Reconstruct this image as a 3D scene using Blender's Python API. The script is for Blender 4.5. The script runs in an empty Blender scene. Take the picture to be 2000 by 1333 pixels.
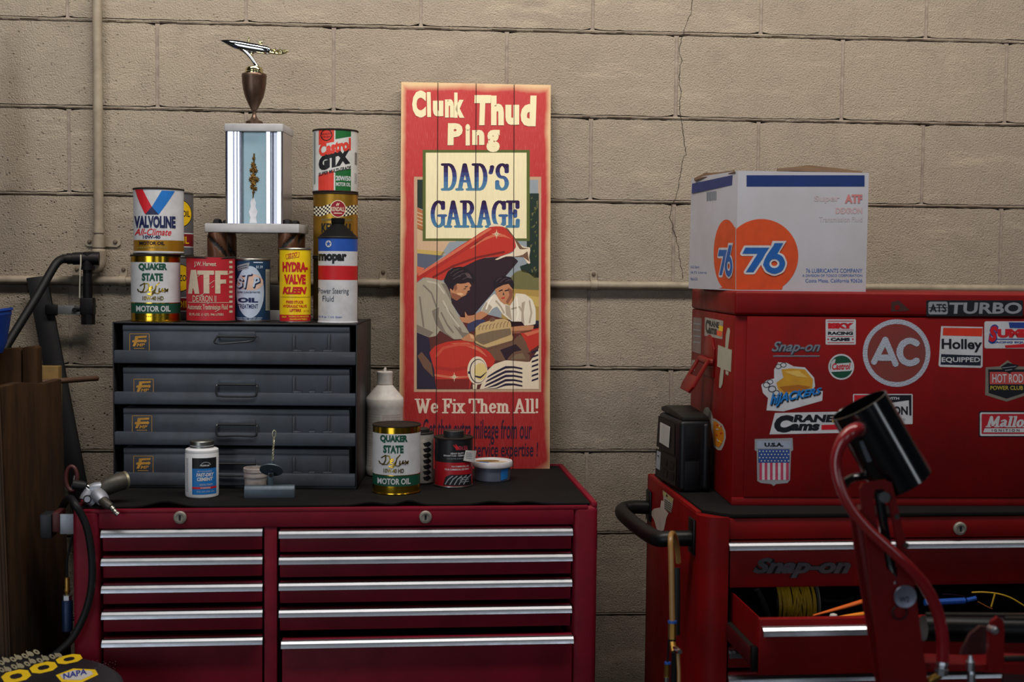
import bpy, bmesh, math, random
from mathutils import Vector, Matrix, geometry
random.seed(7)
SC = bpy.context.scene
COL = SC.collection
# ------------------------------------------------------------------ camera, world, lights, exposure
F_PX = 2500.0
CAM_D, CAM_H = 3.10, 1.396
cam_rot = Matrix.Rotation(math.radians(-4.16), 4, 'Z') @ Matrix.Rotation(math.pi/2-math.radians(3.114), 4, 'X') @ Matrix.Rotation(.01, 4, 'Z')
CAM_M = Matrix.Translation((0, -CAM_D, CAM_H)) @ cam_rot
cd = bpy.data.cameras.new('camera')
cd.sensor_width = 36; cd.lens = 45; cd.clip_start = .05; cd.clip_end = 60
cd.dof.use_dof = True; cd.dof.focus_distance = 2.86; cd.dof.aperture_fstop = 4.0
cam = bpy.data.objects.new('camera', cd); COL.objects.link(cam)
cam.matrix_world = CAM_M
SC.camera = cam
SC.view_settings.view_transform = 'Standard'; SC.view_settings.look = 'None'
SC.view_settings.gamma = 1.0; SC.view_settings.use_curve_mapping = False
SC.view_settings.exposure = 0.0
w = bpy.data.worlds.new('world'); SC.world = w; w.use_nodes = True
w.node_tree.nodes['Background'].inputs[0].default_value = (.75, .85, 1, 1)
w.node_tree.nodes['Background'].inputs[1].default_value = .012
def area(name, loc, aim, sx, sy, power, col):
    l = bpy.data.lights.new(name, 'AREA'); l.shape = 'RECTANGLE'; l.size = sx; l.size_y = sy; l.energy = power; l.color = col
    o = bpy.data.objects.new(name, l); COL.objects.link(o); o.location = loc
    o.rotation_euler = (Vector(aim)-Vector(loc)).to_track_quat('-Z', 'Y').to_euler()
    return o
area('garage_door_daylight', (-2.75, -6.0, 1.6), (-.3, 0, 1.5), 2.6, 3.0, 58, (.84, .92, 1))
area('unseen_daylight', (1.7, -7.5, 2.3), (.3, 0, 1.3), 1.5, 1.2, 19, (.88, .94, 1))
area('unseen_daylight', (5.2, -6.2, 2.2), (.9, -1.2, 1.1), .8, 1.3, 14, (.86, .93, 1))  # added light with no known window, for streaks on the black tube
area('ceiling_lamp_light', (.75, -1.1, 2.95), (.75, -.1, 1.5), 2.6, .3, 38, (1, .93, .83))
area('ceiling_lamp_light', (-.7, -1.25, 3.05), (-.7, -.1, 1.5), 1.6, .3, 22, (1, .95, .88))

# ------------------------------------------------------------------ helpers
CAM_P = CAM_M.translation
def raydir(px, py):
    return cam_rot.to_3x3() @ Vector(((px-1000)/F_PX, -(py-666.5)/F_PX, -1))
def depth(p):
    return -((CAM_M.inverted() @ Vector(p)).z)
def hit(px, py, o, n):
    d = raydir(px, py); o = Vector(o); n = Vector(n)
    return CAM_P + d*((o-CAM_P).dot(n)/d.dot(n))
def at(px, py, Y): return hit(px, py, (0, Y, 0), (0, 1, 0))
def atz(px, py, Z): return hit(px, py, (0, 0, Z), (0, 0, 1))
class Fr:
    """A thing's own frame: x right, y into the wall, z up."""
    def __init__(s, loc, rz=0, rx=0):
        s.M = Matrix.Translation(loc) @ Matrix.Rotation(rz, 4, 'Z') @ Matrix.Rotation(rx, 4, 'X'); s.I = s.M.inverted(); s.R = s.M.to_3x3()
        s.loc = Vector(loc); s.rz = rz; s.rx = rx
    def w(s, p): return s.M @ Vector(p)
    def y(s, px, py, y=0): return s.I @ hit(px, py, s.M @ Vector((0, y, 0)), s.R @ Vector((0, 1, 0)))
    def x(s, px, py, x=0): return s.I @ hit(px, py, s.M @ Vector((x, 0, 0)), s.R @ Vector((1, 0, 0)))
    def z(s, px, py, z=0): return s.I @ hit(px, py, s.M @ Vector((0, 0, z)), s.R @ Vector((0, 0, 1)))
def lin(h):
    if isinstance(h, str):
        h = h.lstrip('#'); c = [int(h[i:i+2], 16)/255 for i in (0, 2, 4)]
    else: c = [x/255 for x in h]
    return tuple(x/12.92 if x <= .04045 else ((x+.055)/1.055)**2.4 for x in c)+(1,)
MATS = {}
def M(name, col, rough=.5, metal=0, dirt=0, dcol='1c1611', dscale=14, bump=0, bscale=120, coat=0, stretch=None, spec=.5):
    if name in MATS: return MATS[name]
    m = bpy.data.materials.new(name); m.use_nodes = True; MATS[name] = m
    nt = m.node_tree; N = nt.nodes; L = nt.links; b = N['Principled BSDF']
    c = lin(col)
    b.inputs['Base Color'].default_value = c; b.inputs['Roughness'].default_value = rough; b.inputs['Metallic'].default_value = metal
    b.inputs['Coat Weight'].default_value = coat; b.inputs['Coat Roughness'].default_value = .12; b.inputs['Specular IOR Level'].default_value = spec
    if dirt or bump:
        tc = N.new('ShaderNodeTexCoord'); mp = N.new('ShaderNodeMapping'); L.new(tc.outputs['Object'], mp.inputs[0])
        if stretch: mp.inputs['Scale'].default_value = stretch
    if dirt:
        n = N.new('ShaderNodeTexNoise'); n.inputs['Scale'].default_value = dscale; n.inputs['Detail'].default_value = 7; n.inputs['Roughness'].default_value = .65
        r = N.new('ShaderNodeValToRGB'); r.color_ramp.elements[0].position = .38; r.color_ramp.elements[1].position = .72
        r.color_ramp.elements[0].color = (0, 0, 0, 1); r.color_ramp.elements[1].color = (dirt, dirt, dirt, 1)
        x = N.new('ShaderNodeMix'); x.data_type = 'RGBA'; x.inputs[6].default_value = c; x.inputs[7].default_value = lin(dcol)
        L.new(mp.outputs[0], n.inputs['Vector']); L.new(n.outputs['Fac'], r.inputs[0]); L.new(r.outputs[0], x.inputs[0]); L.new(x.outputs[2], b.inputs['Base Color'])
        a = N.new('ShaderNodeMath'); a.operation = 'MULTIPLY_ADD'; a.inputs[1].default_value = .3; a.inputs[2].default_value = rough
        L.new(r.outputs[0], a.inputs[0]); L.new(a.outputs[0], b.inputs['Roughness'])
    if bump:
        n2 = N.new('ShaderNodeTexNoise'); n2.inputs['Scale'].default_value = bscale; n2.inputs['Detail'].default_value = 5
        bu = N.new('ShaderNodeBump'); bu.inputs['Strength'].default_value = bump; bu.inputs['Distance'].default_value = .002
        L.new(mp.outputs[0], n2.inputs['Vector']); L.new(n2.outputs['Fac'], bu.inputs['Height']); L.new(bu.outputs[0], b.inputs['Normal'])
    return m
class MB:
    """Collects shapes for ONE mesh."""
    def __init__(s): s.v = []; s.f = []; s.m = []; s.mats = []
    def mi(s, m):
        if m not in s.mats: s.mats.append(m)
        return s.mats.index(m)
    def add(s, vs, fs, m):
        k = len(s.v); i = s.mi(m); s.v += [tuple(v) for v in vs]
        for f in fs: s.f.append(tuple(k+j for j in f)); s.m.append(i)
        return s
    def box(s, a, b, m, bev=0, seg=2, R=None):
        bm = bmesh.new(); bmesh.ops.create_cube(bm, size=1)
        a = Vector(a); b = Vector(b)
        for v in bm.verts: v.co = Vector((a[i]+(b[i]-a[i])*(v.co[i]+.5) for i in range(3)))
        if bev: bmesh.ops.bevel(bm, geom=bm.edges[:], offset=bev, segments=seg, profile=.5, affect='EDGES')
        return s.bm(bm, m, R)
    def bm(s, bm, m, R=None):
        bm.verts.ensure_lookup_table(); bmesh.ops.recalc_face_normals(bm, faces=bm.faces[:])
        s.add([(R @ v.co) if R else v.co for v in bm.verts], [[v.index for v in f.verts] for f in bm.faces], m); bm.free(); return s
    def lathe(s, prof, m, seg=48, R=None, c=(0, 0, 0)):
        """prof: (r, z) or (r, z, material of the band that follows)"""
        k = len(s.v); mat = m; R = R or Matrix(); c = Vector(c); n = len(prof); bands = []
        for p in prof:
            for j in range(seg):
                t = 2*math.pi*j/seg; s.v.append(tuple(R @ (Vector((p[0]*math.cos(t), p[0]*math.sin(t), p[1]))+c)))
            if len(p) > 2: mat = p[2]
            bands.append(s.mi(mat))
        for i in range(n-1):
            for j in range(seg):
                j2 = (j+1) % seg
                s.f.append((k+i*seg+j, k+i*seg+j2, k+(i+1)*seg+j2, k+(i+1)*seg+j)); s.m.append(bands[i])
        if prof[0][0] > 1e-6: s.f.append(tuple(k+j for j in reversed(range(seg)))); s.m.append(bands[0])
        if prof[-1][0] > 1e-6: s.f.append(tuple(k+(n-1)*seg+j for j in range(seg))); s.m.append(bands[n-2])
        return s
    def tube(s, path, r, m, seg=10, smooth=0, flat=1.0):
        P = [Vector(p) for p in path]; rr = list(r) if isinstance(r, (list, tuple)) else [r]*len(P)
        for _ in range(smooth):
            Q = [P[0]]; q = [rr[0]]
            for i in range(len(P)-1):
                Q += [P[i]*.75+P[i+1]*.25, P[i]*.25+P[i+1]*.75]; q += [rr[i]*.75+rr[i+1]*.25, rr[i]*.25+rr[i+1]*.75]
            P = Q+[P[-1]]; rr = q+[rr[-1]]
        k = len(s.v); i_m = s.mi(m); t = (P[1]-P[0]).normalized()
        n = t.orthogonal().normalized()
        if abs(t.z) < .9: n = (Vector((0, 0, 1))-t*t.z).normalized()
        for i, p in enumerate(P):
            t2 = ((P[min(i+1, len(P)-1)]-P[i]).normalized()+(P[i]-P[max(i-1, 0)]).normalized())
            t2 = t2.normalized() if t2.length > 1e-9 else t
            n = (n-t2*n.dot(t2)).normalized(); b = t2.cross(n)
            for j in range(seg):
                a = 2*math.pi*j/seg; s.v.append(tuple(p+(n*math.cos(a)*flat+b*math.sin(a))*rr[i]))
        for i in range(len(P)-1):
            for j in range(seg):
                j2 = (j+1) % seg; s.f.append((k+i*seg+j, k+i*seg+j2, k+(i+1)*seg+j2, k+(i+1)*seg+j)); s.m.append(i_m)
        s.f.append(tuple(k+j for j in reversed(range(seg)))); s.m.append(i_m)
        s.f.append(tuple(k+(len(P)-1)*seg+j for j in range(seg))); s.m.append(i_m)
        return s
    def prism(s, poly, o, U, V, N, d, m, bev=0):
        """poly in (u, v), pushed d along N from o"""
        o, U, V, N = Vector(o), Vector(U), Vector(V), Vector(N)
        bm = bmesh.new(); a = [bm.verts.new(o+U*p[0]+V*p[1]) for p in poly]; f = bm.faces.new(a)
        g = bmesh.ops.extrude_face_region(bm, geom=[f])
        bmesh.ops.translate(bm, verts=[e for e in g['geom'] if isinstance(e, bmesh.types.BMVert)], vec=N*d)
        if bev: bmesh.ops.bevel(bm, geom=bm.edges[:], offset=bev, segments=2, profile=.5, affect='EDGES')
        return s.bm(bm, m)
    def build(s, name, parent=None, fr=None, sharp=34):
        me = bpy.data.meshes.new(name); me.from_pydata(s.v, [], s.f)
        for m in s.mats: me.materials.append(m)
        me.polygons.foreach_set('material_index', s.m); me.polygons.foreach_set('use_smooth', [True]*len(s.f))
        me.update(); me.set_sharp_from_angle(angle=math.radians(sharp))
        o = bpy.data.objects.new(name, me); COL.objects.link(o)
        if parent: o.parent = parent
        if fr: o.location = fr.loc; o.rotation_euler = (fr.rx, 0, fr.rz)
        return o
def tag(o, label, cat, group=None, kind=None):
    o['label'] = label; o['category'] = cat
    if group: o['group'] = group
    if kind: o['kind'] = kind
    return o
def thing(name, label, cat, fr, group=None):
    o = bpy.data.objects.new(name, None); COL.objects.link(o); o.empty_display_size = .05
    o.location = fr.loc; o.rotation_euler = (fr.rx, 0, fr.rz)
    return tag(o, label, cat, group)
def struct(o): o['kind'] = 'structure'; return o
# ---- lettering and printed shapes
TXT = {}
def text_tris(body, bold=0, shear=0):
    key = (body, bold, shear)
    if key not in TXT:
        c = bpy.data.curves.new('lettering', 'FONT'); c.body = body; c.size = 1; c.offset = bold; c.shear = shear; c.resolution_u = 3
        o = bpy.data.objects.new('lettering', c); COL.objects.link(o)
        me = o.to_mesh(); me.calc_loop_triangles()
        V = [(v.co.x, v.co.y) for v in me.vertices]; T = [tuple(V[i] for i in t.vertices) for t in me.loop_triangles]
        o.to_mesh_clear(); bpy.data.objects.remove(o); bpy.data.curves.remove(c)
        xs = [p[0] for t in T for p in t] or [0, 1]; ys = [p[1] for t in T for p in t] or [0, 1]
        x0, x1, y0, y1 = min(xs), max(xs), min(ys), max(ys)
        TXT[key] = [tuple(((p[0]-x0)/(x1-x0), (p[1]-y0)/(y1-y0)) for p in t) for t in T]
    return TXT[key]
def hull(pts):
    pts = sorted(set(pts))
    def half(ps):
        h = []
        for p in ps:
            while len(h) > 1 and (h[-1][0]-h[-2][0])*(p[1]-h[-2][1])-(h[-1][1]-h[-2][1])*(p[0]-h[-2][0]) <= 0: h.pop()
            h.append(p)
        return h
    a = half(pts); b = half(pts[::-1]); return a[:-1]+b[:-1]
def clip(poly, ax, c, keep_less):
    out = []
    for i in range(len(poly)):
        p, q = poly[i], poly[(i+1) % len(poly)]
        ip = (p[ax] <= c) == keep_less or p[ax] == c; iq = (q[ax] <= c) == keep_less or q[ax] == c
        if ip: out.append(p)
        if ip != iq:
            t = (c-p[ax])/(q[ax]-p[ax]); out.append((p[0]+(q[0]-p[0])*t, p[1]+(q[1]-p[1])*t))
    return out
class Dec:
    """Printed shapes on a surface; positions are looked up on the photograph and carried onto the surface."""
    EPS = .00022
    def flat(s, mb, fr, o, U, V, N):
        s.mb, s.step = mb, None; o, U, V, N = Vector(o), Vector(U), Vector(V), Vector(N)
        wo, wn = fr.w(o), fr.R @ N
        def P(px, py):
            q = fr.I @ hit(px, py, wo, wn)-o; return (q.dot(U), q.dot(V))
        s.P = P; s.fr = lambda u, v, h: o+U*u+V*v+N*h
        return s
    def cyl(s, mb, cx, rpx, R, top, bot, h, z0=0, a0=0):
        s.mb, s.step = mb, R*.16
        def P(px, py):
            return (R*math.asin(max(-.985, min(.985, (px-cx)/rpx))), z0+(bot-py)/(bot-top)*h)
        s.P = P; s.fr = lambda u, v, w: Vector(((R+w)*math.sin(u/R+a0), -(R+w)*math.cos(u/R+a0), v))
        return s
    def emit(s, poly, m, layer):
        """convex polygon in (u, v)"""
        parts = [poly]
        if s.step:
            us = [p[0] for p in poly]; k0 = math.floor(min(us)/s.step); k1 = math.floor(max(us)/s.step); parts = []
            for k in range(k0, k1+1):
                q = clip(clip(poly, 0, k*s.step, False), 0, (k+1)*s.step, True)
                if len(q) > 2: parts.append(q)
        for q in parts:
            a = sum(q[i][0]*q[(i+1) % len(q)][1]-q[(i+1) % len(q)][0]*q[i][1] for i in range(len(q)))
            if abs(a) < 1e-11: continue
            if a < 0: q = q[::-1]
            s.mb.add([s.fr(u, v, s.EPS*layer) for u, v in q], [tuple(range(len(q)))], m)
    def poly(s, pts, m, layer=1, holes=()):
        loops = [[Vector((*s.P(*p), 0)) for p in l] for l in [pts, *holes]]
        flat = [v for l in loops for v in l]
        for t in geometry.tessellate_polygon(loops): s.emit([(flat[i].x, flat[i].y) for i in t], m, layer)
    def rect(s, x0, y0, x1, y1, m, layer=1, r=0):
        if not r: return s.poly([(x0, y0), (x1, y0), (x1, y1), (x0, y1)], m, layer)
        p = []
        for cx, cy, a in ((x1-r, y0+r, -90), (x1-r, y1-r, 0), (x0+r, y1-r, 90), (x0+r, y0+r, 180)):
            for k in range(5): t = math.radians(a+k*22.5); p.append((cx+r*math.cos(t), cy+r*math.sin(t)))
        s.poly(p, m, layer)
    def oval(s, cx, cy, rx, ry, m, layer=1, inner=0, rot=0, n=40):
        c, d = math.cos(rot), math.sin(rot)
        def ring(k): return [(cx+rx*k*math.cos(2*math.pi*i/n)*c-ry*k*math.sin(2*math.pi*i/n)*d, cy+rx*k*math.cos(2*math.pi*i/n)*d+ry*k*math.sin(2*math.pi*i/n)*c) for i in range(n)]
        if not inner: return s.poly(ring(1), m, layer)
        A, B = ring(1), ring(inner)
        for i in range(n): s.poly([A[i], A[(i+1) % n], B[(i+1) % n], B[i]], m, layer)
    def text(s, body, x0, y0, x1, y1, m, layer=2, bold=0, shear=0, tris=None, skew=0, dy=0):
        """fits the words in the box; dy raises the right end by that many px; skew slants"""
        for t in (tris or text_tris(body, bold, shear)):
            q = []
            for a, b in t: q.append(s.P(x0+(x1-x0)*a+skew*b, y1+(y0-y1)*b-dy*a))
            s.emit(q, m, layer)
    cnt = 0
    def strokes(s, lines, m, layer=2, wx=1.5, wy=1.5, closed=False):
        el = [(wx*math.cos(i*math.pi/4), wy*math.sin(i*math.pi/4)) for i in range(8)]
        for l in lines:
            for a, b in zip(l, l[1:]):
                s.cnt += 1
                s.poly(hull([(a[0]+e[0], a[1]+e[1]) for e in el]+[(b[0]+e[0], b[1]+e[1]) for e in el]), m, layer+.9*(s.cnt % 60)/60)
def arc(cx, cy, rx, ry, a0, a1, n=10):
    return [(cx+rx*math.cos(math.radians(a0+(a1-a0)*i/n)), cy+ry*math.sin(math.radians(a0+(a1-a0)*i/n))) for i in range(n+1)]
# a broad-nib roman alphabet: strokes in a box of height 1 (y up), and an advance
def _ser(x, y, w=.17): return [(x-w, y), (x+w, y)]
ROM = {
 'D': (.86, [[(.2, 0), (.2, 1)], _ser(.2, 0), _ser(.2, 1), [(.2, 1), (.36, 1)]+arc(.36, .5, .34, .5, 90, -90)+[(.2, 0)]]),
 'A': (.9, [[(.14, 0), (.42, 1)], [(.42, 1), (.74, 0)], [(.22, .33), (.64, .33)], _ser(.12, 0, .13), _ser(.74, 0, .15)]),
 'S': (.7, [arc(.34, .74, .26, .26, 20, 270, 12)+arc(.34, .25, .27, .25, 90, -160, 12), [(.6, .7), (.6, .98)], [(.06, .04), (.06, .32)]]),
 'G': (.88, [arc(.44, .5, .35, .5, 48, 318, 16), [(.7, .72), (.7, .98)], [(.7, .08), (.7, .42)], _ser(.66, .44, .17)]),
 'R': (.92, [[(.2, 0), (.2, 1)], _ser(.2, 0), _ser(.2, 1), [(.2, 1), (.4, 1)]+arc(.4, .75, .24, .25, 90, -90)+[(.2, .5)], [(.42, .5), (.74, 0)], _ser(.76, 0, .1)]),
 'E': (.78, [[(.2, 0), (.2, 1)], [(.04, 0), (.62, 0)], [(.04, 1), (.62, 1)], [(.2, .52), (.48, .52)], [(.62, 0), (.64, .26)], [(.62, 1), (.62, .76)], [(.48, .4), (.48, .64)]]),
 "'": (.46, [[(.22, .92), (.22, .86), (.14, .66)]]),
 'W': (1.2, [[(.12, 1), (.34, 0)], [(.34, 0), (.58, .8)], [(.52, 1), (.78, 0)], [(.78, 0), (1.02, 1)], _ser(.14, 1, .14), _ser(1.02, 1, .12)]),
 'e': (.62, [[(.1, .34), (.48, .36)]+arc(.3, .34, .2, .33, 10, 320, 12)]),
 'F': (.76, [[(.2, 0), (.2, 1)], _ser(.2, 0), [(.04, 1), (.64, 1)], [(.2, .52), (.48, .52)], [(.64, 1), (.64, .74)], [(.48, .4), (.48, .64)]]),
 'i': (.36, [[(.18, 0), (.18, .66)], _ser(.18, 0, .14), [(.06, .66), (.18, .66)], [(.18, .92), (.18, .96)]]),
 'x': (.64, [[(.1, .66), (.5, 0)], [(.5, .66), (.1, 0)], _ser(.12, .66, .1), _ser(.5, .66, .1), _ser(.1, 0, .1), _ser(.52, 0, .1)]),
 'T': (.86, [[(.42, 0), (.42, 1)], _ser(.42, 0, .17), [(.06, 1), (.78, 1)], [(.06, 1), (.06, .74)], [(.78, 1), (.78, .74)]]),
 'h': (.74, [[(.18, 0), (.18, 1)], _ser(.18, 0, .14), [(.06, 1), (.18, 1)], [(.18, .5), (.34, .66), (.48, .6), (.52, .45), (.52, 0)], _ser(.54, 0, .13)]),
 'm': (1.06, [[(.18, 0), (.18, .66)], _ser(.18, 0, .13), [(.06, .66), (.18, .66)], [(.18, .5), (.32, .66), (.46, .6), (.5, .45), (.5, 0)], _ser(.5, 0, .12), [(.5, .5), (.64, .66), (.78, .6), (.82, .45), (.82, 0)], _ser(.84, 0, .13)]),
 'l': (.38, [[(.18, 0), (.18, 1)], _ser(.18, 0, .14), [(.06, 1), (.18, 1)]]),
 '!': (.34, [[(.16, .36), (.16, 1)], [(.16, .02), (.16, .06)]]),
 'a': (.64, [[(.1, .56), (.28, .66), (.42, .56), (.42, .1), (.54, .02)], [(.42, .38), (.2, .34), (.1, .16), (.2, .02), (.42, .12)]]),
 'o': (.62, [arc(.3, .33, .2, .33, 0, 360, 14)]),
 'r': (.52, [[(.18, 0), (.18, .66)], _ser(.18, 0, .14), [(.06, .66), (.18, .66)], [(.18, .48), (.32, .66), (.44, .6)]]),
 'M': (1.1, [[(.16, 0), (.22, 1)], [(.22, 1), (.52, .1)], [(.52, .1), (.82, 1)], [(.82, 1), (.88, 0)], _ser(.16, 0, .13), _ser(.9, 0, .14)]),
 'y': (.62, [[(.12, .66), (.32, .02)], [(.52, .66), (.26, -.26), (.08, -.3)]]),
 ' ': (.34, []),
}
def roman(D, body, x0, y0, x1, y1, m, layer, nx=.095, ny=.04, bands=None, slant=0, dy=0):
    """a line of roman capitals from cap line y0 to base line y1; bands: (0..1 from the foot, material) for ink that changes over the height"""
    tot = sum(ROM[c][0] for c in body); k = (x1-x0)/tot; h = y1-y0; x = x0
    el = [(nx*math.cos(i*math.pi/5), ny*math.sin(i*math.pi/5)) for i in range(10)]
    for c in body:
        for l in ROM[c][1]:
            for a, b in zip(l, l[1:]):
                fit = lambda p: (p[0], ny+p[1]*(1-2*ny) if p[1] >= 0 else p[1])
                a2, b2 = fit(a), fit(b)
                q = hull([(a2[0]+e[0], a2[1]+e[1]) for e in el]+[(b2[0]+e[0], b2[1]+e[1]) for e in el])
                bits = [(q, m)]
                if bands:
                    bits = []; lo = -9
                    for t, bm_ in bands:
                        z = clip(clip(q, 1, lo, False), 1, t, True); lo = t
                        if len(z) > 2: bits.append((z, bm_))
                D.cnt += 1
                for z, mm in bits: D.poly([(x+k*p[0]+slant*p[1]*h, y1-p[1]*h-dy*((x+k*p[0]-x0)/(x1-x0))) for p in z], mm, layer+.9*(D.cnt % 60)/60)
        x += ROM[c][0]*k
# ------------------------------------------------------------------ inks and shared materials
INK = lambda n, c, r=.45: M('ink_'+n, c, r, dirt=.22, dscale=30, spec=.35)
WHITE = INK('white', 'c8c8cc'); CREAM = INK('cream', 'e6dcc0'); BLACK = INK('black', '14151a'); NAVY = INK('navy', '1b2450'); RED = INK('red', 'c01c22')
GREEN = INK('green', '0f4a38'); YELLOW = INK('yellow', 'f0c510'); BLUE = INK('blue', '1f4fa8'); ORANGE = INK('orange', 'f0602a'); GREY = INK('grey', '8d939a')
GOLD = M('gold_foil', 'e6b832', .17, 1, dirt=.25, dscale=20); STEEL = M('tinplate', '9b9a94', .32, 1, dirt=.5, dscale=25); DARKSTEEL = M('dull_tinplate', '2e2a26', .55, .6, dirt=.5, dscale=20)
CHROME = M('chrome', 'e8e8e6', .07, 1); SATIN = M('brushed_aluminium', 'c9ccd4', .3, 1, dirt=.25, dscale=40, dcol='3a3a40')
RUBBER = M('black_rubber', '0c0c10', .55, spec=.3, bump=.15, bscale=90); BLACKPLASTIC = M('black_plastic', '08090c', .4, spec=.3)
#@@STRUCTURE
# ------------------------------------------------------------------ setting: block wall and floor
def wall_material():
    m = bpy.data.materials.new('painted_block'); m.use_nodes = True; nt = m.node_tree; N = nt.nodes; L = nt.links; b = N['Principled BSDF']
    b.inputs['Roughness'].default_value = .62; b.inputs['Specular IOR Level'].default_value = .3
    tc = N.new('ShaderNodeTexCoord')
    def noise(sc, det=6, rough=.6, vec=None):
        n = N.new('ShaderNodeTexNoise'); n.inputs['Scale'].default_value = sc; n.inputs['Detail'].default_value = det; n.inputs['Roughness'].default_value = rough
        L.new(vec or tc.outputs['Object'], n.inputs['Vector']); return n.outputs['Fac']
    def ramp(x, a, b_, lo=0, hi=1):
        r = N.new('ShaderNodeMapRange'); r.inputs[1].default_value = a; r.inputs[2].default_value = b_; r.inputs[3].default_value = lo; r.inputs[4].default_value = hi; L.new(x, r.inputs[0]); return r.outputs[0]
    def mixc(f, c1, c2):
        x = N.new('ShaderNodeMix'); x.data_type = 'RGBA'
        L.new(f, x.inputs[0])
        for i, c in ((6, c1), (7, c2)):
            if isinstance(c, str): x.inputs[i].default_value = lin(c)
            else: L.new(c, x.inputs[i])
        return x.outputs[2]
    base = mixc(ramp(noise(2.2, 4), .35, .65), 'a59787', 'b0a290')
    base = mixc(ramp(noise(9, 8, .7), .52, .75, 0, .45), base, '877a70')
    # grime and pits, more of them lower on the wall where it gets knocked and greased
    sx = N.new('ShaderNodeSeparateXYZ'); L.new(tc.outputs['Object'], sx.inputs[0])
    low = ramp(sx.outputs[2], 1.75, 1.0); lft = ramp(sx.outputs[0], .2, -.9, .25, 1)
    vo = N.new('ShaderNodeTexVoronoi'); vo.inputs['Scale'].default_value = 95; L.new(tc.outputs['Object'], vo.inputs['Vector'])
    pit = ramp(vo.outputs['Distance'], .26, .12); keep = ramp(noise(30, 3), .50, .57)
    pk = N.new('ShaderNodeMath'); pk.operation = 'MULTIPLY'; L.new(pit, pk.inputs[0]); L.new(keep, pk.inputs[1])
    pl = N.new('ShaderNodeMath'); pl.operation = 'MULTIPLY'; L.new(pk.outputs[0], pl.inputs[0]); L.new(ramp(low, 0, 1, .4, 1), pl.inputs[1])
    pl2 = N.new('ShaderNodeMath'); pl2.operation = 'MULTIPLY'; L.new(pl.outputs[0], pl2.inputs[0]); L.new(lft, pl2.inputs[1])
    gr = N.new('ShaderNodeMath'); gr.operation = 'MULTIPLY'; L.new(low, gr.inputs[0]); L.new(ramp(noise(5, 8, .7), .42, .7, .1, .55), gr.inputs[1])
    base = mixc(gr.outputs[0], base, '6e6560')
    base = mixc(pl2.outputs[0], base, '2a2522')
    # scuffs where the paint is rubbed paler
    mp = N.new('ShaderNodeMapping'); mp.inputs['Rotation'].default_value = (0, .7, 0); mp.inputs['Scale'].default_value = (2.2, 1, 9); L.new(tc.outputs['Object'], mp.inputs[0])
    sc = ramp(noise(1.6, 8, .7, mp.outputs[0]), .54, .70, 0, .6)
    base = mixc(sc, base, 'cdbda6')
    L.new(base, b.inputs['Base Color'])
    h = N.new('ShaderNodeMath'); h.operation = 'MULTIPLY_ADD'; h.inputs[1].default_value = .55; L.new(noise(75, 8, .72), h.inputs[0]); L.new(noise(260, 4), h.inputs[2])
    h2 = N.new('ShaderNodeMath'); h2.operation = 'SUBTRACT'; L.new(h.outputs[0], h2.inputs[0]); L.new(pl2.outputs[0], h2.inputs[1])
    bu = N.new('ShaderNodeBump'); bu.inputs['Strength'].default_value = 1.0; bu.inputs['Distance'].default_value = .0055; L.new(h2.outputs[0], bu.inputs['Height']); L.new(bu.outputs[0], b.inputs['Normal'])
    return m
PAINT = wall_material()
JOINT = M('mortar', '9c8e82', .8, dirt=.55, dcol='4c423a', dscale=45, bump=.6, bscale=160)
GAP = M('open_joint', '2a221d', .95)
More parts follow.
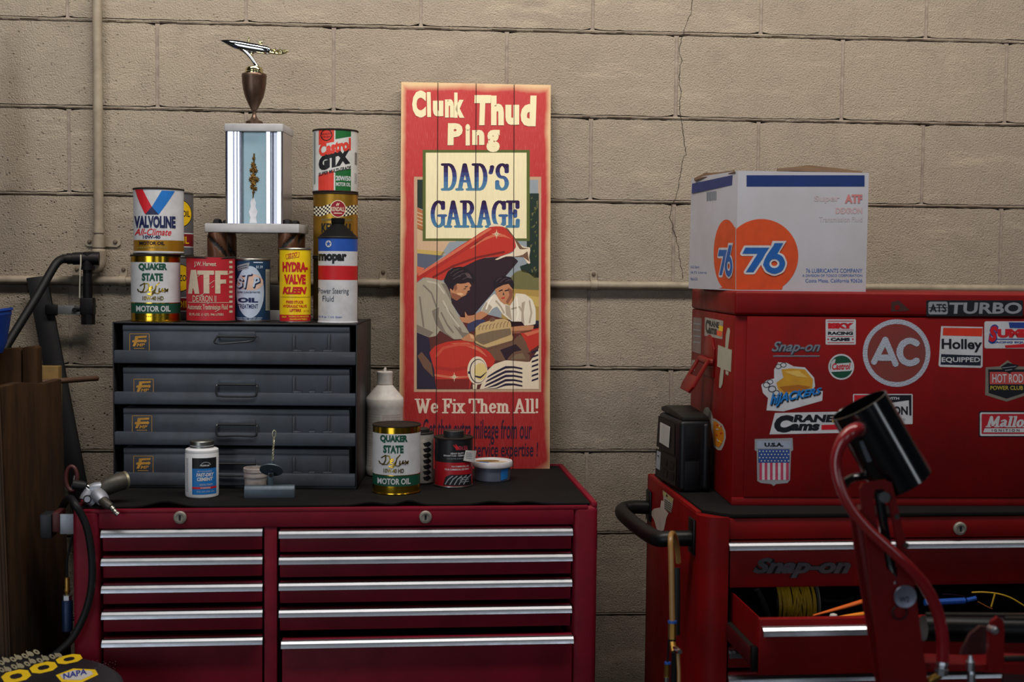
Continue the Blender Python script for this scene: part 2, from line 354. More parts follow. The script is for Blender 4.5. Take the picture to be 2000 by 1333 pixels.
def make_wall():
    mb = MB(); zs = [1.9715+.2035*k for k in range(-9, 7)]; BL = .4125; X0, X1 = -2.3, 2.9
    rnd = random.Random(3)
    z_low = zs[0]
    mb.box((X0, .009, 0), (X1, .16, zs[-1]), GAP)
    mb.box((X0, .0, 0), (X1, .009, z_low), PAINT)
    for k in range(len(zs)-1):
        z0, z1 = zs[k], zs[k+1]
        off = .206 if (k-9) % 2 == 1 else 0.0
        x = X0-(X0-off) % BL
        while x < X1:
            hw = .0035+rnd.random()*.0012
            a, b = max(x+hw, X0), min(x+BL-hw, X1)
            if b-a > .02:
                n = max(2, int((b-a)/.012)); top = []; bot = []
                for i in range(n+1):
                    xx = a+(b-a)*i/n
                    e = min(i, n-i); rd = .004 if e == 0 else (.0012 if e == 1 else 0)
                    top.append((xx, z1-.0008-abs(rnd.gauss(0, .0008))-rd)); bot.append((xx, z0+.0088+rnd.gauss(0, .0005)+rd))
                for i in range(n):
                    (xa, ta), (xb, tb) = top[i], top[i+1]; ba, bb = bot[i][1], bot[i+1][1]
                    mb.add([(xa, 0, ba), (xb, 0, bb), (xb, 0, tb), (xa, 0, ta), (xa, .009, ba), (xb, .009, bb), (xb, .009, tb), (xa, .009, ta)], [(0, 1, 2, 3), (3, 2, 6, 7), (1, 0, 4, 5)], PAINT)
                for xa, t, bt in ((a, top[0][1], bot[0][1]), (b, top[-1][1], bot[-1][1])):
                    mb.add([(xa, 0, bt), (xa, 0, t), (xa, .009, t), (xa, .009, bt)], [(0, 1, 2, 3)], PAINT)
                # head joint left of this block
                if x > X0: mb.box((x-hw-.001, .0026, z0+.006), (x+hw+.001, .009, z1-.001), JOINT)
            x += BL
        # bed joint: a tooled bead of mortar with a crack left open under it
        n = int((X1-X0)/.02); pts = []
        for i in range(n+1):
            xx = X0+(X1-X0)*i/n; g = .0011+abs(rnd.gauss(0, .0006)); pts.append((xx, z0+g, z0+.0082+rnd.gauss(0, .0004), .0005+rnd.gauss(0, .0005)))
        for p, q in zip(pts, pts[1:]):
            mb.add([(p[0], .003, p[1]), (q[0], .003, q[1]), (q[0], q[3], (q[1]+q[2])/2), (p[0], p[3], (p[1]+p[2])/2), (q[0], .003, q[2]), (p[0], .003, p[2]), (p[0], .009, p[1]), (q[0], .009, q[1]), (q[0], .009, q[2]), (p[0], .009, p[2])],
                   [(0, 1, 2, 3), (3, 2, 4, 5), (1, 0, 6, 7), (5, 4, 8, 9)], PAINT)
    # settlement crack
    cr = [(1352, -20), (1351, 20), (1340, 48), (1333, 70), (1326, 95), (1331, 120), (1326, 150), (1330, 180), (1327, 215), (1332, 240), (1334, 260), (1337, 285), (1341, 302), (1336, 306), (1330, 330), (1326, 360), (1321, 385), (1312, 400), (1308, 425), (1318, 455), (1326, 490), (1330, 520), (1335, 552)]
    P = []
    for (xa, ya), (xb, yb) in zip(cr, cr[1:]):
        for t in (0, .25, .5, .75): P.append(at(xa+(xb-xa)*t+rnd.gauss(0, .9), ya+(yb-ya)*t, -.0004))
    for p, q in zip(P, P[1:]):
        w_ = .0005+rnd.random()*.0005
        mb.add([(p.x-w_, -.0004, p.z), (q.x-w_, -.0004, q.z), (q.x+w_, -.0004, q.z), (p.x+w_, -.0004, p.z)], [(3, 2, 1, 0)], GAP)
    return struct(mb.build('wall_back', sharp=50))
make_wall()
fl = MB(); fl.box((-3.2, -6.5, -.1), (3.6, 0, 0), M('stained_concrete', '35332f', .7, dirt=.6, dscale=4, bump=.2, bscale=60)); struct(fl.build('floor'))
#@@PIPES
PIPE = M('painted_pipe', '9c8f7c', .5, dirt=.6, dscale=18, dcol='5a4c40', bump=.1, bscale=200)
IRON = M('black_iron', '18161a', .45, .6, dirt=.4, dscale=30, dcol='2c2521', bump=.2, bscale=150)
def screw_bm(mb, p, r=.005):
    mb.lathe([(r, 0), (r, .002), (r*.6, .0045), (0, .0048)], IRON2, 14, Matrix.Translation(p) @ Matrix.Rotation(math.pi/2, 4, 'X'))
IRON2 = M('painted_screw', '6f6152', .5, .3)
# vertical water pipe
pt = at(191.5, -60, -.022); pb = at(191, 505, -.022); xv = (pt.x+pb.x)/2
fv = Fr((xv, -.022, pb.z))
t = thing('water_pipe', 'cream painted vertical pipe running up the wall at the left', 'pipe', fv)
MB().tube([(0, 0, .0), (0, 0, 2.9-pb.z)], .0113, PIPE, 20).build('pipe_run', t)
MB().lathe([(.0125, -.004), (.0165, 0), (.0165, .018), (.0135, .022)], PIPE, 24).build('coupling', t)
zs_ = at(191, 472, -.022).z-pb.z
mb = MB(); mb.tube([(-.0005, .0, zs_-.014), (0, 0, zs_+.014)], .0142, PIPE, 20)
mb.prism([(-.031, -.011), (-.036, -.006), (-.036, .006), (-.031, .011), (.038, .011), (.046, .005), (.046, -.006), (.038, -.012)], (0, .0205, zs_), (1, 0, 0), (0, 0, 1), (0, -1, 0), .003, PIPE)
st = mb.build('pipe_strap', t)
for dx in (-.026, .034):
    mb = MB(); screw_bm(mb, (dx, .0175, zs_)); mb.build('screw', st)
MB().tube([(0, 0, zs_+.02), (0, 0, zs_+.032)], .0136, PIPE, 20).build('clamp_band', t)
# elbow at the foot of the pipe turning towards the valve
mb = MB(); e0 = Vector((0, 0, .0)); mb.tube([(0, 0, .006), (0, 0, -.008), (-.004, -.006, -.018), (-.016, -.016, -.022), (-.03, -.018, -.022)], [.0165, .017, .0175, .016, .015], PIPE, 18, 1); mb.build('elbow', t)
# horizontal pipe
h0 = at(0, 548.5, -.012); h1 = at(1400, 557.5, -.012); zh = (h0.z+h1.z)/2
fh = Fr((0, -.0125, zh))
t = thing('water_pipe', 'cream painted horizontal pipe running low along the whole wall', 'pipe', fh)
MB().tube([(-2.2, 0, 0), (2.8, 0, 0)], .0098, PIPE, 18).build('pipe_run', t)
for px in (149, 240, 748, 1160):
    x_ = at(px, 552, -.0125).x
    mb = MB(); mb.tube([(x_-.008, 0, 0), (x_+.008, 0, 0)], .0122, PIPE, 18)
    mb.prism([(-.008, .0), (.008, .0), (.008, .03), (.004, .035), (-.004, .035), (-.008, .03)], (x_, .0105, 0), (1, 0, 0), (0, 0, 1), (0, -1, 0), .003, PIPE); c = mb.build('pipe_clamp', t)
    mb = MB(); screw_bm(mb, (x_, .0075, .027)); mb.build('screw', c)
# black valve hanging from the elbow
va = at(171, 505, -.05); fa = Fr((va.x, -.05, va.z))
q = lambda px, py, y=0: fa.y(px, py, y)
t = thing('shutoff_valve', 'black iron shut-off valve with lever handle below the vertical pipe', 'valve', fa)
mb = MB(); a = q(171, 498); b_ = q(171, 520)
mb.tube([(.026, .004, .0), (-.008, 0, 0)], .0155, IRON, 18); mb.tube([(0, 0, .012), (0, 0, b_.z)], .0135, IRON, 18); mb.tube([(0, 0, b_.z), (0, 0, b_.z-.009)], .0165, IRON, 18); mb.build('tee_fitting', t)
c0 = q(172, 535); c1 = q(172, 582)
MB().tube([(0, 0, c0.z+.012), (0, 0, c1.z-.02)], .0108, IRON, 16).build('nipple', t)
d1 = q(172, 634); mb = MB(); mb.box((-.0155, -.014, d1.z+.022), (.0155, .014, c1.z), IRON, .003); mb.tube([(0, 0, d1.z+.024), (0, 0, d1.z)], .0163, IRON, 8); mb.tube([(-.012, 0, d1.z+.036), (-.030, -.002, d1.z+.036)], .008, IRON, 12); mb.build('valve_body', t)
l0 = q(150, 606, -.004); l1 = q(88, 604, -.004)
lv = MB(); lv.box((l1.x+.02, -.006, l0.z-.010), (l0.x+.012, -.002, l0.z+.010), M('lever_zinc', '7a7c80', .55, .3, dirt=.5), .001); lv = lv.build('lever', t)
MB().box((l1.x, -.009, l0.z-.0125), (l1.x+.03, .001, l0.z+.0125), RUBBER, .004).build('grip', lv)
mb = MB(); mb.lathe([(.006, 0), (.006, .005), (0, .005)], IRON, 6, Matrix.Translation((l0.x-.004, -.006, l0.z)) @ Matrix.Rotation(math.pi/2, 4, 'X')); mb.build('nut', lv)
mb = MB(); mb.tube([(-.012, -.0135, .008), (-.011, -.017, -.012), (-.013, -.0165, b_.z-.01), (-.016, -.012, c1.z)], .0016, M('sealing_tape', 'b9b3a6', .7), 6, 2); mb.build('thread_tape', t)
# hose from the tee to the left
hp = [(-14, 735), (4, 690), (35, 640), (75, 575), (100, 530), (112, 511), (125, 505)]
path = [at(x, y, -.055-.0012*(125-x)) for x, y in hp]
fo = Fr(path[-1]); t = thing('air_hose', 'thick black rubber hose dropping from the wall valve to the left', 'hose', fo)
MB().tube([fo.I @ p for p in path], .0098, RUBBER, 14, 2).build('hose', t)
g0 = fo.I @ at(122, 506, -.055); g1 = fo.I @ fa.w((-.006, 0, 0))
MB().tube([g0, g0.lerp(g1, .2), g0.lerp(g1, .21), g0.lerp(g1, .45), g0.lerp(g1, .46), g1], [.0105, .0105, .013, .0125, .0145, .0145], IRON, 16).build('hose_fitting', t)
# ------------------------------------------------------------------ left roll cabinet
def paint(name, col, coat=.15, rough=.38, dirt=.5): return M(name, col, rough, 0, dirt=dirt, dcol='120508', dscale=5, coat=coat, bump=.04, bscale=30, spec=.2)
REDL = paint('crimson_enamel', '760b22', .0, .5); REDR = paint('red_enamel', '7c0406', .0, .45); DARKIN = M('dark_cabinet_inside', '0c0a0b', .8)
FL = Fr((-.152, -.572, 0), math.radians(1.5))
TOPZ = .93
L = lambda px, py, y=0: FL.y(px, py, y)
t = thing('tool_cabinet', 'crimson roll cabinet with two columns of drawers under the leaning garage sign', 'tool cabinet', FL)
xl, xr = L(142, 1150).x, L(1166.5, 1150).x
zr = L(650, 1030).z                        # foot of the top rail
a_ = L(195, 1150).x; b_ = L(515.5, 1150).x; c_ = L(541, 1150).x; d_ = L(1118, 1150).x
DP = .515
mb = MB()
mb.box((xl, 0, .14), (a_, DP, TOPZ-.004), REDL, .010, 3); mb.box((d_, 0, .14), (xr, DP, TOPZ-.004), REDL, .012, 3)
mb.box((a_-.002, .001, zr), (d_+.002, .03, TOPZ-.006), REDL, .003)
mb.box((b_, .003, .14), (c_, .03, zr+.001), REDL, .002)
mb.box((xl+.005, .02, TOPZ-.03), (xr-.005, DP, TOPZ-.010), REDL)
mb.box((xl+.005, DP-.012, .14), (xr-.005, DP, TOPZ-.012), DARKIN); mb.box((b_+.006, .03, .14), (c_-.006, DP, zr+.02), DARKIN)
mb.box((a_, .003, .13), (d_, DP, .17), REDL)
# raised lip round the worktop
mb.box((xr-.014, .004, TOPZ-.012), (xr-.001, DP, TOPZ+.003), REDL, .004); mb.box((xl+.001, .004, TOPZ-.012), (xl+.014, DP, TOPZ+.003), REDL, .004); mb.box((xl+.01, DP-.014, TOPZ-.012), (xr-.01, DP, TOPZ+.003), REDL, .004)
mb.box((xl+.02, .0005, TOPZ-.014), (xr-.02, .014, TOPZ-.004), REDL, .003)
body = mb.build('cabinet_body', t)
def pull_bar(name, par, x0, x1, z, y=0, h=.0115):
    """aluminium drawer pull: a lip that leans out and turns down"""
    m = MB(); pr = [(0, h*.62), (-.006, h*.5), (-.0112, h*.16), (-.0122, 0), (-.0138, -h*.55), (-.012, -h*.64), (-.0105, -h*.4), (-.0095, 0), (0, h*.3)]
    m.prism([(p[0], p[1]) for p in pr], (x0, y, z), (0, 1, 0), (0, 0, 1), (1, 0, 0), x1-x0, SATIN)
    return m.build(name, par, sharp=20)
def drawer(par, mat, x0, x1, z0, z1, zp, y=.004, d=.42, out=0, pull=True, px0=None, px1=None):
    m = MB(); y -= out
    m.box((x0, y, z0), (x1, y+.018, z1), mat, .0022)
    m.box((x0+.008, y+.018, z0+.006), (x1-.008, y+.02, z1-.004), DARKIN); m.box((x0+.012, y+.018, z0+.006), (x0+.0135, y+d, z1-.008), mat); m.box((x1-.0135, y+.018, z0+.006), (x1-.012, y+d, z1-.008), mat); m.box((x0+.0135, y+.02, z0+.006), (x1-.0135, y+d, z0+.008), DARKIN)
    dr = m.build('drawer', par)
    if pull: pull_bar('drawer_pull', dr, px0 if px0 is not None else x0-.001, px1 if px1 is not None else x1+.001, zp, y)
    return dr
# rows measured on the photograph: (front top, pull, front bottom) for the two columns
for px0, px1, rows in ((200, 512, ((1033, 1041, 1077), (1086, 1096, 1129), (1139, 1149, 1180), (1190, 1200, 1234), (1245, 1254, 1420))),
                       (546, 1115.5, ((1032, 1041.5, 1077), (1083, 1092, 1126), (1134, 1142, 1176), (1186, 1194, 1229), (1243, 1252, 1420)))):
    for i, (y0, yp, y1) in enumerate(rows):
        xm = (px0+px1)/2; last = px0 > 500 and i == 4
        off = 5 if last else 0
        drawer(t, REDL, L(px0+off, 1150).x, L(px1+off*.6, 1150).x, max(.19, L(xm, y1).z), L(xm, y0).z, L(xm, yp).z, out=.008 if last else 0)
def lock(par, fr, px, py, y=0, r=.0125):
    p = fr.y(px, py, y); m = MB(); R = Matrix.Translation(p) @ Matrix.Rotation(math.pi/2, 4, 'X')
    m.lathe([(r, 0), (r, .004), (r*.86, .006), (r*.62, .0065), (r*.6, .0055), (0, .0055)], M('lock_face', '8c867c', .5, .3, dirt=.4, dscale=60), 28, R); o = m.build('lock', par)
    m = MB(); m.prism([(-.0013, -.005), (.0013, -.005), (.0022, .001), (.0022, .004), (0, .0055), (-.0022, .004), (-.0022, .001)], p+Vector((0, -.0056, 0)), (1, 0, 0), (0, 0, 1), (0, -1, 0), .0006, BLACK); m.build('keyhole', o)
lock(t, FL, 352, 1011); lock(t, FL, 831, 1010)
for cx in (xl+.08, xr-.08):
    for cy in (.07, DP-.07):
        m = MB(); m.box((cx-.035, cy-.035, .125), (cx+.035, cy+.035, .14), DARKSTEEL); m.tube([(cx-.016, cy, .055), (cx+.016, cy, .055)], .055, RUBBER, 24); m.box((cx-.024, cy-.02, .05), (cx-.02, cy+.02, .128), DARKSTEEL); m.box((cx+.02, cy-.02, .05), (cx+.024, cy+.02, .128), DARKSTEEL); m.build('caster', t)
# side hook plate on the right edge
p = L(1168, 1062); MB().box((xr, .03, p.z-.02), (xr+.004, .05, p.z+.02), DARKSTEEL, .001).build('side_bracket', t)
# rubber mat with a wavy front edge
MATM = M('ribbed_black_mat', '100f10', .75, dirt=.5, dcol='1d1a17', dscale=9, bump=.25, bscale=70, spec=.12)
MZ = TOPZ+.0
mb = MB(); nx = 120; x0, x1 = xl+.016, xr-.016; wav = []
for i in range(nx+1):
    u = i/nx; wob = sum(math.exp(-((u-c)/w_)**2)*h_ for c, w_, h_ in ((.16, .035, .011), (.56, .03, .006), (.635, .022, .009), (.80, .03, .006), (.87, .03, .005)))
    wav.append((x0+(x1-x0)*u, wob))
ys = [.006, .012, .02, .03, .045, .07, .3, DP-.016]
k0 = []
for (xx, wob) in wav:
    row = []
    for j, yy in enumerate(ys):
        f = max(0, 1-(yy-.006)/.05); row.append((xx, yy, MZ-.003+wob*f*f*1.0))
    k0.append(row)
V = []; Fc = []
for r in k0: V += r
top = len(V)
for r in k0: V += [(x, y, z+.003) for x, y, z in r]
n = len(ys)
for i in range(nx):
    for j in range(n-1):
        a = i*n+j; b = a+n; Fc.append((top+a, top+b, top+b+1, top+a+1)); Fc.append((a, a+1, b+1, b))
    Fc.append((i*n, (i+1)*n, top+(i+1)*n, top+i*n)); Fc.append((i*n+n-1, top+i*n+n-1, top+(i+1)*n+n-1, (i+1)*n+n-1))
for j in range(n-1): Fc.append((j, top+j, top+j+1, j+1)); b = nx*n; Fc.append((b+j, b+j+1, top+b+j+1, top+b+j))
mb.add(V, Fc, MATM)
o = mb.build('rubber_mat', fr=FL); tag(o, 'black rubber mat with a wavy front edge on the crimson cabinet', 'mat')
MATZ = MZ
#@@CASE
# ------------------------------------------------------------------ grey four-drawer parts case
FC = Fr((-.3885, -.374, MATZ), math.radians(-3.2))
C = lambda px, py, y=0: FC.y(px, py, y)
GREYP = M('slate_grey_enamel', '3d434e', .45, dirt=.6, dcol='17181c', dscale=9, bump=.05, bscale=60, coat=.1); CASEB = M('black_case_enamel', '121317', .45, dirt=.4, dcol='2a2a2a', dscale=14)
LOGO = M('ochre_print', 'c08a2a', .55, dirt=.35, dscale=60)
cl, crt = C(220.5, 800).x, C(697.5, 800).x; CH = C(460, 631.5).z; CD = .305
t = thing('parts_case', 'slate grey steel case of four wide shallow drawers carrying oil cans', 'drawer case', FC)
mb = MB(); pw = .003
mb.box((cl, 0, 0), (cl+pw, CD, CH), CASEB, .0008); mb.box((crt-pw, 0, 0), (crt, CD, CH), CASEB, .0008)
mb.box((cl, 0, CH-pw), (crt, CD, CH), CASEB, .0008); mb.box((cl, 0, 0), (crt, CD, .006), CASEB, .0008); mb.box((cl, CD-pw, 0), (crt, CD, CH), CASEB)
mb.build('case_body', t)
for i, (py0, pym, py1, lip) in enumerate(((636.5, 686.5, 712, 0), (719.5, 767.5, 792, 0), (799, 845.5, 871, 0), (877, 925, 949.5, 0))):
    f = lambda px, py, y=0: C(px, py, y)
    z0, zm, z1 = f(460, py1).z, f(460, pym).z, f(460, py0).z
    X0, X1 = f(239, 700).x, f(682.5, 700).x; l0, l1 = f(223, 700).x, f(695, 700).x
    mb = MB()
    mb.box((X0, .004, zm-.004), (X1, .26, z1), GREYP, .0015)
    mb.box((X0, .0025, z1-.012), (X1, .006, z1-.0005), GREYP, .0012)                # folded upper edge
    mb.box((l0, -.0035, z0), (l1, .012, zm), GREYP, .0025)                          # wide lower lip
    # pressed card frame
    for a in ((572, 576), (641, 645)):
        mb.box((f(a[0], 0).x, .0022, zm+.001), (f(a[1], 0).x, .0042, zm+.034), GREYP, .0007)
    for a in ((572, 590), (604, 616), (632, 650)):
        mb.box((f(a[0], 0).x, .0020, zm-.0005), (f(a[1], 0).x, .0042, zm+.004), GREYP, .0007)
    G_ = M('pressed_groove_shade', '14161b', .7); DG = Dec().flat(mb, FC, (0, .0021, 0), (1, 0, 0), (0, 0, 1), (0, -1, 0))  # dark outlines put relief shade into the colour
    for ln in ([(571.5, pym-33), (571.5, pym-2)], [(577, pym-32), (577, pym-7), (581, pym-4), (590, pym-3)], [(645.5, pym-33), (645.5, pym-3)], [(640.5, pym-32), (640.5, pym-7), (636, pym-4), (630, pym-3)], [(604, pym-4), (607, pym-6), (613, pym-6), (616, pym-4)]): DG.strokes([ln], G_, 1, .45, .45)
    D = Dec().flat(mb, FC, (0, .004, 0), (1, 0, 0), (0, 0, 1), (0, -1, 0))
    ox, oy = ((0, 0), (8, 88.5), (5, 160), (7.5, 239))[i]
    g = lambda x, y: (x+ox, y+oy)
    x0, y0, x1, y1 = 253, 652, 292, 686
    for a in ((x0, y0, x1, y0+1), (x0, y1-1, x1, y1), (x0, y0, x0+1, y1), (x1-1, y0, x1, y1)): D.rect(a[0]+ox, a[1]+oy, a[2]+ox, min(a[3]+oy, pym-.5), LOGO, 1)
    D.poly([g(*p) for p in ((264, 657), (287, 656), (286, 660), (270, 661), (269, 664), (283, 664), (283, 662), (287, 666), (283, 670.5), (283, 668.5), (268, 669), (264, 677), (259, 677), (262, 669), (258, 669), (259, 665), (263, 664.5))], LOGO, 2)
    if i != 1:
        D.text('MP', 267+ox, 671+oy, 283+ox, 677.5+oy, LOGO, 2, .02, .2)
        for k in range(8): D.rect(262+k*2.6+ox, 680+oy, 263.8+k*2.6+ox, 681.6+oy, LOGO, 2)
    else: D.text('MP', 267+ox, 671+oy, 283+ox, 677+oy, LOGO, 2, .02, .2)
    dr = mb.build('drawer', t)
    # bail handle: hinge strip and wire loop
    hx0, hx1 = f(424, 700).x, f(501, 700).x; hz = f(460, (654, 748, 826, 903)[i]).z
    mb = MB(); mb.box((hx0+.003, .0015, hz-.0045), (hx1-.003, .004, hz+.0065), GREYP, .001); mb.tube([(hx0+.002, .0, hz-.004), (hx1-.002, .0, hz-.004)], .0022, CASEB, 8)
    hd = mb.build('handle_plate', dr)
    mb = MB(); dz = .029; r = .006
    if i == 0:   # this one sticks out
        pts = [(hx0+.001, 0, hz-.004), (hx0-.001, -.012, hz-.010), (hx0-.002, -.026, hz-.016), (hx0+.012, -.031, hz-.0185), (hx1-.02, -.029, hz-.014), (hx1-.004, -.026, hz-.012), (hx1-.001, -.012, hz-.007), (hx1-.001, 0, hz-.004)]
    else:
        pts = [(hx0, 0, hz-.004), (hx0-.001, -.004, hz-.008), (hx0-.001, -.0065, hz-dz+.004), (hx0+.004, -.0075, hz-dz), ((hx0+hx1)/2, -.0075, hz-dz+(.0022 if i == 2 else .0)), (hx1-.004, -.0075, hz-dz), (hx1+.001, -.0065, hz-dz+.004), (hx1+.001, -.004, hz-.008), (hx1, 0, hz-.004)]
    mb.tube(pts, .0019, M('dull_wire', '3c3d40', .35, .8), 8, 2); mb.build('bail_handle', dr)
CTOP = MATZ+CH
# ------------------------------------------------------------------ cans on the case and bottles on the mat
class Can:
    """An upright round thing read off the photograph: centre cx, half width, top and bottom rows, standing on height zb at depth yl behind the front of frame fr."""
    def __init__(s, cx, half, top, bot, fr, yl, zb, name, label, cat, group=None, tilt=0):
        p = fr.M @ fr.y(cx, (top+bot)/2, yl); s.dp = depth(p); s.R = half*s.dp/F_PX; s.h = (bot-top)*s.dp/F_PX
        face = math.atan2(-(p.x-CAM_P.x), -(p.y-CAM_P.y)+0)   # unused turn kept at zero: prints face the camera side
        s.fr = Fr((p.x, p.y, zb), math.atan2(p.x-CAM_P.x, p.y-CAM_P.y)*-1)
        s.t = thing(name, label, cat, s.fr, group or ('collected oil and fluid cans' if name in ('oil_can', 'fluid_can', 'additive_can') else None)); s.cx, s.half, s.top, s.bot = cx, half, top, bot; s.z = zb+s.h
    def dec(s, mb): return Dec().cyl(mb, s.cx, s.half, s.R, s.top, s.bot, s.h)
    def v(s, py): return (s.bot-py)/(s.bot-s.top)*s.h
def oil_can(*a, body=WHITE, bands=(), rim=M('rusty_lid', '1f1712', .7, spec=.25, dirt=.4, dcol='3a2c22'), lid=DARKSTEEL, foot=None, dent=0):
    """quart can: body with printed bands (py0, py1, material) from the top down, a rolled rim and sunk lid, a rolled foot"""
    c = Can(*a); R, h = c.R, c.h; r = R*.975; mb = MB()
    prof = [(r, .003, body)]; ed = []
    for y0, y1, m in bands: ed.append((c.v(y1), c.v(y0), m))
    ed.sort(key=lambda e: e[0])
    zc = .003
    for z0, z1, m in ed:
        if z0 > zc+.0005: prof += [(r, z0-.0003, body)]
        prof += [(r, max(z0, .0031), m), (r, min(z1, h-.0035), body)]; zc = z1
    prof.append((r, h-.003, body))
    mb.lathe(prof, body, 56)
    c.mb = mb; c.D = c.dec(mb); c.D.fr = (lambda R_: (lambda u, v, w_: Vector(((r+w_)*math.sin(u/R_), -(r+w_)*math.cos(u/R_), v))))(R)
    def done():
        c.mb.build('can_body', c.t)
        m2 = MB(); m2.lathe([(r-.001, h-.0042), (R, h-.0036), (R+.0003, h-.0016), (R-.0006, h-.0001), (R-.0028, h), (R-.0036, h-.0008), (R-.0042, h-.0022), (R*.8, h-.0024), (R*.78, h-.0018), (0, h-.0018)], rim, 56)
        if dent:
            for i, v in enumerate(m2.v):
                k = math.exp(-((v[0]-R*.15)/(R*.55))**2)*(1 if v[1] < 0 else .2); m2.v[i] = (v[0], v[1]+k*dent*.5, v[2]-k*dent)
        m2.build('lid', c.t)
        m3 = MB(); m3.lathe([(R*.9, .0012), (R-.0028, 0), (R-.0006, .0002), (R+.0003, .0018), (R, .0036), (r-.001, .0044)], foot or rim, 56); m3.build('bottom_rim', c.t)
    c.done = done; return c
OILGRP = None
# --- quart with a red and blue V
zc = CTOP
def quaker(cx, half, top, bot, fr, yl, zb, label):
    k = (bot-top)/130.0; S = lambda y: top+(y-496)*k; X = lambda x: cx+(x-304.3)*half/47.8
    c = oil_can(cx, half, top, bot, fr, yl, zb, 'oil_can', label, 'can', body=WHITE, bands=((S(496), S(511), GOLD), (S(588.5), S(590.2), GOLD), (S(590.2), S(609.5), GREEN), (S(609.5), S(627), GOLD)), foot=GOLD)
    D = c.D; T = lambda s_, x0, y0, x1, y1, m, **kw: D.text(s_, X(x0), S(y0), X(x1), S(y1), m, 2, **kw)
    T('QUAKER', 272, 513, 326, 528, GREEN, bold=.055); T('STATE', 278, 532, 318, 547, GREEN, bold=.055)
    GS = M('dark_gold_print', '8a7428', .3, .9)
    P = lambda pts: [(X(x), S(y)) for x, y in pts]
    # flowing script over the gold rule
    D.strokes([P([(275, 556), (283, 551), (283, 560), (279, 568), (272, 567), (270, 563)]), P([(281, 552), (290, 552), (292, 560), (286, 568), (276, 569)])], GS, 2, 1.3*k, .9*k)
    D.strokes([P([(293, 563), (298, 561), (297, 557), (293, 560), (293, 566), (299, 567), (304, 562)]), P([(311, 550), (305, 556), (302, 568), (296, 574), (289, 572), (300, 569), (308, 571), (313, 567)]), P([(311, 561), (310, 567), (315, 566), (317, 561), (317, 567), (321, 564)]), P([(321, 561), (326, 567), (327, 562), (321, 568)])], GOLD, 3, 1.1*k, .8*k)
    T('10W-40 HD', 279, 576, 319, 584, GS, bold=.03)
    T('MOTOR OIL', 267, 594.5, 332, 606, WHITE, bold=.03)
    for j in range(16): D.rect(X(270+j*3.8), S(614), X(272.4+j*3.8), S(616), GS, 2)
    c.done(); return c
QK = quaker(304.3, 47.8, 496, 626, FC, .058, CTOP, 'white and gold motor oil can under the red and blue V can')
Z1 = QK.z
c = oil_can(310, 48.8, 365, 493.5, FC, .06, Z1, 'oil_can', 'white oil can with a big red and blue V, top of the left stack', 'can', body=WHITE, bands=((466, 487, M('gold_ink', 'c08a26', .33, .65, dirt=.2)),), foot=STEEL)
D = c.D; VB = INK('v_blue', '1c6fc0'); VD = INK('v_dark', '27284a'); VR = INK('v_red', 'c8202c')
D.poly([(265.5, 369), (280, 369), (298, 404), (296, 416), (284, 416)], VR, 2); D.poly([(316, 371), (341, 371), (310, 417), (292, 417), (297, 403)], VB, 2); D.poly([(297, 402), (310, 417), (285, 417)], VD, 3)
D.text('VALVOLINE', 263.5, 419.5, 342, 443, NAVY, 2, bold=.055); D.text('All-Climate', 264, 444, 334, 457, VR, 2, bold=.015, shear=.35); D.text('10W-40', 280, 457, 313, 463.5, NAVY, 2, bold=.04); D.text('MOTOR OIL', 273, 468.5, 321, 475.5, BLACK, 2, bold=.045)
for j in range(13): D.rect(269+j*4.5, 479, 272+j*4.5, 482, INK('faded_print', '8a7a40'), 2)
c.done()
# --- two grey cans with a yellow disc, one on the other, behind
for k_, (tp, bt, lb) in enumerate(((499, 622, 'grey oil can, lower of two hidden behind the white and gold can'), (374.5, 498.5, 'grey oil can with a yellow disc, peeping out behind the red and blue V can'))):
    zb = CTOP if k_ == 0 else Z2
    c = oil_can(333.5, 44.2, tp, bt, FC, .178, zb, 'oil_can', lb, 'can', body=M('grey_foil_print', '77757a', .4, .5, dirt=.35), bands=((tp+79, tp+81, WHITE), (tp+81, tp+105, INK('maroon', '7a1c22')), (tp+105, tp+107, WHITE)), rim=STEEL)
    Z2 = c.z; D = c.D; D.oval(352, tp+42, 22.5, 26.5, BLACK, 1); D.oval(352, tp+42, 21, 25, INK('yolk', 'e0b30c'), 2)
    D.text('PENNZOIL', 326, tp+36, 370, tp+48, BLACK, 3, bold=.02); D.text('OIL', 344, tp+86, 368, tp+100, YELLOW, 2, bold=.01)
    c.done()
# --- red ATF can, dented
c = oil_can(411.7, 47.6, 499, 627, FC, .06, CTOP, 'fluid_can', 'dented red transmission fluid can beside the white and gold can', 'can', body=INK('atf_red', 'b3202e'), dent=.004)
D = c.D; TC_ = INK('worn_cream', 'cbb9a2')
D.text('J.W. Harvest', 380, 510, 422, 521, TC_, 2, bold=.02)
D.poly([(368, 572), (374, 526), (384, 526), (390, 572), (381, 572), (379, 562), (377, 562), (376, 572)], TC_, 2)
D.poly([(386, 527), (418, 527), (418, 535), (409, 535), (409, 571), (398, 571), (398, 535), (386, 535)], TC_, 2)
D.poly([(420, 527), (444, 527), (444, 535), (430, 535), (430, 544), (441, 544), (441, 552), (430, 552), (430, 571), (420, 571)], TC_, 2)
D.text('DEXRON II', 377, 575, 422, 587, TC_, 2, bold=.01); D.rect(368, 588, 446, 589, TC_, 2); D.text('Automatic Transmission Fluid', 367, 592, 444, 602, TC_, 2, bold=.015); D.text('32 FL.OZ. (1 QT) .946 LITERS', 370, 609, 436, 615, TC_, 2, bold=.02)
for j in range(11): D.rect(447, 508+j*9.6, 453.5, 512.5+j*9.6, TC_, 2)
